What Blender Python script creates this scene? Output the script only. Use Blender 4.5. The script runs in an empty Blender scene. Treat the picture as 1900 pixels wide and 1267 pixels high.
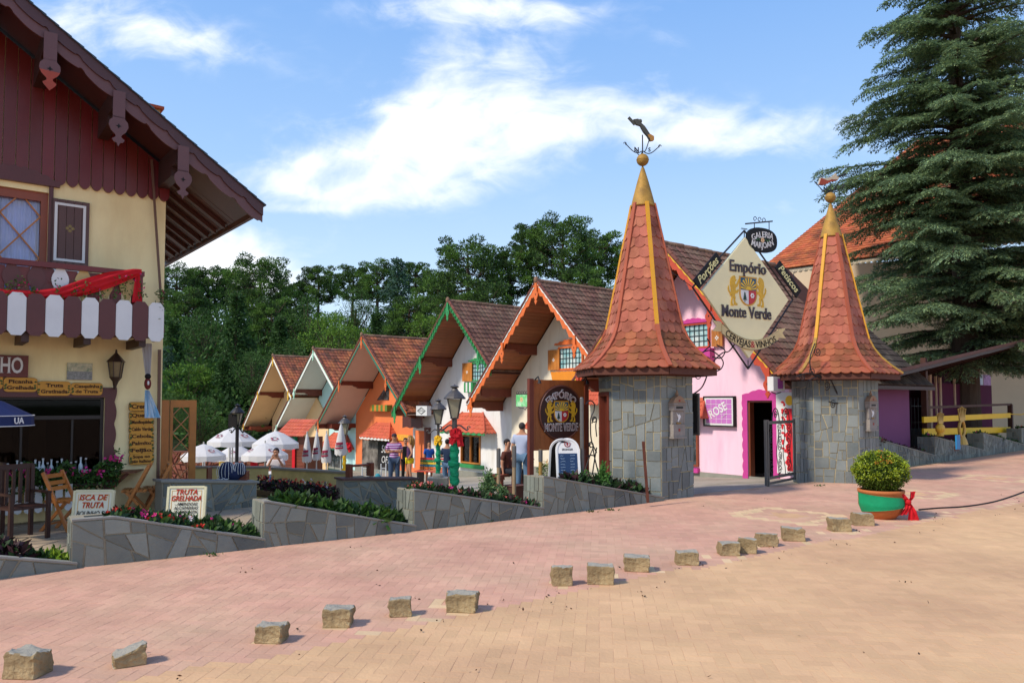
import bpy, bmesh, math, random
from math import sin, cos, pi, radians, sqrt, atan2, hypot
from mathutils import Vector, Matrix
SC = bpy.context.scene
COL = SC.collection
# ------------------------------------------------------------- camera
FPX = 1380.0; EYE = 1.85; TH = math.atan(0.045); KSH = (745-633.5)/FPX-0.045
cam = bpy.data.cameras.new("camera"); camo = bpy.data.objects.new("camera", cam); COL.objects.link(camo)
cam.sensor_width = 36; cam.lens = FPX/1900*36; cam.shift_y = KSH*FPX/1900
cam.clip_start = 0.1; cam.clip_end = 3000
camo.location = (0, 0, EYE); camo.rotation_euler = (pi/2+TH, 0, 0)
SC.camera = camo
# ------------------------------------------------------------- sun
SUN_AZ = Vector((-0.84, -0.54)).normalized(); SUN_EL = radians(44)
sl = bpy.data.lights.new("sun", 'SUN'); sl.energy = 2.1; sl.angle = radians(6.0); sl.color = (1.0, 0.92, 0.80)
so = bpy.data.objects.new("sun", sl); COL.objects.link(so)
sdir = Vector((SUN_AZ.x*cos(SUN_EL), SUN_AZ.y*cos(SUN_EL), sin(SUN_EL)))
so.rotation_euler = (-sdir).to_track_quat('-Z', 'Y').to_euler(); so.location = (0, 0, 60)
# ------------------------------------------------------------- exposure
SC.view_settings.view_transform = 'Standard'; SC.view_settings.look = 'None'
SC.view_settings.exposure = 0.92; SC.view_settings.gamma = 1.0
try: SC.view_settings.use_curve_mapping = False
except Exception: pass
# ------------------------------------------------------------- sky with clouds
wd = bpy.data.worlds.new("World"); SC.world = wd; wd.use_nodes = True
nt = wd.node_tree; nt.nodes.clear(); N = nt.nodes.new; LK = nt.links.new
def mth(op, a, b=None, c=None):
    n = N('ShaderNodeMath'); n.operation = op
    for i, v in enumerate((a, b, c)):
        if v is None: continue
        if isinstance(v, (int, float)): n.inputs[i].default_value = v
        else: LK(v, n.inputs[i])
    return n.outputs[0]
out = N('ShaderNodeOutputWorld'); bg = N('ShaderNodeBackground'); sky = N('ShaderNodeTexSky')
sky.sky_type = 'NISHITA'; sky.sun_disc = False; sky.sun_elevation = SUN_EL
sky.sun_rotation = atan2(SUN_AZ.x, SUN_AZ.y); sky.altitude = 1500; sky.dust_density = 1.0; sky.air_density = 1.0; sky.ozone_density = 2.5
tc = N('ShaderNodeTexCoord'); sp = N('ShaderNodeSeparateXYZ'); LK(tc.outputs['Generated'], sp.inputs[0])
yy = mth('MAXIMUM', sp.outputs[1], 0.05)
U = mth('DIVIDE', sp.outputs[0], yy); V = mth('DIVIDE', sp.outputs[2], yy)
cb = N('ShaderNodeCombineXYZ'); LK(U, cb.inputs[0]); LK(mth('MULTIPLY', V, 1.7), cb.inputs[1])
def noise(scale, det, rough, vec, dist=0.0):
    n = N('ShaderNodeTexNoise'); n.inputs['Scale'].default_value = scale; n.inputs['Detail'].default_value = det
    n.inputs['Roughness'].default_value = rough; n.inputs['Distortion'].default_value = dist; LK(vec, n.inputs['Vector']); return n.outputs['Fac']
n1 = noise(3.2, 9, 0.60, cb.outputs[0], 0.5)
n2 = noise(13.0, 6, 0.55, cb.outputs[0], 0.7)
CL = [(850,235,300,75,.72,-.12),(720,300,230,60,.65,-.1),(640,345,170,42,.9,.0),(1130,215,260,52,.68,.1),(1330,240,190,38,.8,.08),(930,120,110,75,.45,-.5),(830,30,60,90,.55,0),
      (430,480,130,60,1.0,.25),(340,455,120,40,.8,0),(230,45,230,50,.55,.15),(60,50,150,60,.4,0),(900,2,190,26,.7,.0),(1480,375,110,22,.45,-.1),
      (540,385,80,9,.6,0),(1250,60,40,90,.25,-.4),(610,505,90,16,.2,0),(1560,220,90,26,.2,0),(760,170,60,60,.35,-.8)]
tot = None
for (cx, cy, hx, hy, w, tl) in CL:
    u0 = (cx-950)/FPX; v0 = (745-cy)/FPX
    du = mth('SUBTRACT', U, u0); dv = mth('ADD', mth('SUBTRACT', V, v0), mth('MULTIPLY', du, tl))
    a = mth('MULTIPLY', du, FPX/hx); b = mth('MULTIPLY', dv, FPX/hy)
    r = mth('ADD', mth('MULTIPLY', a, a), mth('MULTIPLY', b, b))
    g = mth('MULTIPLY', mth('POWER', 2.718, mth('MULTIPLY', r, -0.8)), w)
    tot = g if tot is None else mth('MAXIMUM', tot, g) if False else mth('ADD', tot, g)
behind = mth('MULTIPLY', mth('LESS_THAN', sp.outputs[1], 0.06), 0.35)
tot = mth('MINIMUM', mth('ADD', tot, behind), 1.1)
d1 = mth('ADD', tot, mth('MULTIPLY', mth('SUBTRACT', n1, 0.5), 2.8))
d1 = mth('ADD', d1, mth('MULTIPLY', mth('SUBTRACT', n2, 0.5), 1.6))
mr = N('ShaderNodeMapRange'); mr.interpolation_type = 'SMOOTHSTEP'; LK(d1, mr.inputs[0])
mr.inputs[1].default_value = 0.05; mr.inputs[2].default_value = 1.45
cover = mth('MULTIPLY', mr.outputs[0], mth('MINIMUM', mth('MULTIPLY', tot, 2.6), 0.93))
el = mth('MAXIMUM', sp.outputs[2], 0.0)
rp = N('ShaderNodeValToRGB'); LK(el, rp.inputs[0]); E_ = rp.color_ramp.elements
E_[0].position = 0.0; E_[0].color = (.66, .78, .88, 1); E_[1].position = 1.0; E_[1].color = (.07, .20, .62, 1)
for ps, cl in ((.14, (.56, .73, .91, 1)), (.30, (.35, .56, .88, 1)), (.50, (.20, .41, .82, 1))): k_ = E_.new(ps); k_.color = cl
sc_ = N('ShaderNodeVectorMath'); sc_.operation = 'SCALE'; LK(rp.outputs[0], sc_.inputs[0]); sc_.inputs[3].default_value = 4.1
mx0 = N('ShaderNodeMix'); mx0.data_type = 'RGBA'; mx0.inputs[0].default_value = .85; LK(sky.outputs[0], mx0.inputs[6]); LK(sc_.outputs[0], mx0.inputs[7])
mx = N('ShaderNodeMix'); mx.data_type = 'RGBA'; LK(cover, mx.inputs[0]); LK(mx0.outputs[2], mx.inputs[6])
cc = N('ShaderNodeMix'); cc.data_type = 'RGBA'; LK(mth('MULTIPLY_ADD', n1, 2.4, -0.7), cc.inputs[0]); cc.inputs[6].default_value = (3.7, 3.9, 4.25, 1); cc.inputs[7].default_value = (4.9, 4.9, 4.95, 1)
LK(cc.outputs[2], mx.inputs[7]); LK(mx.outputs[2], bg.inputs[0]); bg.inputs[1].default_value = 0.15
LK(bg.outputs[0], out.inputs[0])
# ------------------------------------------------------------- picking real positions
FW = Vector((0, cos(TH), sin(TH))); UPV = Vector((0, -sin(TH), cos(TH))); CAM = Vector((0, 0, EYE))
def ray(px, py): return Vector((1, 0, 0))*((px-950)/FPX)+UPV*((633.5-py)/FPX+KSH)+FW
def W(px, py, D):                      # point seen at (px,py), D metres away along y
    r = ray(px, py); return CAM+r*(D/r.y)
def pg(px, py, z=0.0):                 # point of the level z
    r = ray(px, py); return CAM+r*((z-EYE)/r.z)
SV = Vector((0.7835, 0.6214, 0)); DV = Vector((-0.6214, 0.7835, 0))   # along the street, into the courtyard
A_HOUSE = -atan2(.7835, .6214); A_STREET = atan2(.6214, .7835)
def interp(x, pts):
    if x <= pts[0][0]: return pts[0][1]
    for (a, b), (c, d) in zip(pts, pts[1:]):
        if x <= c: return b+(d-b)*(x-a)/(c-a)
    return pts[-1][1]
def gz(x, y):                          # courtyard level falls away from the street
    return interp(x*DV.x+y*DV.y, [(9.3, -.02), (11.4, -.2), (15.5, -.42), (19.8, -.75), (25.3, -1.25), (31.3, -1.6), (44, -2.3), (60, -2.8)])
class Fr:                              # a facade frame: X to the viewer's right, Y into the building, Z up
    def __init__(s, o, ang):
        s.o = Vector(o); s.a = ang; s.X = Vector((cos(ang), sin(ang), 0)); s.Y = Vector((-sin(ang), cos(ang), 0))
    def L(s, px, py, y=0.0):
        r = ray(px, py); p0 = s.o+s.Y*y; t = (p0-CAM).dot(s.Y)/r.dot(s.Y); q = CAM+r*t-s.o
        return (q.dot(s.X), q.z)
# ------------------------------------------------------------- mesh helpers
RN = random.Random(7)
class MB:
    def __init__(s): s.v = []; s.f = []; s.m = []; s.M = None; s.mi = 0
    def add(s, vs, fs, mi=None):
        n = len(s.v); mi = s.mi if mi is None else mi
        s.v.extend([tuple(s.M@Vector(p)) for p in vs] if s.M is not None else [tuple(p) for p in vs])
        s.f.extend([tuple(n+i for i in f) for f in fs]); s.m.extend([mi]*len(fs))
    def box(s, x0, x1, y0, y1, z0, z1, mi=None):
        s.add([(x0,y0,z0),(x1,y0,z0),(x1,y1,z0),(x0,y1,z0),(x0,y0,z1),(x1,y0,z1),(x1,y1,z1),(x0,y1,z1)],
              [(0,3,2,1),(4,5,6,7),(0,1,5,4),(1,2,6,5),(2,3,7,6),(3,0,4,7)], mi)
    def bar(s, a, b, w, h=None, mi=None, up=(0,0,1)):      # rectangular bar from a to b
        a = Vector(a); b = Vector(b); h = h or w; t = (b-a).normalized(); u = Vector(up)
        if abs(t.dot(u)) > .98: u = Vector((0, 1, 0))
        r = t.cross(u).normalized()*w/2; q = r.cross(t).normalized()*h/2
        s.add([a-r-q,a+r-q,a+r+q,a-r+q,b-r-q,b+r-q,b+r+q,b-r+q], [(0,1,2,3),(4,7,6,5),(0,4,5,1),(1,5,6,2),(2,6,7,3),(3,7,4,0)], mi)
    def tube(s, pts, r, n=8, mi=None, cap=True):
        pts = [Vector(p) for p in pts]; k = len(pts); rs = list(r) if hasattr(r, '__len__') else [r]*k
        vs = []; pu = None
        for i, p in enumerate(pts):
            t = (pts[min(i+1,k-1)]-pts[max(i-1,0)]); t = t.normalized() if t.length > 1e-9 else Vector((0,0,1))
            if pu is None: pu = t.orthogonal().normalized()
            u = (pu-t*pu.dot(t)); u = u.normalized() if u.length > 1e-6 else t.orthogonal().normalized(); pu = u; w = t.cross(u)
            for j in range(n):
                a = 2*pi*j/n; vs.append(p+(u*cos(a)+w*sin(a))*rs[i])
        fs = [(i*n+j, i*n+(j+1)%n, (i+1)*n+(j+1)%n, (i+1)*n+j) for i in range(k-1) for j in range(n)]
        if cap: fs += [tuple(range(n-1,-1,-1)), tuple((k-1)*n+j for j in range(n))]
        s.add(vs, fs, mi)
    def lathe(s, prof, n=20, c=(0,0,0), mi=None, a0=0.0, cap=True):
        vs = [(c[0]+r*cos(a0+2*pi*j/n), c[1]+r*sin(a0+2*pi*j/n), c[2]+z) for r, z in prof for j in range(n)]; k = len(prof)
        fs = [(i*n+j, i*n+(j+1)%n, (i+1)*n+(j+1)%n, (i+1)*n+j) for i in range(k-1) for j in range(n)]
        if cap:
            if prof[0][0] > 1e-4: fs.append(tuple(range(n-1,-1,-1)))
            if prof[-1][0] > 1e-4: fs.append(tuple((k-1)*n+j for j in range(n)))
        s.add(vs, fs, mi)
    def ball(s, c, r, n=10, m=7, mi=None):
        rx, ry, rz = r if hasattr(r, '__len__') else (r, r, r)
        vs = [(c[0], c[1], c[2]-rz)]+[(c[0]+rx*sin(pi*i/m)*cos(2*pi*j/n), c[1]+ry*sin(pi*i/m)*sin(2*pi*j/n), c[2]-rz*cos(pi*i/m)) for i in range(1, m) for j in range(n)]+[(c[0], c[1], c[2]+rz)]
        e = len(vs)-1
        fs = [(0, 1+(j+1)%n, 1+j) for j in range(n)]+[(1+i*n+j, 1+i*n+(j+1)%n, 1+(i+1)*n+(j+1)%n, 1+(i+1)*n+j) for i in range(m-2) for j in range(n)]
        fs += [(e, 1+(m-2)*n+j, 1+(m-2)*n+(j+1)%n) for j in range(n)]
        s.add(vs, fs, mi)
    def prism(s, poly, y0, y1, mi=None):                   # convex-ish outline in x,z from y0 to y1
        n = len(poly)
        s.add([(x, y0, z) for x, z in poly]+[(x, y1, z) for x, z in poly],
              [tuple(range(n)), tuple(range(2*n-1, n-1, -1))]+[(i, n+i, n+(i+1)%n, (i+1)%n) for i in range(n)], mi)
    def strip(s, prs, y0, y1, mi=None):                    # pairs (top, bottom) in x,z; any wavy board
        k = len(prs); vs = []
        for (a, b) in prs: vs += [(a[0], y0, a[1]), (b[0], y0, b[1]), (a[0], y1, a[1]), (b[0], y1, b[1])]
        fs = []
        for i in range(k-1):
            o = 4*i; p = o+4
            fs += [(o, o+1, p+1, p), (o+2, p+2, p+3, o+3), (o, p, p+2, o+2), (o+1, o+3, p+3, p+1)]
        o = 4*(k-1); fs += [(0, 2, 3, 1), (o, o+1, o+3, o+2)]
        s.add(vs, fs, mi)
    def outline(s, poly, y0, y1, mi=None):                 # any simple outline (triangulated)
        from mathutils.geometry import tessellate_polygon
        n = len(poly); tr = tessellate_polygon([[Vector((x, z, 0)) for x, z in poly]])
        s.add([(x, y0, z) for x, z in poly]+[(x, y1, z) for x, z in poly],
              [tuple(t) for t in tr]+[tuple(n+i for i in reversed(t)) for t in tr]+[(i, n+i, n+(i+1)%n, (i+1)%n) for i in range(n)], mi)
    def build(s, name, mats, parent=None, smooth=False, loc=None):
        me = bpy.data.meshes.new(name); me.from_pydata(s.v, [], s.f)
        if not isinstance(mats, (list, tuple)): mats = [mats]
        for m in mats: me.materials.append(m)
        if len(mats) > 1: me.polygons.foreach_set('material_index', s.m)
        if smooth: me.polygons.foreach_set('use_smooth', [True]*len(me.polygons))
        me.update()
        bm = bmesh.new(); bm.from_mesh(me); bmesh.ops.recalc_face_normals(bm, faces=bm.faces)
        bm.to_mesh(me); bm.free()
        o = bpy.data.objects.new(name, me); COL.objects.link(o)
        if parent: o.parent = parent
        if loc is not None: o.location = loc
        return o
    def raw(s, name, mats, parent=None, smooth=False):     # without normal clean-up, for foliage
        me = bpy.data.meshes.new(name); me.from_pydata(s.v, [], s.f)
        if not isinstance(mats, (list, tuple)): mats = [mats]
        for m in mats: me.materials.append(m)
        if len(mats) > 1: me.polygons.foreach_set('material_index', s.m)
        me.update(); o = bpy.data.objects.new(name, me); COL.objects.link(o)
        if parent: o.parent = parent
        return o
def tag(o, label=None, cat=None, group=None, kind=None):
    for k, v in (('label', label), ('category', cat), ('group', group), ('kind', kind)):
        if v: o[k] = v
    return o
def thing(name, label, cat, loc=(0,0,0), rz=0.0, group=None):
    o = bpy.data.objects.new(name, None); COL.objects.link(o); o.location = loc; o.rotation_euler = (0, 0, rz)
    o.empty_display_size = .2
    return tag(o, label, cat, group)
def struct(o): o['kind'] = 'structure'; return o
def copy_tree(o, parent=None):
    c = o.copy(); COL.objects.link(c)
    if parent: c.parent = parent
    for ch in list(o.children): copy_tree(ch, c)
    return c
def text(mb, s, size, M, mi=None, depth=.004, bold=0.0, shear=0.0, arc=None, wid=None, sx=1.0, serif=0.0):
    """lettering as real mesh; M maps x right, y up (letter plane) , z towards the viewer"""
    cu = bpy.data.curves.new('t', 'FONT'); cu.body = s; cu.size = size; cu.align_x = 'CENTER'; cu.align_y = 'CENTER'
    cu.offset = bold*size; cu.shear = shear; cu.extrude = depth/2; cu.resolution_u = 3
    ob = bpy.data.objects.new('t', cu); COL.objects.link(ob)
    dg = bpy.context.evaluated_depsgraph_get(); me = bpy.data.meshes.new_from_object(ob.evaluated_get(dg))
    vs = [v.co.copy() for v in me.vertices]; fs = [tuple(p.vertices) for p in me.polygons]
    bpy.data.objects.remove(ob); bpy.data.curves.remove(cu); bpy.data.meshes.remove(me)
    if not vs: return
    if serif:                                              # slab serifs on every stem end
        cand = set()
        for f in fs:
            for a, b in zip(f, f[1:]+f[:1]):
                p, q = vs[a], vs[b]
                if p.z > 0 and q.z > 0 and abs(p.y-q.y) < .004*size and .03*size < abs(p.x-q.x) < .24*size: cand.add((round(min(p.x, q.x), 4), round(max(p.x, q.x), 4), round(p.y, 4)))
        if cand:
            lo = min(c[2] for c in cand); hs = serif*.55*size; ex = serif*size; dz = depth/2
            for x0, x1, y in cand:
                if y < lo+.03*size: y0, y1 = y, y+hs
                elif y > lo+.42*size: y0, y1 = y-hs, y
                else: continue
                k = len(vs); vs += [Vector((x0-ex, y0, dz)), Vector((x1+ex, y0, dz)), Vector((x1+ex, y1, dz)), Vector((x0-ex, y1, dz)), Vector((x0-ex, y0, -dz)), Vector((x1+ex, y0, -dz)), Vector((x1+ex, y1, -dz)), Vector((x0-ex, y1, -dz))]
                fs += [(k,k+1,k+2,k+3),(k+4,k+7,k+6,k+5),(k,k+4,k+5,k+1),(k+1,k+5,k+6,k+2),(k+2,k+6,k+7,k+3),(k+3,k+7,k+4,k)]
    if wid:
        w = max(v.x for v in vs)-min(v.x for v in vs); c = (max(v.x for v in vs)+min(v.x for v in vs))/2; sx = wid/w
        for v in vs: v.x -= c
    for v in vs: v.x *= sx
    if arc:                                                # arc = radius; >0 bows up, <0 bows down
        for v in vs:
            a = v.x/abs(arc)
            if arc > 0: r = arc+v.y; v.x, v.y = r*sin(a), r*cos(a)-arc
            else: r = -arc-v.y; v.x, v.y = r*sin(a), -arc-r*cos(a)
    mb.add([M@v for v in vs], fs, mi)
def smooth(pts, n=5):
    pts = [Vector(p) for p in pts]; out = []
    for j in range(len(pts)-1):
        p0, p1, p2, p3 = pts[max(0, j-1)], pts[j], pts[j+1], pts[min(len(pts)-1, j+2)]
        for i in range(n): f = i/n; out.append((p1*2+(p2-p0)*f+(p0*2-p1*5+p2*4-p3)*f*f+(p1*3-p0-p2*3+p3)*f**3)*.5)
    return out+[pts[-1]]
def TM(x, y, z, roll=0.0):             # letters on a facade (frame x,z plane, facing -Y), rolled about the view axis
    return Matrix.Translation((x, y, z))@Matrix.Rotation(pi/2, 4, 'X')@Matrix.Rotation(roll, 4, 'Z')
# ------------------------------------------------------------- materials
def lin(h):
    h = h.lstrip('#'); c = [int(h[i:i+2], 16)/255 for i in (0, 2, 4)]
    return tuple(((x+.055)/1.055)**2.4 if x > .04045 else x/12.92 for x in c)
_mc = {}
def mat(name, col, rough=.7, var=.12, scale=3.0, bump=.15, bscale=40.0, island=0.0, metal=0.0, col2=None, c2scale=2.0, c2lo=.45, c2hi=.65, sheen=0, trans=0, stretch=None, coat=0):
    if name in _mc: return _mc[name]
    m = bpy.data.materials.new(name); m.use_nodes = True; t = m.node_tree; P = t.nodes['Principled BSDF']
    c = lin(col) if isinstance(col, str) else col
    n = t.nodes.new; l = t.links.new
    tcn = n('ShaderNodeTexCoord'); src = tcn.outputs['Object']
    if stretch:
        mp = n('ShaderNodeMapping'); mp.inputs['Scale'].default_value = stretch; l(src, mp.inputs[0]); src = mp.outputs[0]
    def nz(sc, det=5, rg=.6):
        k = n('ShaderNodeTexNoise'); k.inputs['Scale'].default_value = sc; k.inputs['Detail'].default_value = det; k.inputs['Roughness'].default_value = rg
        l(src, k.inputs['Vector']); return k.outputs['Fac']
    base = None
    if col2:
        c2 = lin(col2) if isinstance(col2, str) else col2
        r = n('ShaderNodeMapRange'); l(nz(c2scale, 8, .65), r.inputs[0]); r.inputs[1].default_value = c2lo; r.inputs[2].default_value = c2hi
        x = n('ShaderNodeMix'); x.data_type = 'RGBA'; l(r.outputs[0], x.inputs[0]); x.inputs[6].default_value = (*c, 1); x.inputs[7].default_value = (*c2, 1); base = x.outputs[2]
    h = n('ShaderNodeHueSaturation')
    if base: l(base, h.inputs['Color'])
    else: h.inputs['Color'].default_value = (*c, 1)
    r = n('ShaderNodeMapRange'); l(nz(scale), r.inputs[0]); r.inputs[1].default_value = .25; r.inputs[2].default_value = .75
    r.inputs[3].default_value = 1-var; r.inputs[4].default_value = 1+var; val = r.outputs[0]
    if island:
        g = n('ShaderNodeNewGeometry'); q = n('ShaderNodeMapRange'); l(g.outputs['Random Per Island'], q.inputs[0]); q.inputs[3].default_value = 1-island; q.inputs[4].default_value = 1+island
        mm = n('ShaderNodeMath'); mm.operation = 'MULTIPLY'; l(val, mm.inputs[0]); l(q.outputs[0], mm.inputs[1]); val = mm.outputs[0]
        w = n('ShaderNodeTexWhiteNoise'); w.noise_dimensions = '1D'; l(g.outputs['Random Per Island'], w.inputs['W'])
        q2 = n('ShaderNodeMapRange'); l(w.outputs['Value'], q2.inputs[0]); q2.inputs[3].default_value = .5-.010*min(1, island*3); q2.inputs[4].default_value = .5+.010*min(1, island*3); l(q2.outputs[0], h.inputs['Hue'])
    l(val, h.inputs['Value']); l(h.outputs[0], P.inputs['Base Color'])
    P.inputs['Roughness'].default_value = rough; P.inputs['Metallic'].default_value = metal
    if coat: P.inputs['Coat Weight'].default_value = coat; P.inputs['Coat Roughness'].default_value = .25
    if rough > .55: P.inputs['Specular IOR Level'].default_value = .3
    if bump:
        b = n('ShaderNodeBump'); b.inputs['Strength'].default_value = bump; b.inputs['Distance'].default_value = .02; l(nz(bscale, 4), b.inputs['Height']); l(b.outputs[0], P.inputs['Normal'])
    if trans:
        tr = n('ShaderNodeBsdfTranslucent'); l(h.outputs[0], tr.inputs[0]); ms = n('ShaderNodeMixShader'); ms.inputs[0].default_value = trans
        l(P.outputs[0], ms.inputs[1]); l(tr.outputs[0], ms.inputs[2]); l(ms.outputs[0], t.nodes['Material Output'].inputs[0])
    _mc[name] = m; return m
def glass(name, col=(.75,.85,.9), refl=.35, ior=1.5):
    if name in _mc: return _mc[name]
    m = bpy.data.materials.new(name); m.use_nodes = True; t = m.node_tree; t.nodes.clear(); n = t.nodes.new; l = t.links.new
    o = n('ShaderNodeOutputMaterial'); g = n('ShaderNodeBsdfGlossy'); g.inputs['Roughness'].default_value = .03; g.inputs[0].default_value = (1,1,1,1)
    tr = n('ShaderNodeBsdfTransparent'); tr.inputs[0].default_value = (*col, 1); f = n('ShaderNodeFresnel'); f.inputs[0].default_value = ior
    a = n('ShaderNodeMath'); a.operation = 'ADD'; a.use_clamp = True; l(f.outputs[0], a.inputs[0]); a.inputs[1].default_value = refl
    x = n('ShaderNodeMixShader'); l(a.outputs[0], x.inputs[0]); l(tr.outputs[0], x.inputs[1]); l(g.outputs[0], x.inputs[2]); l(x.outputs[0], o.inputs[0])
    _mc[name] = m; return m
SLATE = mat('slate', '#787c72', .6, .12, 1.5, .35, 18, island=.30, col2='#626865', c2scale=.8)
SLATEG = mat('slate_green', '#787d79', .55, .12, 1.5, .3, 18, island=.24, col2='#5f6969', c2scale=.9)
MORTD = mat('mortar_dark', '#938b77', .9, .2, 4, .5, 60)
MORTAR = mat('mortar', '#b9aa86', .9, .2, 4, .5, 60)
CAPST = mat('cap_stone', '#8d8b82', .8, .15, 3, .3, 30)
CONC = mat('concrete', '#a39b8c', .85, .15, 1.2, .3, 30, col2='#86806f', c2scale=1.0)
SOIL = mat('soil', '#3f3024', .95, .3, 8, .8, 30)
IRON = mat('iron', '#2b2829', .5, .1, 5, .1, 50, metal=.4)
GREY_METAL = mat('grey_metal', '#6d6a66', .5, .1, 5, .1, 50, metal=.5)
DARKWOOD = mat('dark_wood', '#3a1d14', .5, .25, 3, .2, 30, stretch=(4,4,1))
BROWN = mat('brown_wood', '#6d3319', .5, .2, 3, .15, 30, island=.15)
HONEY = mat('honey_wood', '#b46f2e', .45, .2, 3, .2, 30, island=.12)
SOFFIT = mat('soffit_boards', '#8b4f2a', .5, .18, 2, .1, 30, island=.20)
MAROON = mat('maroon_paint', '#5c2c29', .45, .12, 3, .1, 30, island=.05)
REDWOOD = mat('red_varnish', '#6e1c17', .33, .25, 1.2, .05, 20, island=.16, col2='#5e150f', c2scale=1.2)
WHITE = mat('white_paint', '#dcdad6', .6, .06, 3, .08, 40)
YELLOWP = mat('cream_yellow_plaster', '#fbe6ae', .85, .07, 1.2, .15, 60, col2='#ecd29a', c2scale=.7, stretch=(1.5,1.5,.5))
BLACK = mat('near_black', '#15110f', .6, .2, 3, .05)
GLASSW = glass('window_glass')
GLASSD = glass('shop_glass', (.5,.5,.5), 0, 1.2)
GLASSC = glass('clear_glass', (.95,.95,.97), 0)
YEL = mat('yellow_paint', '#d79a18', .5, .15, 3, .12, 40, col2='#c28a20', c2scale=3)
RED = mat('red_cloth', '#c5141f', .75, .15, 4, .2, 20)
GREENC = mat('green_cloth', '#0d8f5f', .6, .15, 4, .25, 20)
SKIN = mat('skin', '#b98261', .55, .06, 5, 0)
LEAF = mat('leaf', '#3d5c22', .6, .2, 2, 0, island=.45, trans=.2)
LEAFD = mat('leaf_dark', '#2b4422', .6, .2, 2, 0, island=.45, trans=.15)
LEAFM = mat('leaf_maroon', '#3c2427', .6, .2, 2, 0, island=.4)
PINKF = mat('pink_petal', '#d0357f', .6, .1, 2, 0, island=.25, trans=.2)
REDF = mat('red_petal', '#cf3a30', .6, .1, 2, 0, island=.25, trans=.2)
CORALF = mat('coral_petal', '#e58274', .6, .1, 2, 0, island=.2, trans=.2)
WHITEF = mat('white_petal', '#e6d9dc', .6, .1, 2, 0, island=.1, trans=.2)
BARK = mat('bark', '#54453a', .95, .3, 2, .7, 8, stretch=(3,3,.6))
def leafquad(mb, p, s, rg, mi=0, long=1.5, up=0.0):
    a = rg.uniform(0, 2*pi); z = rg.uniform(-1, 1); r = sqrt(1-z*z)
    t = Vector((r*cos(a), r*sin(a), z)); t.z += up; t.normalize()
    n = Vector((rg.uniform(-1,1), rg.uniform(-1,1), rg.uniform(-.4,1))); b = t.cross(n)
    if b.length < 1e-3: b = t.orthogonal()
    b.normalize(); k = len(mb.v); p = Vector(p); m = p+t*s*long*.5
    mb.v += [tuple(p), tuple(m+b*s*.38), tuple(p+t*s*long), tuple(m-b*s*.38)]
    mb.f.append((k, k+1, k+2, k+3)); mb.m.append(mi)
# ============================================================= street, pavement, courtyard
def wall_t(x):                          # y of the planter wall line at x
    return interp(x, [(-30, -11.5), (-5.3, 7.75), (-1.6, 10.35), (3.4, 14.3), (7.0, 16.8), (12.4, 21.6), (19.5, 28.0), (60, 64)])
PAVR = mat('red_paver', '#c7977f', .9, .16, .9, .3, 30, island=.07, col2='#c3a083', c2scale=.6, c2lo=.42, c2hi=.72)
PAVT = mat('tan_paver', '#d4ac80', .9, .14, .8, .3, 30, island=.055, col2='#bf9672', c2scale=.35, c2lo=.35, c2hi=.7)
PAVC = mat('cream_paver', '#d2b38b', .85, .10, .5, .25, 30, island=.10)
JOINT = mat('joint_sand', '#c49b7c', .95, .2, 1.5, .2, 60, col2='#a98266', c2scale=2.0)
mb = MB(); s = 900
mb.add([(-s,-s,-4.2),(s,-s,-4.2),(s,s,-4.2),(-s,s,-4.2)], [(0,1,2,3)])
struct(mb.build('ground', mat('far_ground', '#4b5a2c', .95, .3, .05, 0)))
# the street bed, on the near side of the wall line
mb = MB(); xs = [-60,-30,-5.3,-1.6,3.4,7.0,12.4,19.5,60]
for a, b in zip(xs, xs[1:]):
    mb.add([(a,-60,.0028),(b,-60,.0028),(b,wall_t(b)+.5,.0028),(a,wall_t(a)+.5,.0028)], [(0,1,2,3)])
struct(mb.build('street_bed', JOINT))
def edge_x(y): return -1.6+1.36*(y-5.67)
DIA = [(4.45,12.2),(8.05,15.1),(11.65,18.0)]
rd = MB(); pv = MB(); c = .102; ga = radians(-6.6); ca, sa = cos(ga), sin(ga); rg = random.Random(3)
for i in range(-170, 370):
    for j in range(0, 330):
        k = (i-j) % 4
        if k == 1 or k == 2: continue
        w, h = (2, 1) if k == 0 else (1, 2)
        cx = (i+w/2)*c; cy = (j+h/2)*c; X = cx*ca-cy*sa; Y = cx*sa+cy*ca
        if Y < 3.0 or Y > 33 or abs(X) > .76*Y+1.6 or Y > wall_t(X)+.25: continue
        dd_ = X-edge_x(Y); red = dd_ < .05*sin(X*3)+rg.gauss(0,.02); m = 0
        if red and dd_ > -1.0 and rg.random() < .22*(1+dd_): m = 1
        if red:
            for (qx, qy) in DIA:
                dd = abs(X-qx)+abs(Y-qy)
                if dd < .33: m = 2
                elif .72 < dd < 1.02: m = 1
        g_ = .0003 if rg.random() > .10 else rg.uniform(.001,.0035); x0, x1, y0, y1 = i*c+g_, (i+w)*c-g_, j*c+g_, (j+h)*c-g_; z = .0042+rg.uniform(-.0006,.0006); e = .0012
        tx, ty = rg.uniform(-.004,.004), rg.uniform(-.004,.004)
        vs = []
        for q, (dz, ee) in enumerate(((-.0035, 0), (0, e))):
            for (px_, py_) in ((x0+ee,y0+ee),(x1-ee,y0+ee),(x1-ee,y1-ee),(x0+ee,y1-ee)):
                vs.append((px_*ca-py_*sa, px_*sa+py_*ca, z+dz+(px_-cx)*tx+(py_-cy)*ty))
        (pv if red else rd).add(vs, [(4,5,6,7),(0,1,5,4),(1,2,6,5),(2,3,7,6),(3,0,4,7)], m)
struct(pv.raw('pavement', [PAVR, PAVC, PAVT]))
struct(rd.raw('street_pavers', [PAVT]))
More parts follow.
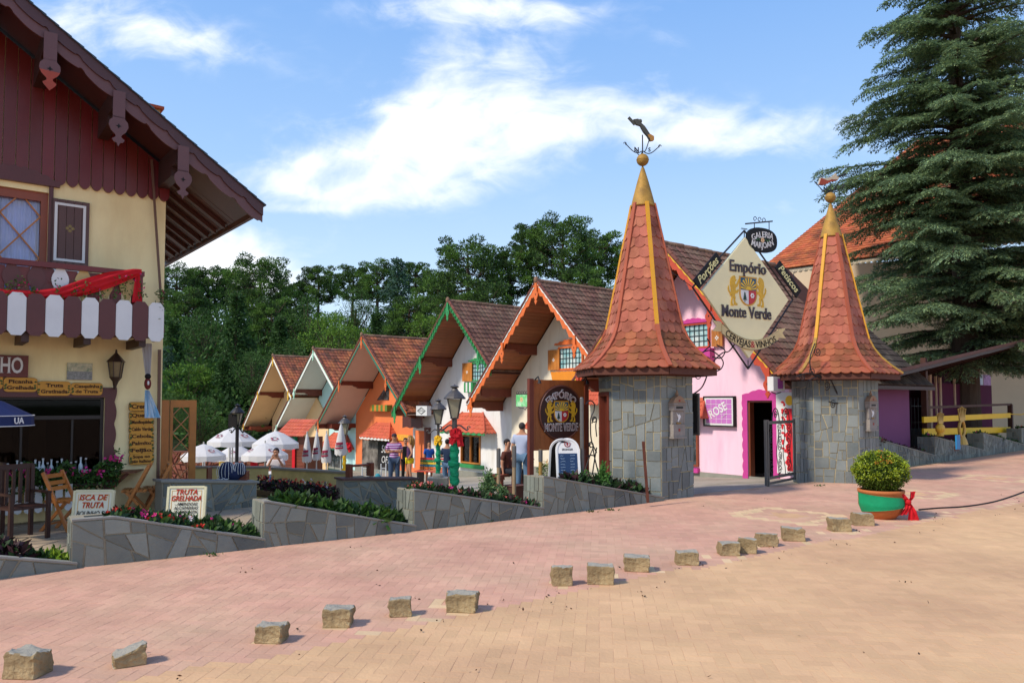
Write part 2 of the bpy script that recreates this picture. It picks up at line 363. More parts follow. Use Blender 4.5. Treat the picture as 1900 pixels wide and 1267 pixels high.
# courtyard floor, falling away behind the planters
mb = MB(); COLS = 60; ROWS = 50
for j in range(ROWS+1):
    for i in range(COLS+1):
        a = -45+i*1.9; b = 4+j*1.25+(j/ROWS)**2*20
        p = SV*a+DV*b
        mb.v.append((p.x, p.y, gz(p.x, p.y)-(.10 if b < 9.4 else 0)))
for j in range(ROWS):
    for i in range(COLS):
        q = [j*(COLS+1)+i, j*(COLS+1)+i+1, (j+1)*(COLS+1)+i+1, (j+1)*(COLS+1)+i]
        P0 = mb.v[q[0]]
        if all(mb.v[t][1] < wall_t(mb.v[t][0])-.2 for t in q): continue
        mb.f.append(tuple(q)); mb.m.append(0)
mb.v = [(x, y, z if y > wall_t(x)+.4 else min(z, -.05)) for x, y, z in mb.v]
struct(mb.build('courtyard_floor', CONC, smooth=True))
# hillside under the forest
mb = MB()
def hz(x, y):
    return -3.2+interp(y, [(46,0),(52,2.2),(58,5.0),(64,7.0),(85,12.5),(130,17),(200,12)])+.8*sin(x*.13)+.6*sin(y*.2+x*.07)
for j in range(30):
    for i in range(50):
        x = -130+i*5; y = 44+j*6; mb.v.append((x, y, hz(x, y)-(.5 if y < 60 else 0)))
for j in range(29):
    for i in range(49):
        mb.f.append((j*50+i, j*50+i+1, (j+1)*50+i+1, (j+1)*50+i)); mb.m.append(0)
struct(mb.build('hillside', mat('undergrowth', '#27351a', .95, .4, .4, .8, 3), smooth=True))
# ------------------------------------------------------------- slab cladding
def clip(poly, p, n, keep):             # cut a convex polygon by a line
    out = []; m = len(poly)
    for i in range(m):
        a, b = poly[i], poly[(i+1)%m]; da = ((a[0]-p[0])*n[0]+(a[1]-p[1])*n[1])*keep; db = ((b[0]-p[0])*n[0]+(b[1]-p[1])*n[1])*keep
        if da >= 0: out.append(a)
        if (da > 0 > db) or (da < 0 < db): t = da/(da-db); out.append((a[0]+(b[0]-a[0])*t, a[1]+(b[1]-a[1])*t))
    return out
def area(poly): return abs(sum(a[0]*b[1]-b[0]*a[1] for a, b in zip(poly, poly[1:]+poly[:1])))/2
def crazy(poly, amin, rg, ortho=False, dev=.5):
    out = []; st = [poly]
    while st:
        p = st.pop(); A = area(p)
        if A < amin*rg.uniform(1.0, 2.4) or len(p) < 3:
            if len(p) >= 3 and A > amin*.03: out.append(p)
            continue
        xs = [q[0] for q in p]; ys = [q[1] for q in p]; w = max(xs)-min(xs); h = max(ys)-min(ys)
        c = (min(xs)+w*rg.uniform(.36,.64), min(ys)+h*rg.uniform(.36,.64))
        if ortho: a = (0 if w*1.5 > h else pi/2)+rg.choice((0,0,0,0,rg.uniform(-.35,.35)))
        else: a = (0 if w > h else pi/2)+rg.uniform(-dev, dev)
        n = (cos(a), sin(a)); st.append(clip(p, c, n, 1)); st.append(clip(p, c, n, -1))
    return out
def slabs(mb, poly, amin, rg, M, th=.012, gap=.012, ortho=False, dev=.5, mi=0):
    """stone slabs over a flat polygon; M maps (u, v, out)"""
    for p in crazy(poly, amin, rg, ortho, dev):
        cx = sum(q[0] for q in p)/len(p); cy = sum(q[1] for q in p)/len(p); q2 = []
        A = sqrt(area(p)); k = max(.3, 1-gap/A*1.1)
        # inset by clipping each edge inwards
        r = p; sg = 1 if sum(a[0]*b[1]-b[0]*a[1] for a, b in zip(p, p[1:]+p[:1])) > 0 else -1
        for a, b in zip(p, p[1:]+p[:1]):
            dx, dy = b[0]-a[0], b[1]-a[1]; l = hypot(dx, dy)
            if l < 1e-6: continue
            n = (-dy/l*sg, dx/l*sg); g = gap/2*rg.uniform(.5, 1.8); r = clip(r, (a[0]+n[0]*g, a[1]+n[1]*g), n, 1)
            if len(r) < 3: break
        if len(r) < 3: continue
        n = len(r); t = th*rg.uniform(.6, 1.3)
        vs = [M@Vector((x, y, 0)) for x, y in r]+[M@Vector((cx+(x-cx)*.985, cy+(y-cy)*.985, t)) for x, y in r]
        mb.add(vs, [tuple(range(n, 2*n))]+[(i, (i+1)%n, n+(i+1)%n, n+i) for i in range(n)], mi)
def planeM(o, u, v):                    # u,v,normal matrix at o
    u = Vector(u).normalized(); v = Vector(v).normalized(); n = u.cross(v)
    return Matrix(((u.x,v.x,n.x,o[0]),(u.y,v.y,n.y,o[1]),(u.z,v.z,n.z,o[2]),(0,0,0,1)))
# ------------------------------------------------------------- street planters
def planter(px0, b0, t0, px1, b1, t1, label, depth=.5, slate=SLATE, flat=0.0):
    P0 = pg(px0, b0); P1 = pg(px1, b1); ln = (P1-P0).length; e = (P1-P0).normalized(); nb = Vector((-e.y, e.x, 0))
    z0 = EYE-(t0-745)/FPX*P0.y; z1 = max(.05, EYE-(t1-745)/FPX*P1.y)
    t = thing('planter_wall', label, 'planter', P0, atan2(e.y, e.x), 'slate clad planters along the pavement')
    xf = flat
    mb = MB(); T = .10
    def wedge(y0, y1, dz, xa, xb, zb=-.15):
        def zt(x): return (z0 if x <= xf else z0+(z1-z0)*(x-xf)/(ln-xf))+dz
        xs_ = [xa]+([xf] if xa < xf < xb else [])+[xb]
        mb.strip([((x, zt(x)), (x, zb)) for x in xs_], y0, y1)
    wedge(0, T, 0, 0, ln); wedge(depth-T, depth, 0, 0, ln); mb.box(0, .14, T, depth-T, -.15, z0-.001)
    mb.build('core', MORTD, t)
    mb = MB(); wedge(T, depth-T, -.05, .14, ln-.03); mb.build('soil', SOIL, t)
    rg = random.Random(int(px0)); mb = MB()
    poly = [(0,-.02),(ln,-.02),(ln,z1-.006)]+([(xf,z0-.006)] if xf > 0 else [])+[(0,z0-.006)]
    slabs(mb, poly, .034, rg, planeM((0,0,0),(1,0,0),(0,0,1)), th=.012, gap=.015, dev=.6)
    slabs(mb, [(0,-.02),(depth,-.02),(depth,z0-.006),(0,z0-.006)], .02, rg, planeM((0,depth,0),(0,-1,0),(0,0,1)), th=.012, gap=.011, ortho=True)
    mb.build('slab_cladding', slate, t)
    mb = MB(); e2 = .004
    def zt(x): return (z0 if x <= xf else z0+(z1-z0)*(x-xf)/(ln-xf))
    pts = [0]+([xf] if xf > 0 else [])+[ln]
    mb.strip([((x, zt(x)+.022), (x, zt(x)+.001)) for x in pts], -.015, T)
    mb.build('coping', CAPST, t)
    return dict(P=P0, e=e, n=nb, ln=ln, zt=zt, depth=depth, t=t)
PL = []
PL.append(planter(-190, 1100, 1018, 143, 1055, 1046, 'lowest slate planter at the far left, mostly bare soil with a few small shrubs'))
PL.append(planter(131, 1055, 965, 492, 1016, 999, 'slate planter in front of the two white menu boards, planted with pink flowers', flat=.42))
PL.append(planter(488, 1016, 931, 772, 985, 974, 'slate planter with plain green leafy plants left of the tall green wrapped lamp', flat=.05))
PL.append(planter(767, 985, 909, 1009, 957, 942, 'slate planter under the green wrapped lamp post, orange and magenta flowers', flat=.05))
PL.append(planter(1008, 957, 884, 1232, 929, 922, 'slate planter below the round painted sign, with rosemary and chalkboard beside it', flat=.03))
PL.append(planter(1618, 872, 812, 1737, 857, 845, 'slate planter against the shade-painted pink wall right of the second tower', slate=SLATE))
PL.append(planter(1735, 857, 811, 1826, 845, 835, 'slate planter with white and red flowers in front of the small gold crown', slate=SLATE, flat=.1))
PL.append(planter(1825, 845, 804, 1905, 834, 826, 'slate planter in front of the yellow railing, right of the taller gold crown', slate=SLATE, flat=.1))
PL.append(planter(1896, 835, 795, 2010, 822, 812, 'slate planter with red flowers at the right edge by the shade-painted pink shop', slate=SLATE, flat=.3))
# ============================================================= restaurant at the left
FO = W(300, 745, 13.0); FO.z = 0
F = Fr(FO, A_STREET)
R = thing('restaurant_building', 'cream yellow chalet restaurant with maroon boarded gable and balcony, at the left edge', 'building', FO, A_STREET)
def fl(px, py, y=0.0): return F.L(px, py, y)
ZB = 5.38                                # lower edge of the gable boards
PITCH = .69; EX = 1.236; EZ = 5.11       # eave end, eave height
def zr(x, off=0): return EZ+(EX-x)*PITCH+off   # underside line of the roof
# door / window openings measured off the picture
xd0, xd1 = fl(-60, 800)[0], fl(193, 800)[0]; zd1 = fl(193, 737)[1]; zsill = .62
xw0, xw1 = fl(-75, 420)[0], fl(89, 420)[0]; zw0, zw1 = fl(89, 500)[1]-.5, fl(89, 358)[1]
def facade(mb, x0, x1, ztop, holes, y0=0.0, y1=.2, z0=-.3):
    """front wall split into columns so that the openings are real holes"""
    xs = sorted({x0, x1, *[h[0] for h in holes], *[h[1] for h in holes]})
    if x0 < 0 < x1 and ztop(0) > ztop(x0)+.01 and ztop(0) > ztop(x1)+.01: xs = sorted({*xs, 0})
    for a, b in zip(xs, xs[1:]):
        hs = sorted([(h[2], h[3]) for h in holes if h[0] <= a+1e-6 and h[1] >= b-1e-6]); z = z0
        for (h0, h1) in hs:
            if h0 > z+1e-4: mb.prism([(a, z), (b, z), (b, h0), (a, h0)], y0, y1)
            z = h1
        mb.prism([(a, z), (b, z), (b, ztop(b)), (a, ztop(a))], y0, y1)
mb = MB()
facade(mb, -9, 0, lambda x: min(zr(x, -.02), 7.9), [(xd0, xd1, zsill, zd1), (xw0, xw1, zw0, zw1)], 0, .25)
mb.box(-.25, 0, .25, 5.6, -.3, zr(0)-.05); mb.box(-9, -.25, 5.3, 5.6, -.3, 5)
mb.box(-9, -.25, .25, 5.3, 2.62, 2.72)
w = mb.build('wall', YELLOWP, R)
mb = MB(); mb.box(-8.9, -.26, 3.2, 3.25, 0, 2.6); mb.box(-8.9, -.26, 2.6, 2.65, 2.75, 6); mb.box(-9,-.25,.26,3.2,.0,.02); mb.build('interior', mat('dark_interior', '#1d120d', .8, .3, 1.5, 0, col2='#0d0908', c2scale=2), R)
# gable boards with rounded ends
mb = MB(); x = .04; rg = random.Random(2)
bw = .175
while x > -8.6:
    xa, xb = x-bw+.012, x; cxx = (xa+xb)/2; zt = [zr(xa, -.03), zr(xb, -.03)]
    pts = [((xa, zt[0]), (xa, ZB+.07))]
    for k in range(1, 8):
        u = k/8; xx = xa+(xb-xa)*u; pts.append(((xx, zr(xx, -.03)), (xx, ZB+.07-.085*sin(pi*u)**.7)))
    pts.append(((xb, zt[1]), (xb, ZB+.07)))
    d = rg.uniform(0, .006); mb.strip(pts, -.055-d, -.003); x -= bw
mb.build('gable_boards', REDWOOD, R)
# roof: slab, eave rafters, tiles edge, rake boards
Yf = -1.3; nrm = Vector((PITCH, 0, 1)).normalized()
def slope_box(mb, x0, x1, y0, y1, o0, o1, mi=None):      # slab piece following the roof slope, offsets measured vertically
    mb.add([(x0,y0,zr(x0,o0)),(x1,y0,zr(x1,o0)),(x1,y1,zr(x1,o0)),(x0,y1,zr(x0,o0)),(x0,y0,zr(x0,o1)),(x1,y0,zr(x1,o1)),(x1,y1,zr(x1,o1)),(x0,y1,zr(x0,o1))],
           [(0,3,2,1),(4,5,6,7),(0,1,5,4),(1,2,6,5),(2,3,7,6),(3,0,4,7)], mi)
roof = MB(); slope_box(roof, -9, EX, Yf+.02, 6.0, .06, .15); rfo = roof.build('roof', mat('roof_dark', '#33202a', .6, .2, 1, .1), R)
mb = MB()
for k in range(62):                       # thin roof tiles, stepped along the rake
    xa = EX+.06-k*.165
    mb.add([(xa,Yf-.07,zr(xa,.165)),(xa,6.1,zr(xa,.165)),(xa-.22,6.1,zr(xa-.22,.152)),(xa-.22,Yf-.07,zr(xa-.22,.152)),
            (xa,Yf-.07,zr(xa,.185)),(xa,6.1,zr(xa,.185)),(xa-.22,6.1,zr(xa-.22,.165)),(xa-.22,Yf-.07,zr(xa-.22,.165))],
           [(0,1,2,3),(4,7,6,5),(0,4,5,1),(1,5,6,2),(2,6,7,3),(3,7,4,0)])
mb.build('roof_tiles', mat('dark_tile', '#3a4750', .45, .2, 2, .2), rfo)
mb = MB()
slope_box(mb, -9, EX-.02, Yf+.06, -.06, .035, .058)      # soffit lining over the gable
for k in range(31):                       # soffit boards under the side eave
    y = -.06+k*.19; slope_box(mb, .01, EX-.03, y, y+.17, .03, .058)
mb.build('soffit', mat('soffit_dark', '#4a211a', .4, .2, 2, .1, 30, island=.12), R)
mb = MB()
for k in range(5):                       # rafters under the eave
    y = .35+k*1.05; slope_box(mb, .02, EX-.1, y, y+.06, -.05, .03)
for k in range(5): y = .9+k; slope_box(mb, .02, EX-.1, y, y+.06, -.05, .03)
mb.box(EX-.06, EX+.005, -.9, 5.9, EZ-.02, EZ+.09)
mb.build('rafters', mat('rafter_wood', '#4f2a20', .45, .2, 2, .1), R)
def rake(mb, y0, y1, top, amp, base, per, ph=0.0):
    n = 420; pr = []
    for i in range(n+1):
        xx = EX+.02-i*(EX+9)/n; s_ = (EX-xx); u = (s_/per+ph)%1.0
        sc = abs(sin(pi*u)); notch = .02*(1 if u < .08 or u > .92 else 0)
        pr.append(((xx, zr(xx, top)), (xx, zr(xx, base-amp*sc+notch))))
    mb.strip(pr, y0, y1)
mb = MB(); rake(mb, Yf-.002, Yf+.03, .15, .05, -.155, .46); mb.build('rake_board', mat('rake_paint', '#64403f', .5, .1, 3, .1, 30), R)
mb = MB(); rake(mb, Yf-.034, Yf-.004, .16, .035, -.005, .42, .3); mb.build('rake_trim', mat('rake_paint_dark', '#4b2c2d', .5, .1, 3, .1, 30), R)
# purlin ends and the pendants in front of them
for i, (px, py) in enumerate(((92, 122), (219, 232), (338, 335), (-40, 8))):
    xl, zl = fl(px, py, Yf)
    mb = MB(); mb.prism([(xl-.08, zr(xl,.03)), (xl-.08, zr(xl)-.42), (xl+.08, zr(xl)-.42), (xl+.08, zr(xl,.03))], Yf+.35, -.003)
    mb.prism([(xl-.08, zr(xl,.03)), (xl-.08, zr(xl)-.28), (xl+.08, zr(xl)-.28), (xl+.08, zr(xl,.03))], Yf+.04, Yf+.35)
    mb.build('purlin', DARKWOOD, R)
    mb = MB(); zt = zr(xl, -.02); q = .085
    mb.strip([((xl-q, zt), (xl-q, zt-.42)), ((xl+q, zt), (xl+q, zt-.42))], Yf-.06, Yf-.036)
    out_ = [(q*.9,-.40),(q*1.0,-.43),(q*1.5,-.48),(q*1.6,-.55),(q*1.2,-.63),(q*.5,-.69),(q*.45,-.72),(q*1.05,-.76),(q*.75,-.80),(q*.3,-.81),(0,-.87)]
    poly = [(xl+a, zt+b) for a, b in out_]+[(xl-a, zt+b) for a, b in out_[::-1][1:]]
    mb.outline(poly, Yf-.06, Yf-.036, 0)
    st = [(0,.04),(.012,.012),(.04,0),(.012,-.012),(0,-.04),(-.012,-.012),(-.04,0),(-.012,.012)]
    mb.outline([(xl+a, zt-.55+b) for a, b in st], Yf-.065, Yf-.0605, 1)
    p = mb.build('pendant', [mat('rake_paint', 0), BLACK], R)
    if i == 0:
        mb = MB(); tip = [(q*1.55,-.58),(q*1.2,-.635),(q*.5,-.692),(q*.45,-.722),(q*1.07,-.762),(q*.75,-.805),(0,-.875)]
        mb.outline([(xl+a, zt+b) for a, b in tip]+[(xl-a, zt+b) for a, b in tip[::-1][1:]], Yf-.0635, Yf-.0605)
        mb.build('bare_tip', mat('bare_red', '#a24a3a', .7), p)
mb = MB(); mb.bar((fl(278,340)[0], -.09, zr(-.3)-.12), (fl(300, 640)[0], -.09, 3.05), .035)
mb.bar((fl(296,640)[0]-.02, -.09, 2.75), (fl(292, 850)[0], -.09, .05), .045); mb.build('downpipe', mat('pipe', '#6b4a38', .5), R)
# chimney
a = W(277, 205, 17.5); la = a-FO; lx, ly = la.dot(F.X), la.dot(F.Y)
mb = MB(); mb.box(lx-.2, lx+.2, ly-.2, ly+.2, zr(lx)-.2, la.z+.0); ch = mb.build('chimney', mat('brick', '#a8623c', .9, .25, 4, .5, 20, col2='#c9a060', c2scale=3), R)
mb = MB(); mb.box(lx-.27, lx+.27, ly-.27, ly+.27, la.z+.001, la.z+.07); mb.build('cap', mat('terracotta', '#b4512f', .8, .15, 3, .2), ch)
# upstairs window, lattice, shutter
wn = thing('window', None, None); wn.parent = R
mb = MB()
for (a, b) in ((xw1-.10, xw1), (xw1-.78, xw1-.66), (xw0, xw0+.1)): mb.box(a, b, .05, .13, zw0, zw1)
mb.box(xw0, xw1, .051, .129, zw1-.14, zw1-.002); mb.build('frame', mat('red_brown_wood', '#8a3f1d', .4, .15, 3, .1), wn)
mb = MB(); lx0, lx1 = xw1-.64, xw1-.10; h = zw1-.14-zw0
zz = zw0
hh = (lx1-lx0)*1.25
while zz < zw1-.14:
    z2 = min(zz+hh, zw1-.14); f_ = (z2-zz)/hh
    mb.bar((lx0, .075, zz), (lx0+(lx1-lx0)*f_, .075, z2), .022); mb.bar((lx1, .09, zz), (lx1-(lx1-lx0)*f_, .09, z2), .022); zz += hh
mb.build('lattice', HONEY, wn)
mb = MB(); mb.box(xw0, xw1, .14, .145, zw0, zw1); mb.build('pane', GLASSC, wn)
mb = MB(); n = 60; pr = []
for i in range(n+1):
    xx = xw0+.1+(xw1-xw0-.2)*i/n; mb.v += [(xx, .19+.025*sin(i*1.3), zw0), (xx, .19+.025*sin(i*1.3+.4), zw1)]
mb.f = [(2*i, 2*i+1, 2*i+3, 2*i+2) for i in range(n)]; mb.m = [0]*n; mb.build('curtain', mat('curtain', '#c3cbf0', .8, .1, 2, 0), wn, smooth=True)
mb = MB(); n = 40; x0, x1 = xw0-.1, fl(110, 358)[0]; zt = fl(110, 350)[1]
pr = []
for i in range(n+1):
    u = i/n; xx = x0+(x1-x0)*u; top = zt+.10+(.14*sin(pi*min(1, max(0, (u-.2)/.75)))+.02*sin(u*60) if .2 < u < .95 else 0)
    pr.append(((xx, top), (xx, zt-.0)))
mb.strip(pr, -.07, -.002); mb.box(xw1, xw1+.06, -.05, -.002, zw0, zt-.001); mb.build('window_head', MAROON, R)
sh = thing('shutter', None, None); sh.parent = R
s0, z1 = fl(94, 368); s1, z0 = fl(163, 497); z0 -= .25
mb = MB()
for k in range(5):
    xa = s0+(s1-s0)*k/5; mb.box(xa+.003, xa+(s1-s0)/5-.003, -.05, -.012, z0, z1)
mb.build('boards', mat('shutter_brown', '#5b3b34', .5, .12, 3, .1), sh)
mb = MB(); q = .04; zi = fl(130, 487)[1]; e = .055; f0, f1 = s0+e, s1-e
mb.box(f0, f0+q, -.056, -.0505, zi, z1-.06); mb.box(f1-q, f1, -.056, -.0505, zi, z1-.06); mb.box(f0+q, f1-q, -.056, -.0505, z1-.1, z1-.06); mb.box(f0+q, f1-q, -.056, -.0505, zi, zi+.04)
mb.box(f0, f1, -.056, -.0505, zi-.17, zi-.08); mb.build('white_border', WHITE, sh)
mb = MB(); cx = (s0+s1)/2; cz = fl(127, 425)[1]
for a, b in ((0,.045),(.05,0),(0,-.05),(-.05,0)): mb.ball((cx+a*.8, -.051, cz+b*.8), (.026,.004,.026), 10, 6)
mb.build('clover_cutout', mat('cut_out', '#8d7a4f', .8), sh)
# balcony
zb0 = 2.93
bx1 = fl(262, 520, -.85)[0]; mb = MB(); mb.box(-8.5, bx1+.1, -.9, -.001, zb0, zb0+.14)
mb.box(-8.5, bx1+.14, -1.0, -.9, zb0-.06, zb0+.02); bal = mb.build('balcony_floor', MAROON, R)
mb = MB(); zrail = fl(100, 492, -.85)[1]
mb.box(-8.5, bx1+.04, -.9, -.8, zrail-.05, zrail+.03); mb.box(bx1-.06, bx1+.04, -.8, -.01, zrail-.05, zrail+.03)
mb.box(bx1-.06, bx1+.02, -.88, -.82, zb0+.14, zrail-.05)
rl = mb.build('rail', REDWOOD, bal)
def baluster(xc, kind):
    mb = MB(); z0_, z1_ = zb0+.14, zrail-.05; H = z1_-z0_; n = 16; pr = []; wd_ = .13
    for i in range(n+1):
        u = i/n; hw = wd_*(.55+.35*sin(u*pi*3.0+.4)*(1 if u > .35 else 1.1)) if kind else wd_
        pr.append(((xc-hw, z0_+H*u), (xc+hw, z0_+H*u)))
    mb.strip(pr, -.86, -.83); return mb
k = 0; x = bx1-.2
while x > -8.2:
    baluster(x, 1).build('baluster', mat('baluster_cream', '#c9ab70', .6) if k < 3 else (MAROON if k % 3 else WHITE), bal); k += 1; x -= .31
mb = MB()
x = bx1-.04
while x > -8.2:
    mb.box(x-.10, x+.07, -.825, -.815, zb0+.14, zrail-.06); x -= .31
mb.build('rail_backing', REDWOOD, bal)
# flower box pickets, alternating white and maroon
pk = {0: WHITE, 1: MAROON}; zt_, zb_ = fl(150, 551, -1.05)[1], fl(150, 627, -1.05)[1]
xr = fl(304, 600, -1.05)[0]; pw = .235
i = 0; x = xr
while x > -8.0:
    mb = MB(); c_ = .055; xa, xb = x-pw+.006, x
    mb.outline([(xa+c_, zb_), (xb-c_, zb_), (xb, zb_+c_*1.3), (xb, zt_-c_*1.3), (xb-c_, zt_), (xa+c_, zt_), (xa, zt_-c_*1.3), (xa, zb_+c_*1.3)], -1.05-(.006 if i % 2 else 0), -1.02)
    mb.build('picket', pk[i % 2], bal); x -= pw; i += 1
mb = MB(); mb.box(-8, xr-.02, -1.0, -.92, zb_+.05, zb_+.3); mb.box(xr-.05, xr-.02, -1.0, -.5, zb_+.03, zt_-.03); mb.build('flower_box', MAROON, bal)
for px in (45, 160, 262):
    xc = fl(px, 640, -.9)[0]; mb = MB(); mb.prism([(xc-.05, zb0-.06), (xc-.05, zb0-.2), (xc+.05, zb0-.2), (xc+.05, zb0-.06)], -.98, -.003); mb.build('joist_end', DARKWOOD, bal)
# swag of red cloth
sg = MB(); n = 46; pts = []
C_ = fl(258, 502, -.93); SWT = [(-80,538),(0,538),(60,541),(110,535),(150,521),(200,507),(250,500),(262,501)]; SWB = [(-80,556),(0,556),(60,560),(110,557),(160,546),(210,531),(245,516),(262,508)]
for i in range(n+1):
    px = -80+342*i/n; a_ = fl(px, interp(px, SWT), -.93); b_ = fl(px, interp(px, SWB), -.93); pts.append((a_[0], (a_[1]+b_[1])/2, (a_[1]-b_[1])/2+.015))
K = 9
for (x, z, w_) in pts:
    for j in range(K): v = j/(K-1); sg.v.append((x, -.93-.05*sin(v*pi)-.022*sin(v*17+x*4)-.010*sin(v*31-x*7), z+w_*(1-2*v)))
sg.f = [(i*K+j, i*K+j+1, (i+1)*K+j+1, (i+1)*K+j) for i in range(n) for j in range(K-1)]; sg.m = [0]*len(sg.f)
x = C_[0]; b_ = len(sg.v)
sgo = sg.build('red_swag', RED, None, smooth=True); sgo.location = FO; sgo.rotation_euler = (0, 0, A_STREET); tag(sgo, 'long red cloth swag draped along the balcony rail', 'swag')
mb = MB(); K = 5; n = 8
for i in range(n+1):
    u = i/n
    for j in range(K): v = j/(K-1)-.5; mb.v.append((x-.02+v*(.05+.10*u), -.93-.02*sin(j*2.2), C_[1]-.02-.5*u))
mb.f = [(i*K+j, i*K+j+1, (i+1)*K+j+1, (i+1)*K+j) for i in range(n) for j in range(K-1)]; mb.m = [0]*len(mb.f)
mb.build('hanging_end', RED, sgo, smooth=True)
# trailing plants in the balcony box
rg = random.Random(11)
for n_, px in enumerate((15, 40, 60, 105, 140, 158, 185, 215, 235, 262, 302)):
    xc, zc = fl(px, 553, -.98); hgt = rg.uniform(.12, .42) if px < 300 else .1; q = FO+F.X*xc+F.Y*(-.98); mb = MB()
    for k in range(int(26+hgt*40)):
        u = rg.random(); leafquad(mb, (rg.gauss(0, .03+.03*u), rg.gauss(0, .03), hgt*u), .035, rg, 0 if rg.random() > .08 else 1, 1.4)
    if px > 300:
        for k in range(120): leafquad(mb, (rg.gauss(0, .04), rg.gauss(0, .06), .12-abs(rg.gauss(0, .16))), .035, rg, 0)
    p = mb.raw('balcony_plant', [LEAF, PINKF], None); p.location = (q.x, q.y, zc)
    tag(p, 'small straggly green plant growing out of the striped balcony flower box' if px < 300 else 'green plant trailing over the right end of the striped balcony box', 'plant', 'plants in the balcony flower box')
# shop front: frame, glass, sill, boards
mb = MB(); n = 60; fx1 = fl(214, 800)[0]; pr = []
ztop = fl(200, 719)[1]
for i in range(n+1):
    z = .0+ztop*i/n; pr.append(((xd1, z), (fx1-.03+.035*abs(sin(z*8.5)), z)))
vs = []
for (a, b) in pr: vs += [(a[0], -.04, a[1]), (b[0], -.04, b[1]), (a[0], -.002, a[1]), (b[0], -.002, b[1])]
fs = []
for i in range(n): o = 4*i; p = o+4; fs += [(o,o+1,p+1,p),(o+1,o+3,p+3,p+1),(o,p,p+2,o+2)]
mb.add(vs, fs); mb.box(-9, xd1, -.04, -.002, zd1, ztop-.0); shf = mb.build('shop_frame', MAROON, R)
mb = MB(); mb.box(xd0, xd1-.001, .06, .1, zd1-.04, zd1-.001); mb.box(xd1-.05, xd1-.001, .06, .1, zsill, zd1-.041); mb.box(xd0, xd1-.051, .05, .11, zd1-.36, zd1-.30)
for px in (40, 135): xx = fl(px, 800)[0]; mb.box(xx-.015, xx+.015, .06, .1, zsill, zd1-.37)
mb.build('glazing_bars', mat('dark_bar', '#1f1512', .4), shf)
mb = MB(); mb.box(xd0, xd1-.05, .078, .082, zsill, zd1-.05); mb.build('pane', GLASSD, shf)
mb = MB(); mb.box(xd0, xd1, -.14, .24, zsill-.08, zsill-.002); mb.build('sill', DARKWOOD, shf)
# faint shapes inside: wall panels and a round lamp
mb = MB(); rg = random.Random(4)
for k in range(5): xx = xd1-.6-k*.55; mb.box(xx-.15, xx+.12, 3.12, 3.19, .7, 1.5)
mb.build('wall_panels', mat('inner_panel', '#5c4634', .8), R)
# bottles on the sill
rg = random.Random(5); BOT = [mat('bottle_clear', '#d5dcda', .12, .1, 3, 0), mat('bottle_green', '#1d3a22', .12, .1, 3, 0), mat('bottle_dark', '#1f1210', .12, .1, 3, 0), mat('bottle_amber', '#5b3413', .12, .1, 3, 0)]
protos = []
for bm_ in BOT:
    mb = MB(); mb.lathe([(.032,0),(.036,.01),(.036,.15),(.03,.18),(.013,.21),(.012,.27),(.015,.28),(0,.28)], 12)
    b = mb.build('bottle', bm_, None, smooth=True); m2 = MB(); m2.lathe([(.0368,.04),(.0368,.12)], 12, cap=False); l_ = m2.build('bottle_label', mat('paper', '#cfc9b8', .7), b)
    m2 = MB(); m2.lathe([(.016,.265),(.016,.29),(0,.29)], 10); m2.build('cap', mat('bottle_cap', '#c9c4c0', .4), b); protos.append(b)
cl = ['clear glass bottle with a pale paper band, in the row on the restaurant window sill', 'dark green glass bottle in the row on the restaurant window sill', 'near black glass bottle in the row on the restaurant window sill', 'amber brown glass bottle in the row on the restaurant window sill']
px = 14; first = set()
while px < 172:
    k = rg.choice((0,0,1,2,2,3)); b = protos[k]
    if k in first: b = copy_tree(b)
    first.add(k); xx = fl(px, 865, -.03)[0]; q = FO+F.X*xx+F.Y*rg.uniform(-.09,.03); b.location = (q.x, q.y, zsill-.002); b.scale = (1,1,rg.uniform(.85,1.15)); b.rotation_euler = (0,0,rg.uniform(0,6))
    tag(b, cl[k], 'bottle', 'bottles on the restaurant window sill'); px += rg.choice((7, 8, 9, 9, 18))
for k, b in enumerate(protos):
    if k not in first: b.location = FO+F.X*fl(20+k*5, 865, .17)[0]+F.Y*.0+Vector((0,0,zsill)); tag(b, cl[k], 'bottle', 'bottles on the restaurant window sill')
# white pickets under the window
z0, z1 = fl(120, 948, -.35)[1], fl(120, 898, -.35)[1]; mb = None
fen = thing('picket_fence', 'low white picket fence under the restaurant window, half hidden by ivy', 'fence', FO, A_STREET)
x = fl(135, 900, -.35)[0]
while x > fl(-40, 900, -.35)[0]:
    mb = MB(); mb.outline([(x-.1, z0+.03), (x-.05, z0), (x, z0+.03), (x, z1), (x-.1, z1)], -.35, -.33); mb.build('picket', WHITE, fen); x -= .135
mb = MB(); mb.box(-4, fl(135, 900, -.35)[0], -.325, -.3, z0+.1, z0+.14); mb.box(-4, fl(190, 900, -.35)[0], -.32, -.05, z1-.05, z1-.01); mb.build('back_rail', DARKWOOD, fen)
mb = MB(); rg = random.Random(8)
for k in range(2600):
    px = rg.uniform(-60, 225); top = 868+10*sin(px*.09)+(0 if px < 190 else (px-190)*-.6); py = top+abs(rg.gauss(0, 22)); y = -.4+rg.uniform(-.1,.25)
    if py > 955: continue
    x, z = fl(px, py, y); leafquad(mb, (x, y, z), .06, rg, 0 if rg.random() > .25 else 1, 1.1)
for k in range(90):
    px = rg.choice((18, 45, 88, 118, 132, 160, 185, 205, 215, 222)); x, z = fl(px+rg.gauss(0, 3), 876+rg.gauss(0, 4)-(25 if px > 203 else 0), -.5); leafquad(mb, (x, -.5, z), .06, rg, 2, 1.0)
for k in range(60):
    u = rg.random(); x, z = fl(213+rg.gauss(0, 5)+8*u, 885-50*u, -.3); leafquad(mb, (x, -.3, z), .04, rg, 0)
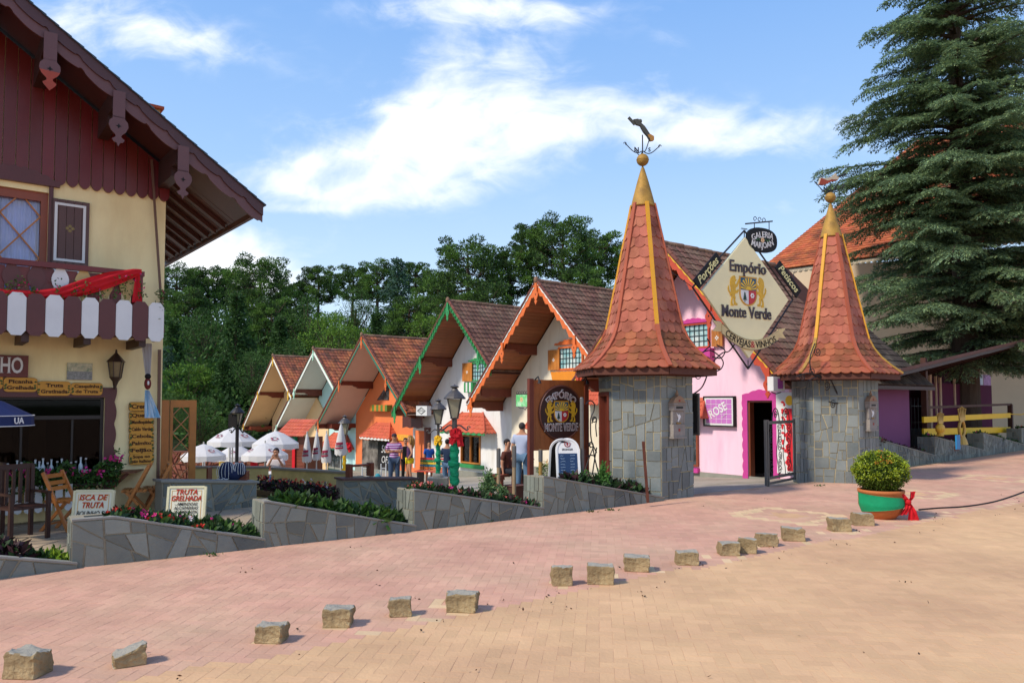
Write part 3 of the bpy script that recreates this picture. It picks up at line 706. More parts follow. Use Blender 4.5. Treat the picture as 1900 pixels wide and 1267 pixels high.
p = mb.raw('geranium_hedge', [LEAF, LEAFD, PINKF], None); p.location = FO; p.rotation_euler = (0,0,A_STREET); tag(p, 'trailing green geranium with a few pink flowers along the window sill', 'plant')
# hanging signs -----------------------------------------------------
SIGNY = mat('sign_amber', '#d2922f', .55, .12, 6, .1, 40); SIGNT = mat('sign_letter', '#3b1c12', .6); SIGNG = mat('sign_leaf', '#4a5a2a', .6)
def roundboard(w, h, r):
    p = []
    for (cx, cz, a0) in ((w/2-r, h/2-r, 0), (-w/2+r, h/2-r, 90), (-w/2+r, -h/2+r, 180), (w/2-r, -h/2+r, 270)):
        for k in range(5): a = radians(a0+k*22.5); p.append((cx+r*cos(a), cz+r*sin(a)))
    return p
def wood_sign(px0, px1, py0, py1, lines, label, y=-.06, roll=0.0, group=None):
    x0, z1 = fl(px0, py0, y); x1, z0 = fl(px1, py1, y); w, h = x1-x0, z1-z0
    q = FO+F.X*((x0+x1)/2)+F.Y*y; t = thing('menu_board', label, 'sign', (q.x, q.y, (z0+z1)/2), A_STREET, group)
    mb = MB(); mb.outline(roundboard(w, h, h*.24), 0, .03); mb.build('board', SIGNY, t)
    mb = MB(); mb.outline(roundboard(w*1.0+.006, h+.006, h*.26), .006, .028); mb.build('edge', SIGNT, t)
    mb = MB(); n = len(lines)
    for i, s_ in enumerate(lines):
        text(mb, s_, h*.62/n+.01, TM(0, -.004, h*(.5-(i+.5)/n)*.86), depth=.006, bold=.02, serif=.045, wid=min(w*.80, len(s_)*h*.36/n+.04))
    mb.build('lettering', SIGNT, t)
    mb = MB()
    for s_ in (-1, 1):
        for k in range(4): mb.ball((s_*(w*.45+RN.uniform(-.01,.01)), -.002, h*RN.uniform(-.32,.32)), (.018,.003,.013), 6, 4)
    mb.build('painted_leaves', SIGNG, t)
g1 = 'amber boards hung over the restaurant window'
wood_sign(7, 69, 700, 727, ['Picanha', 'Grelhada'], 'amber board lettered Picanha Grelhada over the restaurant window', group=g1)
wood_sign(70, 131, 707, 734, ['Truta', 'Gratinada'], 'amber board lettered Truta Gratinada over the restaurant window', group=g1)
wood_sign(132, 190, 710, 733, ['Casquinha', 'de Truta'], 'amber board lettered Casquinha de Truta over the restaurant window', group=g1)
wood_sign(-62, 5, 694, 722, ['Truta', 'Grelhada'], 'amber board at the picture edge over the restaurant window, cut off', group=g1)
g2 = 'amber boards in a column beside the restaurant window'
for (a, b, s_) in ((746, 762, 'Creme'), (764, 777, 'Queijo'), (777, 789, 'Mandioquinha'), (790, 802, 'Caldo Verde'), (803, 815, 'Cebola'), (816, 828, 'Palmito'), (829, 841, 'Feijão')):
    wood_sign(240, 285, a, b, [s_], 'amber board lettered %s in the column beside the restaurant window' % s_ if s_ != 'Creme' else 'topmost amber board of the column beside the restaurant window, partly behind blue cloth', group=g2)
wood_sign(240, 285, 842, 860, ['Sopa no', 'pão italiano'], 'amber board lettered Sopa no pão italiano, lowest of the column', group=g2)
# name board cut by the frame, ends with LHO
x0, z1 = fl(-95, 655, -.08); x1, z0 = fl(52, 700, -.08); w, h = x1-x0, z1-z0; q = FO+F.X*((x0+x1)/2)+F.Y*(-.08)
t = thing('name_board', 'red brown wooden name board ending in large white letters LHO', 'sign', (q.x, q.y, (z0+z1)/2), A_STREET)
mb = MB(); mb.box(-w/2, w/2, 0, .05, -h/2, h/2); mb.build('board', mat('board_redbrown', '#6a2a1e', .5, .2, 3, .15), t)
mb = MB(); text(mb, 'LHO', .34, TM(w/2-.27, -.008, 0), depth=.02, bold=.02, wid=.40, serif=.05); mb.build('lettering', mat('letter_white', '#d8d2cc', .6), t)
# tiled plaque
x0, z1 = fl(125, 673, -.03); x1, z0 = fl(171, 705, -.03); w, h = x1-x0, z1-z0; q = FO+F.X*((x0+x1)/2)+F.Y*(-.03)
t = thing('plaque', 'small grey and cream tiled plaque on the yellow wall beside the lantern', 'plaque', (q.x, q.y, (z0+z1)/2), A_STREET)
mb = MB(); mb.box(-w/2, w/2, 0, .027, -h/2, 0); mb.build('lower_tile', mat('tile_grey', '#8f8d88', .5, .5, 30, 0), t)
mb = MB(); mb.box(-w/2, w/2, 0, .027, .001, h/2); mb.build('upper_tile', mat('tile_cream', '#c9bd9a', .5, .3, 25, 0, col2='#7d8a70', c2scale=14), t)
# wall lantern
x, z = fl(215, 685, -.2); q = FO+F.X*x+F.Y*(-.2)
t = thing('wall_lantern', 'dark hexagonal wall lantern with amber glass on the yellow restaurant wall', 'lantern', (q.x, q.y, z), A_STREET)
mb = MB(); mb.lathe([(.15,.12),(.14,.13),(.02,.27),(.012,.33),(0,.33)], 6); mb.lathe([(.09,-.14),(.10,-.13),(.05,-.2),(.02,-.27),(.01,-.34)][::-1], 6)
for k in range(6): a = k*pi/3; mb.bar((.085*cos(a), .085*sin(a), -.13), (.12*cos(a), .12*sin(a), .12), .014)
mb.tube([(0, 0, -.3), (0, .1, -.32), (0, .19, -.2)], .014, 6); mb.build('frame', mat('lantern_brown', '#3d2a1f', .5), t)
mb = MB(); mb.lathe([(.08,-.13),(.113,.12)], 6, cap=False); mb.build('panes', mat('amber_pane', '#7c6a4a', .25, .2, 10, 0), t)
# hanging white cloth, doll and blue cloth at the balcony corner
x, z = fl(272, 640, -.55); q = FO+F.X*x+F.Y*(-.55)
t = thing('hanging_ornament', 'white gauze strip with small dark doll and blue white cloth hanging below balcony corner', 'ornament', (q.x, q.y, 0), A_STREET)
def drape(z0, z1, w0, w1, x0, x1, fold, K=13, n=16):
    mb = MB()
    for i in range(n+1):
        u = i/n; w = w0+(w1-w0)*u
        for j in range(K): v = j/(K-1)-.5; mb.v.append((x0+(x1-x0)*u+v*w, fold*sin(j*2.4+u*2), z0+(z1-z0)*u))
    mb.f = [(i*K+j, i*K+j+1, (i+1)*K+j+1, (i+1)*K+j) for i in range(n) for j in range(K-1)]; mb.m = [0]*len(mb.f); return mb
zt_ = fl(272, 637, -.55)[1]; z2 = fl(275, 695, -.55)[1]; z3 = fl(275, 727, -.55)[1]; z4 = fl(285, 775, -.55)[1]
drape(zt_, z2, .16, .07, 0, .03, .02).build('gauze', mat('gauze', '#c6c2c4', .8, .1, 6, 0, trans=.3), t, smooth=True)
mb = MB(); mb.ball((.03, 0, z2-.03), .05, 10, 7); mb.ball((.03, 0, z2-.15), (.055, .045, .1), 10, 7, 1); mb.ball((.03,-.03,z2-.14), (.02,.03,.04), 8, 6, 2)
mb.build('doll', [mat('doll_black', '#1d1516', .8), mat('doll_red', '#6d2522', .8), WHITE], t, smooth=True)
drape(z3+.03, z4, .06, .24, .02, .12, .03).build('blue_cloth', mat('blue_white_cloth', '#7fb4d6', .8, .1, 4, 0, col2='#dfe6ea', c2scale=9, stretch=(1,1,.15)), t, smooth=True)
# terrace floor
mb = MB(); a_, b_ = FO+F.X*3.0+F.Y*.6, FO-F.X*12+F.Y*.6
p3 = pg(-160, 1066); p4 = pg(480, 1010)
P = [p3+DV*.3, p4+DV*.45, a_, b_]
mb.add([(p.x, p.y, -.05) for p in P], [(0,1,2,3)]); tf = struct(mb.build('terrace_base', mat('terrace_joint', '#6f5f4b', .95, .2, 3, .3)))
mb = MB(); rg = random.Random(9)
Mx = Matrix.Translation((0,0,-.048)); slabs(mb, [(p.x, p.y) for p in P], .12, rg, Mx, th=.008, gap=.02, dev=.4)
struct(mb.build('terrace_paving', mat('terrace_stone', '#a08d74', .8, .15, 2, .3, 20, island=.15)))
# trellis screen right of the corner
a = W(301, 742, 14.0); b = W(365, 745, 14.4)
tr = thing('lattice_screen', 'tall varnished honey wood lattice screen beside the restaurant corner', 'screen', (a.x, a.y, -.05), atan2(b.y-a.y, b.x-a.x))
wq = (b-a).xy.length; H = a.z+.05; mb = MB()
mb.box(0, .13, 0, .07, 0, H); mb.box(.15, .20, 0, .06, 0, H); mb.box(wq-.12, wq, 0, .07, 0, H); mb.box(.2, wq-.12, .005, .055, H-.14, H-.001); mb.box(.2, wq-.12, .005, .055, .05, .3); mb.build('frame', HONEY, tr)
mb = MB(); lw = wq-.32; z = .3
while z < H-.14:
    z2 = min(z+lw*1.1, H-.14); f_ = (z2-z)/(lw*1.1)
    mb.bar((.2, .025, z), (.2+lw*f_, .025, z2), .03, .014); mb.bar((.2+lw, .04, z), (.2+lw-lw*f_, .04, z2), .03, .014); z += lw*1.1
    if z2 >= H-.141: break
mb.build('lattice', HONEY, tr)
# ============================================================= the row of steep gabled shops
TILEB = mat('tile_brown', '#6b4b3e', .85, .2, 2, .4, 25, island=.28, col2='#75604f', c2scale=1.3, c2lo=.45, c2hi=.7)
TILEO = mat('tile_orange', '#a8623f', .85, .2, 2, .4, 25, island=.25, col2='#5c3d31', c2scale=.8, c2lo=.40, c2hi=.60)
RIDGE = mat('ridge_tile', '#8a6a55', .85, .2, 3, .4, 25, island=.3)
BEAM = mat('beam_redbrown', '#6e2f1d', .5, .15, 3, .1)
AWN = mat('awning_tile', '#bd5c42', .6, .12, 3, .2, 25, island=.10)
def tile_field(mb, O, Ud, Vd, LU, LV, tu, tv, rg, th=.03):
    """barrel-ish tiles: U along the ridge, V down the slope"""
    Nn = Ud.cross(Vd).normalized()
    if Nn.z < 0: Nn = -Nn
    nu = int(LU/tu); nv = int(LV/tv); tu = LU/nu; tv = LV/nv
    for j in range(nv):
        for i in range(nu):
            o = O+Ud*(i*tu+rg.uniform(-.01,.01)*tu)+Vd*(j*tv); jit = rg.uniform(-.006, .006)
            vs = []
            for (v, h) in ((0, .004), (tv*1.12, th)):
                for (u, k) in ((0, 0), (tu*.28, .018), (tu*.72, .018), (tu, 0)): vs.append(o+Ud*u+Vd*(v+jit)+Nn*(h+k+jit*.4))
            for (u, k) in ((0, 0), (tu, 0)): vs.append(o+Ud*u+Vd*(tv*1.12)+Nn*(.001))
            mb.add(vs, [(0,4,5,1),(1,5,6,2),(2,6,7,3),(4,8,9,7,6,5)])
def house(apx, apy, D, tip, rtile, wallm, trim, trim2, soffit, name_label, depth=8.0, over=1.3, wfac=.80, group='steep gabled shops around the courtyard', holes=(), style='scallop', planks=True, beams=((.45, .0), (.95, .0)), soffw=None, rtip=None):
    A = W(apx, apy, D); f0 = Fr(A, A_HOUSE); xl, zl = f0.L(*tip); HS = {-1: abs(xl), 1: (f0.L(*rtip)[0] if rtip else abs(xl))}
    hw = abs(xl); drop = -zl; k = drop/hw
    o = A+SV*over; g = gz(o.x, o.y); o.z = g; H = A.z-g
    T = thing('gabled_shop', name_label, 'shop', o, A_HOUSE, group)
    fr = Fr(o, A_HOUSE); fr.H = H; fr.k = k; fr.hw = hw; fr.over = over; fr.T = T
    def zt(x, off=0): return H-abs(x)*k+off
    fr.zt = zt; ww = hw*wfac; fr.ww = ww
    mb = MB(); hl = [(fr.L(a, c)[0], fr.L(b, c)[0], fr.L(a, d)[1], fr.L(a, c)[1]) for (a, c, b, d) in holes]
    facade(mb, -ww, ww, lambda x: zt(x, -.28), hl, 0, .2, -.6)
    mb.box(-ww, -ww+.2, .2, depth-.2, -.6, zt(ww, -.28)-.0); mb.box(ww-.2, ww, .2, depth-.2, -.6, zt(ww, -.28)); facade(mb, -ww, ww, lambda x: zt(x, -.28), [], depth-.2, depth, -.6)
    mb.build('wall', wallm, T)
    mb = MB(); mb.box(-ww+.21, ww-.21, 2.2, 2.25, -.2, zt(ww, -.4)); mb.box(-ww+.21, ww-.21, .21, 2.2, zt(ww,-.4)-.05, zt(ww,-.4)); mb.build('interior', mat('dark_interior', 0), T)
    mb = MB(); mb.box(-ww-.02, ww+.02, -.025, -.002, -.6, .16); mb.build('base_strip', mat('base_stone', '#8b897d', .7, .12, 3, .2, 20), T)
    # roof slabs
    ln = sqrt(1+k*k); mb = MB()
    for sgn in (-1, 1):
        w_ = HS[sgn]; pr = [((0, zt(0, -.03)), (0, zt(0, -.17))), ((sgn*w_, zt(w_, -.03)), (sgn*w_, zt(w_, -.17)))]; mb.strip(pr, -over, depth+.5)
    rf = mb.build('roof', mat('roof_under', '#4a2c22', .8), T)
    mb = MB()
    nb = int(over/.13+1) if planks else 1
    if planks:                           # soffit planks run down the slope? they run along the ridge: thin lines stacked down
        m_ = int(hw*ln/.16)
        for sgn in (-1, 1):
            for i in range(m_):
                a, b = (i+.03)/m_*HS[sgn], (i+.95)/m_*HS[sgn]
                mb.strip([((sgn*a, zt(a, -.172)), (sgn*a, zt(a, -.19))), ((sgn*b, zt(b, -.172)), (sgn*b, zt(b, -.19)))], -over+.03, 1.2 if False else -.001)
                mb.strip([((sgn*a, zt(a, -.172)), (sgn*a, zt(a, -.19))), ((sgn*b, zt(b, -.172)), (sgn*b, zt(b, -.19)))], .2, depth+.4) if a > ww else None
    else:
        for sgn in (-1, 1): mb.strip([((0, zt(0, -.172)), (0, zt(0, -.20))), ((sgn*HS[sgn], zt(HS[sgn], -.172)), (sgn*HS[sgn], zt(HS[sgn], -.20)))], -over+.03, -.001)
    mb.build('soffit', soffit, T)
    rg = random.Random(int(apx)); mb = MB()
    for sgn in (-1, 1):
        Vd = Vector((sgn/ln, 0, -k/ln)); tile_field(mb, Vector((0, -over-.03, zt(0, -.028))), Vector((0, 1, 0)), Vd, depth+.5, HS[sgn]*ln+.05, .19, .27, rg)
    mb.build('roof_tiles', rtile, rf)
    mb = MB()                            # ridge and verge tiles
    n = int((depth+over)/.34)
    for i in range(n):
        y = -over-.08+i*.34; r0 = .085+rg.uniform(-.008,.008); mb.tube([(0, y, H-.02+rg.uniform(-.008,.008)), (0, y+.37, H+.0)], [r0, r0*.85], 8)
    mb.ball((0, -over-.06, H+.03), (.09,.08,.12), 8, 6)
    mb.build('ridge', RIDGE, rf)
    mb = MB()
    for sgn in (-1, 1):
        q_ = HS[sgn]; m_ = int(q_*ln/.27)
        for i in range(m_+1):
            a = i/m_*q_; b = min(q_, a+q_/m_*1.12); mb.tube([(sgn*a, -over-.02, zt(a, .0)), (sgn*b, -over-.02, zt(b, .012))], [.055, .065], 7)
    mb.build('verge_tiles', mat('verge_tile', '#6d4238', .85, .2, 3, .3, 25, island=.25), rf)
    # barge boards
    def barge(y0, y1, top, base, amp, per, sharp=False, teeth=False):
        mb = MB()
        for sgn in (-1, 1):
            n = int(HS[sgn]*ln*24); pr = []
            for i in range(n+1):
                a = HS[sgn]*i/n; s_ = a*ln; u = (s_/per) % 1
                if teeth: w_ = amp*(abs(sin(pi*u))**.6+.35*(1 if .42 < u < .58 else 0))
                elif sharp: w_ = amp*(.6*abs(sin(pi*u))+.4*sin(2*pi*u*2)*.5+.2)
                else: w_ = amp*abs(sin(pi*u))
                pr.append(((sgn*a, zt(a, top)), (sgn*a, zt(a, (base-w_)*1.15))))
            mb.strip(pr, y0, y1)
        return mb
    yf = -over
    if style == 'scallop':
        barge(yf-.03, yf-.002, -.02, -.22, .10, .42, teeth=True).build('barge_board', trim, T)
        barge(yf-.05, yf-.032, -.0, -.075, .035, .28).build('barge_trim', trim2, T)
    elif style == 'vine':
        b = barge(yf-.03, yf-.002, -.02, -.17, .10, .36, sharp=True)
        for sgn in (-1, 1):
            for i in range(int(HS[sgn]*ln/.2)):
                s_ = (i+.5)*.2/ln; b.tube([(sgn*s_, yf-.05, zt(s_, -.02)), (sgn*(s_+.07), yf-.05, zt(s_, -.16)), (sgn*(s_+.03), yf-.05, zt(s_, -.3)), (sgn*(s_+.12), yf-.04, zt(s_, -.33))], .022, 5)
        b.build('barge_board', trim, T)
    else:
        barge(yf-.03, yf-.002, -.02, -.17, .045, .22).build('barge_board', trim, T)
        barge(yf-.05, yf-.032, -.14, -.23, .03, .18).build('barge_trim', trim2, T)
    # purlins under the soffit and pendants on the barge boards
    for (fx, dz) in beams:
        a = hw*fx; w_ = .09
        for sgn in (-1, 1):
            if a > HS[sgn]-.1: continue
            mb = MB(); zt0 = zt(a, -.2)
            vs = [(-over+.06, zt0+.05), (-over+.06, zt0-.16), (-over*.62, zt0-.16), (-over*.58, zt0-.22), (-over*.5, zt0-.25), (-over*.46, zt0-.32), (-.003, zt0-.32), (-.003, zt0+.05)]; n = len(vs)
            mb.add([(sgn*a-w_, y, z) for y, z in vs]+[(sgn*a+w_, y, z) for y, z in vs], [tuple(range(n)), tuple(range(2*n-1, n-1, -1))]+[(i, (i+1) % n, n+(i+1) % n, n+i) for i in range(n)])
            mb.build('purlin', BEAM if not planks else BROWN, T)
    q = .075; oo = [(q*.75,.0),(q*.75,-.30),(q*1.5,-.37),(q*1.55,-.44),(q*.9,-.54),(q*.4,-.60),(q*1.0,-.64),(q*.5,-.69),(0,-.76)]
    pend = [0.0, -.46, .46, -.93, .93]
    for a in pend:
        x = a*hw
        if x > HS[1]-.05: continue
        z = zt(x, -.08); s_ = 1.0 if style != 'slim' else .8; mb = MB()
        mb.outline([(x+b*s_, z+c*s_) for b, c in oo]+[(x-b*s_, z+c*s_) for b, c in oo[::-1][1:]], yf-.085, yf-.055)
        mb.ball((x, yf-.086, z-.40*s_), (.022,.004,.03), 8, 5, 1)
        mb.build('pendant', [trim, BLACK], T)
        if a == 0 and style == 'scallop':
            mb = MB()
            for sg_ in (-1, 1): mb.ball((sg_*.13, yf-.05, z-.10), (.07,.02,.05), 8, 6)
            mb.build('pendant_ears', trim, T)
    return fr
def hx(fr, px, py, y=0.0): return fr.L(px, py, y)
def part_empty(name, fr):
    e = bpy.data.objects.new(name, None); COL.objects.link(e); e.parent = fr.T; e.empty_display_size = .1; return e
def awning(fr, px0, px1, py0, py1, out_=.55, valance=None, mt=AWN):
    """small hipped tile awning over an opening"""
    x0, z1 = hx(fr, px0, py0); x1 = hx(fr, px1, py1, -out_)[0]; x0 = hx(fr, px0, py1, -out_)[0]; z0 = hx(fr, px0, py1, -out_)[1]; mb = MB(); w = x1-x0; rg = random.Random(1)
    cx = (x0+x1)/2; r = .22*w; zz = z1; nr = 5
    e = part_empty('awning', fr)
    for j in range(nr):                   # courses of scalloped tiles
        u0, u1 = j/nr, (j+1)/nr
        for side in range(3):
            n = 9 if side == 1 else 4
            for i in range(n):
                def P(u, v):
                    if side == 1: return Vector((cx+(2*v-1)*(r+(w/2-r)*u), -out_*u, zz+(z0-zz)*u))
                    s_ = -1 if side == 0 else 1
                    return Vector((cx+s_*(r+(w/2-r)*u), -out_*u*(1-v), zz+(z0-zz)*u))
                a, b, c_, d = P(u0, i/n), P(u0, (i+1)/n), P(u1, (i+1)/n), P(u1, i/n); m = P(u1+.05, (i+.5)/n); up = Vector((0, -.015, .03))
                mb.add([a+up*.2, b+up*.2, c_+up, m+up, d+up, c_, m, d], [(0,1,2,3,4),(2,5,6,3),(3,6,7,4)])
    for s_ in (-1, 1): mb.tube([(cx+s_*r, 0, zz+.02), (x0 if s_ < 0 else x1, -out_, z0+.04)], .035, 6)
    mb.build('awning_tiles', mt, e)
    mb = MB(); mb.add([(x0,-out_,z0-.01),(x1,-out_,z0-.01),(x1,-.003,z0-.01),(x0,-.003,z0-.01),(cx+r,-.003,zz-.03),(cx-r,-.003,zz-.03)], [(0,1,2,3),(0,5,4,1),(1,4,2),(0,3,5),(2,4,5,3)]); mb.build('awning_frame', DARKWOOD, e)
    if valance:
        mb = MB(); n = 48; pr = []
        for i in range(n+1): x = x0+(x1-x0)*i/n; pr.append(((x, z0), (x, z0-.07-.04*abs(sin(i*.55)))))
        mb.strip(pr, -out_-.01, -out_+.01); mb.build('valance', valance, e)
def window(fr, px0, py0, px1, py1, fm, nx=4, nz=3, y=-.03, thick=.05, glassm=None, fw=.05):
    x0, z1 = hx(fr, px0, py0); x1, z0 = hx(fr, px1, py1); e = part_empty('window', fr)
    mb = MB(); mb.box(x0-fw, x0, y-thick, -.002, z0-fw, z1+fw); mb.box(x1, x1+fw, y-thick, -.002, z0-fw, z1+fw); mb.box(x0, x1, y-thick, -.002, z1, z1+fw); mb.box(x0, x1, y-thick, -.002, z0-fw, z0); mb.build('frame', fm, e)
    mb = MB()
    for i in range(1, nx): xx = x0+(x1-x0)*i/nx; mb.box(xx-.010, xx+.010, y-.012, y+.012, z0, z1)
    for i in range(1, nz): zz = z0+(z1-z0)*i/nz; mb.box(x0, x1, y-.010, y+.010, zz-.010, zz+.010)
    mb.build('glazing_bars', mat('bar_dark', '#2a3a40', .5), e)
    mb = MB(); mb.box(x0, x1, y+.013, y+.018, z0, z1); mb.build('pane', glassm or mat('sky_pane', '#84b7bb', .12, .35, 1.5, 0, col2='#d7e0da', c2scale=2.2), e)
    return e, x0, x1, z0, z1
def shutter(fr, px0, py0, px1, py1, m, y=-.09):
    x0, z1 = hx(fr, px0, py0, y); x1, z0 = hx(fr, px1, py1, y); e = part_empty('shutter', fr); mb = MB()
    n = 4
    for i in range(n): a = x0+(x1-x0)*i/n; mb.box(a+.003, a+(x1-x0)/n-.003, y-.015, y+.02, z0, z1)
    mb.build('boards', m, e)
    mb = MB(); cx, cz = (x0+x1)/2, (z0+z1)/2
    for a, b in ((0,.05),(.05,0),(0,-.05),(-.05,0)): mb.ball((cx+a*.8, y-.017, cz+b*.8), (.022,.004,.03), 8, 5)
    mb.build('clover_cutout', WHITE, e)
def hood(fr, px0, px1, py, m, h=.16, amp=.08, name='window_head'):
    x0, z = hx(fr, px0, py); x1 = hx(fr, px1, py)[0]; pr = []; n = 30
    for i in range(n+1):
        u = i/n; pr.append(((x0+(x1-x0)*u, z+h*.4+(h*.6+amp*sin(pi*u))*sin(pi*min(1, u*1.0))+.015*sin(u*40)), (x0+(x1-x0)*u, z)))
    mb = MB(); mb.strip(pr, -.10, -.003); mb.build(name, m, fr.T)
def dim(px0, py0, px1, py1, fr): x0, z1 = hx(fr, px0, py0); x1, z0 = hx(fr, px1, py1); return x0, x1, z0, z1
# --- house colours
WHT = mat('white_plaster', '#e2dfda', .85, .06, 1, .1, 50, col2='#cdc6ba', c2scale=1.1, c2lo=.5, c2hi=.75, stretch=(1.5,1.5,.3))
CRM = mat('cream_plaster', '#e4d8c0', .85, .06, 1, .1, 50, col2='#cfbd9f', c2scale=1.1, c2lo=.5, c2hi=.75, stretch=(1.5,1.5,.3))
PNK = mat('pink_plaster', '#f2c8d6', .85, .06, 1, .1, 50, col2='#e2b2c5', c2scale=1.1, c2lo=.5, c2hi=.75, stretch=(1.5,1.5,.3))
ORG = mat('orange_plaster', '#de7a48', .85, .08, 1, .1, 50)
MNT = mat('mint_plaster', '#b9dcd6', .85, .05, 1, .1, 50)
YLW = mat('apricot_plaster', '#e3c08f', .85, .05, 1, .1, 50)
T_OR = mat('orange_trim', '#d96a2b', .55, .1, 4, .1); T_GR = mat('green_trim', '#2f8a4c', .55, .12, 4, .1); T_GD = mat('teal_trim', '#2f6b54', .55); T_MN = mat('mint_trim', '#a9d8be', .55); T_YL = mat('yellow_trim', '#e0ae2c', .55); T_WH = mat('white_trim', '#e3e3da', .55); T_BO = mat('burnt_orange', '#bb4526', .55, .1)
MAG = mat('magenta_paint', '#c23a8c', .55, .06, 3, .05)
S_CREAM = mat('soffit_cream', '#d9bd92', .8, .05, 1, .05); S_WH = mat('soffit_white', '#d2d4cc', .8, .05, 1, .05); S_PK = mat('soffit_pinkish', '#d3b6a4', .8, .05, 1, .05)
h1 = house(508, 660, 45.5, (450, 793), TILEO, YLW, T_YL, T_WH, S_CREAM, 'apricot shop with yellow trimmed gable, farthest and smallest of the row', planks=False, style='slim', over=1.6, rtip=(541, 738))
h2 = house(583, 647, 41.0, (510, 795), TILEO, MNT, T_MN, T_WH, S_WH, 'mint green shop with white and mint trimmed gable, beside the orange shop', planks=False, style='slim', over=1.6, rtip=(626, 735))
h3 = house(673, 622, 36.0, (587, 789), TILEO, ORG, T_OR, T_GD, S_PK, 'orange shop with orange and green scalloped gable boards and a tiled awning', planks=False, style='slim', over=1.8, rtip=(755, 774))
h4 = house(833, 558, 30.0, (728, 764), TILEB, WHT, T_GR, T_GR, SOFFIT, 'white shop under a gable with green carved trim and dark plank soffit', style='vine', over=1.5, rtip=(912, 676), holes=((771, 798, 792, 885), (856, 806, 892, 862)))
h5 = house(997, 521, 25.5, (868, 748), TILEB, CRM, T_OR, T_WH, SOFFIT, 'cream shop under a gable with bright orange carved trim and white edge line', over=1.5)
h6 = house(1226, 449, 21.0, (1064, 708), TILEB, PNK, T_BO, T_YL, SOFFIT, 'pale pink shop with magenta door frame behind the hanging diamond sign', over=1.3, wfac=.86, holes=((1388, 743, 1437, 897),), depth=4.7)
# ============================================================= openings and trim of each shop
# --- pink shop
BIN = mat('dark_door', '#1c1210', .8)
x0, x1, z0, z1 = dim(1388, 743, 1437, 897, h6)
mb = MB(); n = 70
for sgn, xa in ((-1, x0), (1, x1)):
    pr = []
    for i in range(n+1): z = -.0+(z1+.0)*i/n; pr.append((z, xa+sgn*(.14+.035*abs(sin(z*11)))))
    vs = []
    for z, xo in pr: vs += [(xa, -.05, z), (xo, -.05, z), (xo, -.002, z)]
    mb.add(vs, [(3*i, 3*i+1, 3*i+4, 3*i+3) for i in range(n)]+[(3*i+1, 3*i+2, 3*i+5, 3*i+4) for i in range(n)])
n = 40; pr = []
for i in range(n+1):
    u = i/n; x = x0-.16+(x1-x0+.32)*u; pr.append(((x, z1+.16+.12*sin(pi*u)**2+.02*abs(sin(u*16))), (x, z1)))
mb.strip(pr, -.05, -.002); mb.build('door_frame', MAG, h6.T)
mb = MB(); mb.box(x0, x0+.05, .0, .2, 0, z1); mb.box(x0+.05, x1, .0, .2, z1-.05, z1-.001); mb.build('door_jamb', mat('jamb', '#7a3b20', .5), h6.T)
e, a, b, c, d = window(h6, 1264, 606, 1316, 642, T_BO, 6, 4)
hood(h6, 1258, 1320, 603, MAG, h=.10, amp=.04)
shutter(h6, 1320, 612, 1341, 642, HONEY)
mb = MB(); x0, x1, z0, z1 = dim(1262, 650, 1326, 672, h6); mb.box(x0, x1, -.22, -.003, z0, z1); mb.build('flower_box', MAG, h6.T)
e, a, b, c, d = window(h6, 1272, 770, 1295, 862, mat('red_brown_wood', 0), 2, 2, glassm=mat('dim_pane', '#2e3133', .12, .6, 3, 0, col2='#565c5e', c2scale=3))
mb = MB(); x0, x1, z0, z1 = dim(1268, 866, 1299, 877, h6); mb.box(x0, x1, -.12, -.003, z0, z1); mb.build('window_sill', MAG, h6.T)
awning(h6, 1262, 1301, 738, 775, .45)
# square sign with pink grid
x0, x1, z0, z1 = dim(1309, 735, 1367, 792, h6); w, h = x1-x0, z1-z0; q = h6.o+SV*(-.10)+Vector((cos(A_HOUSE), sin(A_HOUSE), 0))*((x0+x1)/2)
t = thing('grid_sign', 'square dark framed sign with pink tiled grid and white curly lettering on the pink wall', 'sign', (q.x, q.y, q.z+(z0+z1)/2), A_HOUSE)
mb = MB(); f = .035
for bx in ((-w/2, w/2, -h/2, -h/2+f), (-w/2, w/2, h/2-f, h/2), (-w/2, -w/2+f, -h/2+f, h/2-f), (w/2-f, w/2, -h/2+f, h/2-f)): mb.box(bx[0], bx[1], -.02, .097, bx[2], bx[3])
mb.build('frame', BLACK, t)
mb = MB(); mb.box(-w/2+f, w/2-f, 0, .01, -h/2+f, h/2-f); mb.build('panel', WHITE, t)
mb = MB(); g = .05; n = 5; cw = (w-2*f-2*g)/n; ch_ = (h-2*f-2*g)/n
for i in range(n):
    for j in range(n): a = -w/2+f+g+i*cw; b = -h/2+f+g+j*ch_; mb.box(a+.006, a+cw-.006, -.004, -.0005, b+.006, b+ch_-.006)
mb.build('grid_tiles', mat('orchid', '#c070b8', .5), t)
mb = MB(); text(mb, 'ROSE', .34, TM(-.02, -.010, .02, radians(27)), depth=.006, bold=.02, wid=.62); mb.tube([(.10+.02*i, -.012, -.17+.012*i+.02*sin(i*2.2)) for i in range(9)], .007, 4); mb.build('lettering', WHITE, t)
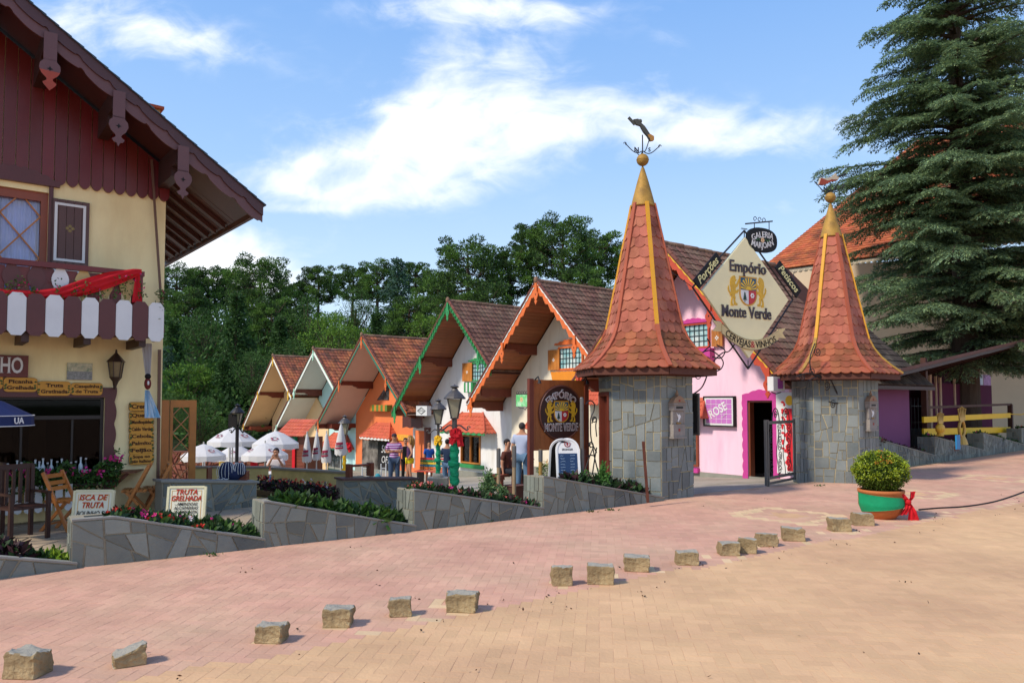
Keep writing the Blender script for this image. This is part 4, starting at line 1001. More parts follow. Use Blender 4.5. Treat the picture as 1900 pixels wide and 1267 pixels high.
# white sign box on a bracket at the right of the pink wall, tall flower banner
p = W(1440, 712, 17.9); t = thing('sign_box', 'white hanging sign box with small purple panel under the second tower roof', 'sign', p, A_STREET)
mb = MB(); mb.box(-.24, .24, -.08, .08, -.17, .17); mb.build('box', WHITE, t)
mb = MB(); mb.box(-.06, .16, -.085, -.081, -.12, .12); mb.build('panel', mat('purple_panel', '#a04fa0', .5, .5, 20, 0), t)
mb = MB(); mb.tube([(-.24, 0, .22), (.4, 0, .22)], .014, 6); mb.tube([(-.15, 0, .17), (-.15, 0, .22)], .01, 6); mb.tube([(.15, 0, .17), (.15, 0, .22)], .01, 6); mb.tube([(-.2,0,-.2), (0,0,-.24), (.2,0,-.2)], .012, 6); mb.build('bracket', IRON, t)
x0, x1, z0, z1 = dim(1442, 728, 1478, 880, h6); q = h6.o+SV*(-.06)+Vector((cos(A_HOUSE), sin(A_HOUSE), 0))*((x0+x1)/2); w, h = x1-x0, z1-z0
t = thing('flower_banner', 'tall white banner with red lettering and a red and yellow flower behind the iron gate', 'banner', (q.x, q.y, q.z+(z0+z1)/2), A_HOUSE)
mb = MB(); mb.box(-w/2, w/2, 0, .02, -h/2, h/2); mb.build('cloth', WHITE, t)
mb = MB(); rg = random.Random(3)
mb.strip([((w*.04+.03*sin(z*19)+.02*sin(z*43), z), (w*.42, z)) for z in [-h/2+.08+(h-.5)*i/50 for i in range(51)]], -.008, -.001, 0)
mb.ball((w*.26, -.012, h*.40), (.12,.008,.13), 10, 6, 1)
for k in range(7): z = h*.38-k*.2; mb.ball((-w*.14, -.006, z), (.05,.006,.03), 7, 5, 0); mb.ball((-w*.10+.03*(-1)**k, -.006, z-.06), (.03,.006,.05), 7, 5, 0)
mb.build('print', [mat('print_red', '#d3252f', .6), mat('print_yellow', '#f0b92a', .6)], t)
# --- cream shop (orange trim)
window(h5, 1040, 647, 1082, 682, T_OR, 7, 4); shutter(h5, 1017, 650, 1038, 686, HONEY); hood(h5, 1032, 1088, 641, T_OR, h=.12, amp=.05)
mb = MB(); x0, x1, z0, z1 = dim(1030, 690, 1076, 708, h5); pr = []
n = 30
for i in range(n+1): u = i/n; pr.append(((x0+(x1-x0)*u, z1-.03*abs(sin(u*14))), (x0+(x1-x0)*(.08+.84*u), z0+.0)))
mb.strip(pr, -.22, -.003); mb.build('flower_box', mat('bright_orange', '#e38a1d', .5), h5.T)
awning(h5, 1075, 1130, 708, 750, .5); awning(h5, 972, 1010, 760, 795, .4)
mb = MB(); x0, z = hx(h5, 870, 748, -1.3); n = 40; xx = -h5.ww-.02; pr = []
for i in range(n+1): u = i/n; y = -1.45+1.44*u; mb.v += [(xx-.02, y, h5.zt(h5.ww)-.3), (xx-.02, y, h5.zt(h5.ww)-.55-.07*abs(sin(u*9))), (xx+.02, y, h5.zt(h5.ww)-.3), (xx+.02, y, h5.zt(h5.ww)-.55-.07*abs(sin(u*9)))]
mb.f = [q for i in range(n) for q in ((4*i, 4*i+1, 4*i+5, 4*i+4), (4*i+2, 4*i+6, 4*i+7, 4*i+3), (4*i+1, 4*i+3, 4*i+7, 4*i+5), (4*i, 4*i+4, 4*i+6, 4*i+2))]; mb.m = [0]*len(mb.f); mb.build('scalloped_valance', BEAM, h5.T)
# green sign on a scroll bracket
p = W(969, 743, 24.0); t = thing('green_sign', 'small green sign with faint flower on a scrolled iron bracket beside the round painted sign', 'sign', p, A_HOUSE)
mb = MB(); mb.box(-.28, .28, -.03, .03, -.19, .19); mb.build('panel', mat('green_panel', '#5fbf6a', .5, .1, 4, 0, col2='#bfe2bd', c2scale=3), t)
mb = MB(); mb.tube([(-.3,0,.21),(.45,0,.21)], .014, 6)
for k in range(5): mb.tube([(-.25+k*.12+.05*cos(a), 0, .25+.05*sin(a)) for a in [i*.6 for i in range(9)]], .008, 5)
mb.tube([(-.2,0,-.2),(-.1,0,-.25),(.05,0,-.24),(.15,0,-.3),(.25,0,-.2)], .012, 5); mb.build('bracket', IRON, t)
mb = MB()
for k in range(5): a = k*2*pi/5; mb.ball((.05*cos(a), -.034, .03+.05*sin(a)), (.035,.004,.035), 8, 5)
mb.build('flower_mark', mat('soft_orange', '#d8b080', .5), t)
# --- white shop (green trim)
window(h4, 878, 675, 906, 704, T_GR, 6, 4); shutter(h4, 858, 674, 876, 707, HONEY); hood(h4, 872, 908, 671, T_GR, h=.09, amp=.04)
mb = MB(); x0, x1, z0, z1 = dim(868, 710, 884, 728, h4); 
for k in range(5): a = x0+(x1-x0)*k/5; mb.box(a, a+(x1-x0)/5-.004, -.2, -.01, z0+.02*(k % 2), z1, k % 2)
mb.build('striped_box', [T_GR, WHITE], h4.T)
awning(h4, 815, 899, 764, 799, .6, valance=T_GR)
x0, x1, z0, z1 = dim(856, 806, 892, 862, h4)
e = part_empty('display_window', h4); mb = MB(); f = .06
mb.box(x0, x0+f, -.05, .1, z0, z1); mb.box(x1-f, x1, -.05, .1, z0, z1); mb.box(x0+f, x1-f, -.05, .1, z1-f, z1); mb.box(x0+f, x1-f, -.05, .1, z0, z0+f); xm = (x0+x1)/2; mb.box(xm-f/2, xm+f/2, -.045, .09, z0+f, z1-f); mb.build('frame', HONEY, e)
mb = MB(); mb.box(x0+f, x1-f, .04, .045, z0+f, z1-f); mb.build('pane', GLASSD, e)
mb = MB(); rg = random.Random(6)
for j in range(4):
    zz = z0+.1+j*(z1-z0-.1)/4; mb.box(x0+.05, x1-.05, .24, .5, zz-.02, zz, 0)
    for k in range(9): xx = rg.uniform(x0+.1, x1-.1); mb.ball((xx, .34, zz+.07), (.04, .04, .07), 6, 5, rg.choice((1,2,3)))
mb.build('wares', [DARKWOOD, mat('ware_cream', '#b39a78', .6), mat('ware_gold', '#8a6a2c', .5), mat('ware_red', '#7b2f25', .6)], e)
mb = MB(); mb.box(x0-.08, x1+.25, -.16, -.003, z0-.17, z0-.02); mb.build('window_sill', T_GR, h4.T)
x0, x1, z0, z1 = dim(771, 798, 792, 885, h4)
mb = MB(); mb.box(x0-.14, x0, -.05, -.003, 0, z1); mb.box(x1, x1+.1, -.05, -.003, 0, z1); n = 20; pr = []
for i in range(n+1): u = i/n; pr.append(((x0-.14+(x1-x0+.24)*u, z1+.10+.16*sin(pi*u)), (x0-.14+(x1-x0+.24)*u, z1)))
mb.strip(pr, -.05, -.003); mb.build('door_surround', WHITE, h4.T)
mb = MB(); xa, za = hx(h4, 764, 770); xb, zb = hx(h4, 800, 795); n = 26; pr = []
for i in range(n+1): u = i/n; pr.append(((xa+(xb-xa)*u, za), (xa+(xb-xa)*u, zb+.05*abs(sin(u*8)))))
mb.strip(pr, -.5, -.45); mb.box(xb-.12, xb-.02, -.3, -.003, 0.4, zb+.05); mb.build('porch_boards', mat('porch_maroon', '#54281f', .5), h4.T)
rg = random.Random(2); mb = MB(); tile_field(mb, Vector((xa-.05, -.02, za+.3)), Vector((1,0,0)), Vector((0,-.9,-.43)), xb-xa+.1, .6, .17, .2, rg); mb.build('porch_tiles', TILEB, h4.T)
q = W(786, 762, 29.3); w, h = .80, .38
t = thing('lit_sign_box', 'white sign box with black diamond outline over the dark doorway', 'sign', q, A_HOUSE)
mb = MB(); mb.box(-w/2, w/2, -.1, .1, -h/2, h/2); mb.build('box', mat('sign_white', '#cfcdc8', .5), t)
mb = MB(); dm = [(-w*.38, 0), (0, h*.36), (w*.38, 0), (0, -h*.36)]
for a, b in zip(dm, dm[1:]+dm[:1]): mb.bar((a[0], -.104, a[1]), (b[0], -.104, b[1]), .006, .018, up=(0,1,0))
for a, b in zip(dm, dm[1:]+dm[:1]): mb.bar((a[0]*.8, -.104, a[1]*.8), (b[0]*.8, -.104, b[1]*.8), .006, .010, up=(0,1,0))
mb.tube([(w*(-.2+.05*i), -.104, .012*sin(i*2.4)) for i in range(9)], .008, 4); mb.bar((-w*.1,-.104,h*.12),(w*.1,-.104,h*.12), .005, .012, up=(0,1,0)); mb.build('mark', BLACK, t)
mb = MB(); mb.tube([(-w/2-.1, 0, h/2+.03), (w/2, 0, h/2+.03)], .012, 6)
for k in range(6): mb.tube([(-w/2+.1+k*.13+.04*cos(a), 0, h/2+.09+.05*sin(a)) for a in [i*.7 for i in range(8)]], .008, 5)
mb.build('bracket', IRON, t)
# --- orange shop
awning(h3, 667, 722, 782, 810, .55, valance=T_WH)
x0, x1, z0, z1 = dim(673, 815, 733, 875, h3); e = part_empty('display_window', h3)
mb = MB(); mb.box(x0, x0+(x1-x0)*.5, -.03, -.004, z0, z1, 0); mb.box(x0+(x1-x0)*.5+.01, x1, -.03, -.004, z0, z1, 1); mb.build('pane', [mat('reflecting_pane', '#7a736b', .2, .6, 2.5, 0, col2='#37322f', c2scale=1.6), mat('black_pane', '#1c1a1c', .15)], e)
mb = MB(); xc = x0+(x1-x0)*.72; text(mb, '50%', .55, TM(xc+.05, -.036, z0+(z1-z0)*.72), depth=.006, shear=.2, bold=-.005); text(mb, 'OFF', .5, TM(xc+.05, -.036, z0+(z1-z0)*.36), depth=.006, shear=.2, bold=-.005); mb.build('chalk_lettering', WHITE, e)
a0, a1, b0, b1 = dim(700, 720, 722, 742, h3)
mb = MB(); mb.outline([(a0, b0), (a1, b0), (a1, b1+.25), (a1-.1, b1+.2)], -.03, -.003); mb.build('gable_window', mat('dim_pane', 0), h3.T)
a0, a1, b0, b1 = dim(696, 751, 728, 763, h3); mb = MB(); n = 8
for k in range(n): a = a0+(a1-a0)*k/n; mb.box(a, a+(a1-a0)/n-.004, -.3, -.01, b0, b1, k % 2)
mb.build('striped_box', [mat('box_orange', '#c9782c', .6), mat('box_green', '#5d7a35', .6)], h3.T)
a0, a1, b0, b1 = dim(733, 805, 760, 818, h3); mb = MB(); mb.box(a0, a1, -.06, -.003, b0, b1); mb.build('yellow_board', mat('yellow_board', '#e0a13a', .6, .25, 6, 0), h3.T)
# --- mint and apricot shops: tiled awnings, shop windows, cross beams
awning(h2, 592, 642, 800, 828, .5, valance=T_GD); window(h2, 598, 832, 634, 872, mat('dark_green_frame', '#27473a', .5), 3, 2, glassm=mat('dim_pane', 0))
awning(h1, 512, 556, 818, 835, .5); 
for fr, a in ((h1, (466, 608)), (h2, (523, 572)), (h3, (606, 656))):
    xb = fr.hw*.93; mb = MB(); mb.box(-xb, -fr.ww, -1.4, -.02, fr.zt(xb)-.45, fr.zt(xb)-.22); mb.box(-xb, -xb+.10, -1.45, 3, fr.zt(xb)-.5, fr.zt(xb)-.3); mb.build('eave_beam', BEAM, fr.T)
# fence-like lattice pipes and lamp on houses left out of view
# ============================================================= the two gate towers
SHIN = mat('shingle', '#ad6650', .8, .15, 2.5, .35, 25, island=.17, col2='#8a4c38', c2scale=1.6, c2lo=.46, c2hi=.66)
SHINB = mat('shingle_worn', '#97543a', .8, .15, 2.5, .35, 25, island=.25, col2='#7a4a2c', c2scale=2.2, c2lo=.45, c2hi=.65)
BRASS = mat('brass', '#a9823c', .65, .2, 3, .15, 20, metal=.15, col2='#8a6a35', c2scale=4)
RIBR = mat('rib_red', '#a3553c', .7, .1, 3, .1)
def hexv(R, z, j, off): a = off+j*pi/3; return Vector((R*cos(a), R*sin(a), z))
def tower(px, D, label, door=False, seed=1, pole=0):
    c = W(px, 745, D); T = thing('gate_tower', label, 'tower', (c.x, c.y, 0), 0, 'slate towers of the gateway')
    off = radians(218.4); RW = .94; ZT = 2.50; rg = random.Random(seed)
    # core, with a real doorway on the left face of the near tower
    mb = MB(); VW = [hexv(RW, 0, j, off) for j in range(6)]
    for j in range(6):
        a, b = VW[j], VW[(j+1) % 6]; u = (b-a).normalized(); n = u.cross(Vector((0,0,1))); L_ = (b-a).length
        M = planeM(a, u, (0,0,1)); door_here = door and j == 5
        t0, t1 = (.12, .80)
        def blk(x0, x1, z0, z1, y0=-.14, y1=0): mb.add([M@Vector(p) for p in ((x0,z0,y0),(x1,z0,y0),(x1,z0,y1),(x0,z0,y1),(x0,z1,y0),(x1,z1,y0),(x1,z1,y1),(x0,z1,y1))], [(0,3,2,1),(4,5,6,7),(0,1,5,4),(1,2,6,5),(2,3,7,6),(3,0,4,7)])
        if door_here: blk(0, t0, -.4, ZT); blk(t1, L_, -.4, ZT); blk(t0, t1, 2.05, ZT)
        else: blk(0, L_, -.4, ZT)
    mb.build('core', MORTAR, T)
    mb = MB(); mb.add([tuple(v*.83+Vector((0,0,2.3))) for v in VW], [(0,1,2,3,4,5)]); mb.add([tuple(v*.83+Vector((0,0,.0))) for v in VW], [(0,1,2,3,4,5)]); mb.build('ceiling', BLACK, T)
    mb = MB()
    for j in range(6):
        a, b = VW[j], VW[(j+1) % 6]; u = (b-a).normalized(); L_ = (b-a).length; M = planeM(a, u, (0,0,1)); door_here = door and j == 5
        strips = [(0, L_, -.1, ZT)] if not door_here else [(0, .12, -.1, 2.05), (.80, L_, -.1, 2.05), (0, L_, 2.10, ZT)]
        for (x0, x1, z0, z1) in strips: slabs(mb, [(x0,z0),(x1,z0),(x1,z1),(x0,z1)], .042, rg, M, th=.016, gap=.015, ortho=True)
    mb.build('slab_cladding', SLATEG if door else SLATEG, T)
    if door:
        a, b = VW[5], VW[0]; M = planeM(a, (b-a), (0,0,1)); e = bpy.data.objects.new('door', None); COL.objects.link(e); e.parent = T
        def blk(mb, x0, x1, z0, z1, y0, y1): mb.add([M@Vector(p) for p in ((x0,z0,y0),(x1,z0,y0),(x1,z0,y1),(x0,z0,y1),(x0,z1,y0),(x1,z1,y0),(x1,z1,y1),(x0,z1,y1))], [(0,3,2,1),(4,5,6,7),(0,1,5,4),(1,2,6,5),(2,3,7,6),(3,0,4,7)])
        mb = MB(); blk(mb, .12, .20, -.02, 2.04, -.1, .04); blk(mb, .72, .80, -.02, 2.04, -.1, .04); blk(mb, .20, .72, 1.96, 2.04, -.1, .04); mb.build('frame', BEAM, e)
        mb = MB(); blk(mb, .20, .45, .02, 1.955, -.09, -.07); blk(mb, .46, .72, .02, 1.955, -.06, -.04); blk(mb, .50, .53, .2, 1.8, -.039, -.03); mb.build('leaf_boards', mat('door_brown', '#5b2a1c', .5, .12, 3, .1), e)
    # roof profile
    prof = [(1.46, 2.50), (1.23, 2.68), (1.02, 2.88), (.86, 3.10), (.765, 3.32), (.70, 3.60), (.62, 3.98), (.53, 4.40), (.44, 4.85), (.34, 5.30), (.225, 5.85)]
    mb = MB(); k = len(prof); vs = [hexv(r, z, j, off) for r, z in prof for j in range(6)]
    mb.add(vs, [(i*6+j, i*6+(j+1) % 6, (i+1)*6+(j+1) % 6, (i+1)*6+j) for i in range(k-1) for j in range(6)]+[(5,4,3,2,1,0)])
    rf = mb.build('roof', mat('roof_core', '#8a4a38', .8, .1), T)
    def R_(z): return interp(z, [(b, a) for a, b in prof])
    up = MB(); lo = MB(); z = 5.80; row = 0
    while z > 2.52:
        steep = z > 3.36; dz = .215 if steep else .155-.02*(3.4-z)
        zb = max(2.47, z-dz); r0, r1 = R_(z), R_(zb) if zb > 2.5 else 1.475
        for j in range(6):
            a0, a1, b0, b1 = hexv(r0, z, j, off), hexv(r0, z, j+1, off), hexv(r1, zb, j, off), hexv(r1, zb, j+1, off)
            nn = (a1-a0).cross(b0-a0).normalized(); mid = (a0+b1)/2
            if nn.dot(Vector((mid.x, mid.y, .2))) < 0: nn = -nn
            L_ = (b1-b0).length; nt_ = max(1, round(L_/.21)); sh_ = .5*(row % 2)
            for i in range(-1, nt_+1):
                u0, u1 = (i+sh_)/nt_, (i+1+sh_)/nt_
                if u1 <= .02 or u0 >= .98: continue
                c0, c1 = max(0, u0), min(1, u1); vs = []; jit = rg.uniform(-.006, .006); lift = .022+rg.uniform(-.004,.006)
                def P(u, v, h): return (a0+(a1-a0)*u)*(1-v)+(b0+(b1-b0)*u)*v+nn*h
                top = [P(c0, -.05, .004), P(c1, -.05, .004)]; bot = []
                for s_ in range(7):
                    uu = u0+.0+(u1-u0)*s_/6; q = (s_-3)/3; v = 1.0+.26*(1-abs(q)**2.2)-.10
                    if uu < c0-.001 or uu > c1+.001: continue
                    bot.append((uu, v))
                if len(bot) < 2: continue
                front = [P(u, v+jit*3, lift) for u, v in bot]; back = [P(u, v+jit*3, .002) for u, v in bot]; n = len(front)
                mb2 = up if steep else lo
                mb2.add(top+front+back, [tuple([1, 0]+list(range(2, 2+n)))]+[(2+q, 2+q+n, 3+q+n, 3+q) for q in range(n-1)])
        z = zb; row += 1
    up.build('spire_shingles', SHIN, rf); lo.build('skirt_shingles', SHINB, rf)
    for j in range(6):
        mb = MB(); pts = [hexv(r+.02, z_, j, off) for r, z_ in prof if z_ > 3.25]; yel = j % 2 == (1 if pole == 0 else 0)
        for a, b in zip(pts, pts[1:]): mb.bar(a, b+(b-a)*.02, .075, .035, up=(cos(off+j*pi/3), sin(off+j*pi/3), .2))
        mb.build('hip_rib', YEL if yel else RIBR, T)
        mb = MB(); pts = [hexv(r+.02, z_+.01, j, off) for r, z_ in prof if z_ < 3.4]
        for a, b in zip(pts, pts[1:]): mb.bar(a, b+(b-a)*.02, .08, .035, up=(cos(off+j*pi/3), sin(off+j*pi/3), .6))
        mb.build('lower_hip_rib', mat('rib_worn_yellow', '#a98a3a', .7, .2, 6, .1, col2='#8d5a3a', c2scale=6) if yel and pole else RIBR, T)
    mb = MB(); RE = 1.40
    for j in range(6): a, b = hexv(RE, 2.42, j, off), hexv(RE, 2.42, j+1, off); mb.bar(a, b, .05, .13); a, b = hexv(RW+.03, 2.40, j, off), hexv(RW+.03, 2.40, j+1, off); mb.bar(a, b, .06, .12)
    mb.add([hexv(1.38, 2.485, j, off) for j in range(6)], [(0,1,2,3,4,5)])
    for j in range(6):
        for u in (0, .33, .66): a, b = hexv(RW*.9, 2.44, j, off).lerp(hexv(RW*.9, 2.44, j+1, off), u), hexv(1.37, 2.44, j, off).lerp(hexv(1.37, 2.44, j+1, off), u); mb.bar(a, b, .05, .07)
    mb.build('eave_frame', mat('eave_wood', '#5a3428', .7, .15, 3, .1), T)
    mb = MB(); mb.lathe([(.245,5.80),(.25,5.815),(.245,5.83),(.19,6.05),(.11,6.35),(.035,6.60),(.02,6.63)], 28); mb.lathe([(.018,6.6),(.018,6.66)], 8); mb.build('metal_cone', BRASS, T, smooth=True)
    mb = MB(); mb.ball((0,0,6.78), .125, 20, 14); mb.lathe([(.126,-.006),(.130,0),(.126,.006)], 24, (0,0,6.78)); mb.build('ball', BRASS, T, smooth=True)
    # weather vane
    v = bpy.data.objects.new('weather_vane', None); COL.objects.link(v); v.parent = T; v.location = (0, 0, 6.88); v.rotation_euler = (0, 0, radians(12))
    mb = MB(); mb.tube([(0,0,0),(0,0,.42)], .012, 6)
    for s_ in (-1, 1):
        pts = [(s_*(.02+.36*u), 0, .08-.10*sin(pi*u*.9)*(1-u)+.12*u*u*1.2) for u in [i/10 for i in range(11)]]; mb.tube(pts, .010, 5)
        mb.tube([(s_*(.38+.03*cos(a)), 0, .21+.03*sin(a)) for a in [i*.6 for i in range(8)]], .008, 5)
        mb.tube([(0, s_*(.02+.36*u), .08-.10*sin(pi*u*.9)*(1-u)+.12*u*u*1.2) for u in [i/10 for i in range(11)]], .010, 5)
    text(mb, 'N', .14, TM(-.13, 0, .10), depth=.02, bold=.01); text(mb, 'S', .12, TM(.15, 0, .12), depth=.02); mb.build('direction_arms', IRON, v)
    if pole == 0:
        mb = MB(); mb.bar((-.16,0,.62),(-.30,0,.76), .02, .06, 0); mb.outline([(-.2,.72),(-.14,.62),(-.05,.60),(.02,.48),(.10,.40),(.16,.30),(.22,.34),(.17,.42),(.10,.52),(.04,.60),(-.06,.68),(-.10,.74)], -.03, .03, 0)
        mb.ball((-.05,0,.70), .045, 8, 6, 0); mb.outline([(.10,.42),(.17,.30),(.24,.32),(.24,.40),(.16,.44)], -.035, .035, 1); mb.build('diving_figure', [mat('vane_dark', '#4a4a44', .6), mat('vane_rust', '#a8793c', .6)], v)
    else:
        mb = MB(); mb.outline([(-.32,.20),(-.27,.36),(-.10,.36),(.06,.42),(.15,.50),(.18,.42),(.24,.40),(.20,.34),(.02,.34),(-.08,.26),(-.18,.22)], -.03, .03, 0); mb.outline([(-.32,.20),(-.26,.35),(-.08,.30),(.02,.33),(.20,.33),(.02,.29),(-.10,.22),(-.2,.19)], -.036, .036, 1)
        mb.bar((.2,0,.41),(.45,0,.50), .03, .045, 2); mb.build('horizontal_figure', [mat('vane_cream', '#b9aa92', .6), mat('vane_red', '#93402f', .6), IRON], v)
    return T
T1 = tower(1196, 15.0, 'nearer slate tower with maroon door, right of the round painted sign', door=True, seed=5, pole=0)
T2 = tower(1548, 17.8, 'farther slate tower with scalloped red spire, just left of the big conifer', seed=9, pole=1)
TOFF = radians(218.4)
# carved letter boxes on the street faces
def mailbox(T, face, u, zc, label):
    a, b = hexv(.94, 0, face, TOFF), hexv(.94, 0, face+1, TOFF); p = a.lerp(b, u)+Vector((0,0,zc)); d = (b-a).normalized(); q = Vector(T.location)+p
    t = thing('carved_letterbox', label, 'letterbox', q, atan2(d.y, d.x), 'carved stone letterboxes on the towers'); m_ = mat('cast_stone', '#8f877f', .8, .2, 6, .5, 30)
    mb = MB(); mb.box(-.17,.17,-.12,-.016,-.34,-.10); mb.box(-.19,.19,-.14,-.016,-.37,-.341); mb.box(-.15,.15,-.10,-.016,-.099,.16); mb.box(-.18,.18,-.13,-.016,.161,.27); mb.box(-.2,.2,-.15,-.016,.271,.30)
    for s_ in (-1,1): mb.tube([(s_*.165,-.09,-.08),(s_*.165,-.09,.15)], .025, 8)
    mb.build('box', m_, t); mb = MB(); mb.prism([(-.2,.301),(.2,.301),(.11,.40),(.03,.44),(-.03,.44),(-.11,.40)], -.13, -.016); mb.lathe([(.02,.44),(.035,.47),(.02,.50),(.012,.54),(0,.56)], 8, (0,-.07,0)); mb.build('pediment', mat('cast_stone_warm', '#9a7a60', .8, .2, 6, .4), t)
    mb = MB(); mb.outline([(-.07,.12),(-.02,.08),(.02,.09),(.06,.05),(.03,.0),(-.01,-.05),(-.04,-.04),(-.01,.01),(-.03,.05)], -.113, -.101); mb.build('white_bird', WHITE, t)
    mb = MB(); mb.tube([(-.06,-.105,-.075),(0,-.11,-.09),(.06,-.105,-.075)], .014, 6); mb.box(-.10,.10,-.135,-.131,.20,.235,1); mb.build('fittings', [BRASS, BLACK], t)
    mb = MB(); mb.ball((0,-.122,-.21), (.03,.01,.03), 8, 6); mb.ball((.0,-.135,.35), (.03,.01,.02), 8, 6); mb.build('red_rosette', mat('rosette', '#9c4438', .6), t)
mailbox(T1, 1, .42, 1.52, 'carved stone letterbox with white bird on the near tower beside the diamond sign')
mailbox(T2, 1, .48, 1.55, 'carved stone letterbox with white bird on the far tower above the round shrub')
# dark iron notice panel hung on the right side of tower 1
p = W(1282, 768, 15.1); t = thing('edge_panel', 'narrow dark metal display case on the right edge of the near tower', 'display case', (p.x, p.y, p.z), radians(-50))
mb = MB(); mb.box(-.22,.22,-.04,.0,-.42,.42); mb.build('case', GREY_METAL, t); mb = MB(); mb.box(-.18,.18,-.046,-.041,-.38,.38); mb.build('pane', mat('dark_pane', '#2c2a2a', .15), t)
# small lit number plaque on tower 2
p = W(1532, 716, 16.75)
# ------------------------------------------------------------- hanging diamond sign between the towers
a, b = Vector(T1.location), Vector(T2.location); gd = (b-a).normalized(); AG = atan2(gd.y, gd.x)
c0 = a.lerp(b, .47); c0.z = 0; G = Fr(c0, AG)
top, lf, rt, bt = G.L(1381, 441), G.L(1302, 539), G.L(1461, 557), G.L(1388, 668)
cx, cz = (top[0]+bt[0])/2, (lf[1]+rt[1])/2; q = c0+G.X*cx; q.z = cz
DS = thing('diamond_sign', 'large cream diamond sign lettered Empório Monte Verde hanging between the two towers', 'sign', q, AG)
def d(px, py): x, z = G.L(px, py); return (x-cx, z-cz)
CRS = mat('sign_cream', '#f4e6b2', .5, .04, 2, .05, 20)
mb = MB(); mb.outline([d(1381,441), d(1461,557), d(1388,664), d(1302,539)], -.03, .03); mb.build('board', CRS, DS)
mb = MB(); fr_ = [d(1381,428), d(1471,556), d(1388,684), d(1285,533)]
for a_, b_ in zip(fr_, fr_[1:]+fr_[:1]): mb.tube([(a_[0],0,a_[1]), (b_[0],0,b_[1])], .02, 6)
for s_, t_ in ((d(1381,428), d(1381,441)), (d(1388,668), d(1388,684))): mb.tube([(s_[0],0,s_[1]), (t_[0],0,t_[1])], .012, 6)
for k in range(6): a0 = d(1381,428); mb.tube([(a0[0]+(k-2.5)*.03+.02*cos(i), 0, a0[1]+.03+.02*sin(i)) for i in range(5)], .006, 4)
mb.build('iron_frame', IRON, DS)
LD = mat('letter_dark', '#4a4247', .6)
roll = -atan2((d(1420,505)[1]-d(1350,495)[1]), 1)*0
def cen(px, py): return d(px, py)
mb = MB()
def gt(s_, px, py, wpx, hpx, bold=.02, arc=None, m=None, depth=.02):
    x, z = cen(px, py); sc = wpx/ (d(px+50, py)[0]-d(px-50, py)[0]) ; W_ = (d(px+wpx/2, py)[0]-d(px-wpx/2, py)[0]); h_ = (d(px, py-hpx/2)[1]-d(px, py+hpx/2)[1])
    text(mb, s_, h_*1.35, TM(x, -.045, z), depth=depth, bold=bold, wid=W_, arc=arc, serif=.055)
gt('Empório', 1386, 498, 68, 22, .012); gt('Monte Verde', 1383, 581, 92, 22, .012); mb.build('lettering', LD, DS)
mb = MB()                                  # slab serifs on the tall strokes
mb = MB()
def lion(mb, cx, cz, s, flip, y0, y1, mi=0):
    o = [(.02,1.0),(.14,1.02),(.22,.96),(.20,.90),(.28,.88),(.24,.82),(.16,.80),(.18,.72),(.30,.74),(.40,.86),(.46,.92),(.48,.84),(.42,.74),(.34,.64),(.22,.60),(.20,.52),(.30,.50),(.40,.56),(.44,.50),(.34,.42),(.20,.40),(.14,.34),(.20,.26),(.16,.16),(.22,.08),(.32,.06),(.32,.0),(.12,.0),(.08,.14),(.08,.26),(.0,.22),(-.04,.12),(-.02,.04),(.06,.02),(.04,-.03),(-.14,-.03),(-.14,.10),(-.08,.24),(-.08,.34),(-.16,.30),(-.22,.40),(-.30,.46),(-.34,.58),(-.28,.66),(-.26,.60),(-.24,.50),(-.16,.42),(-.10,.44),(-.12,.58),(-.18,.70),(-.16,.84),(-.10,.94)]
    mb.outline([(cx+(-x if flip else x)*s*.66, cz+(z-.5)*s) for x, z in o], y0, y1, mi)
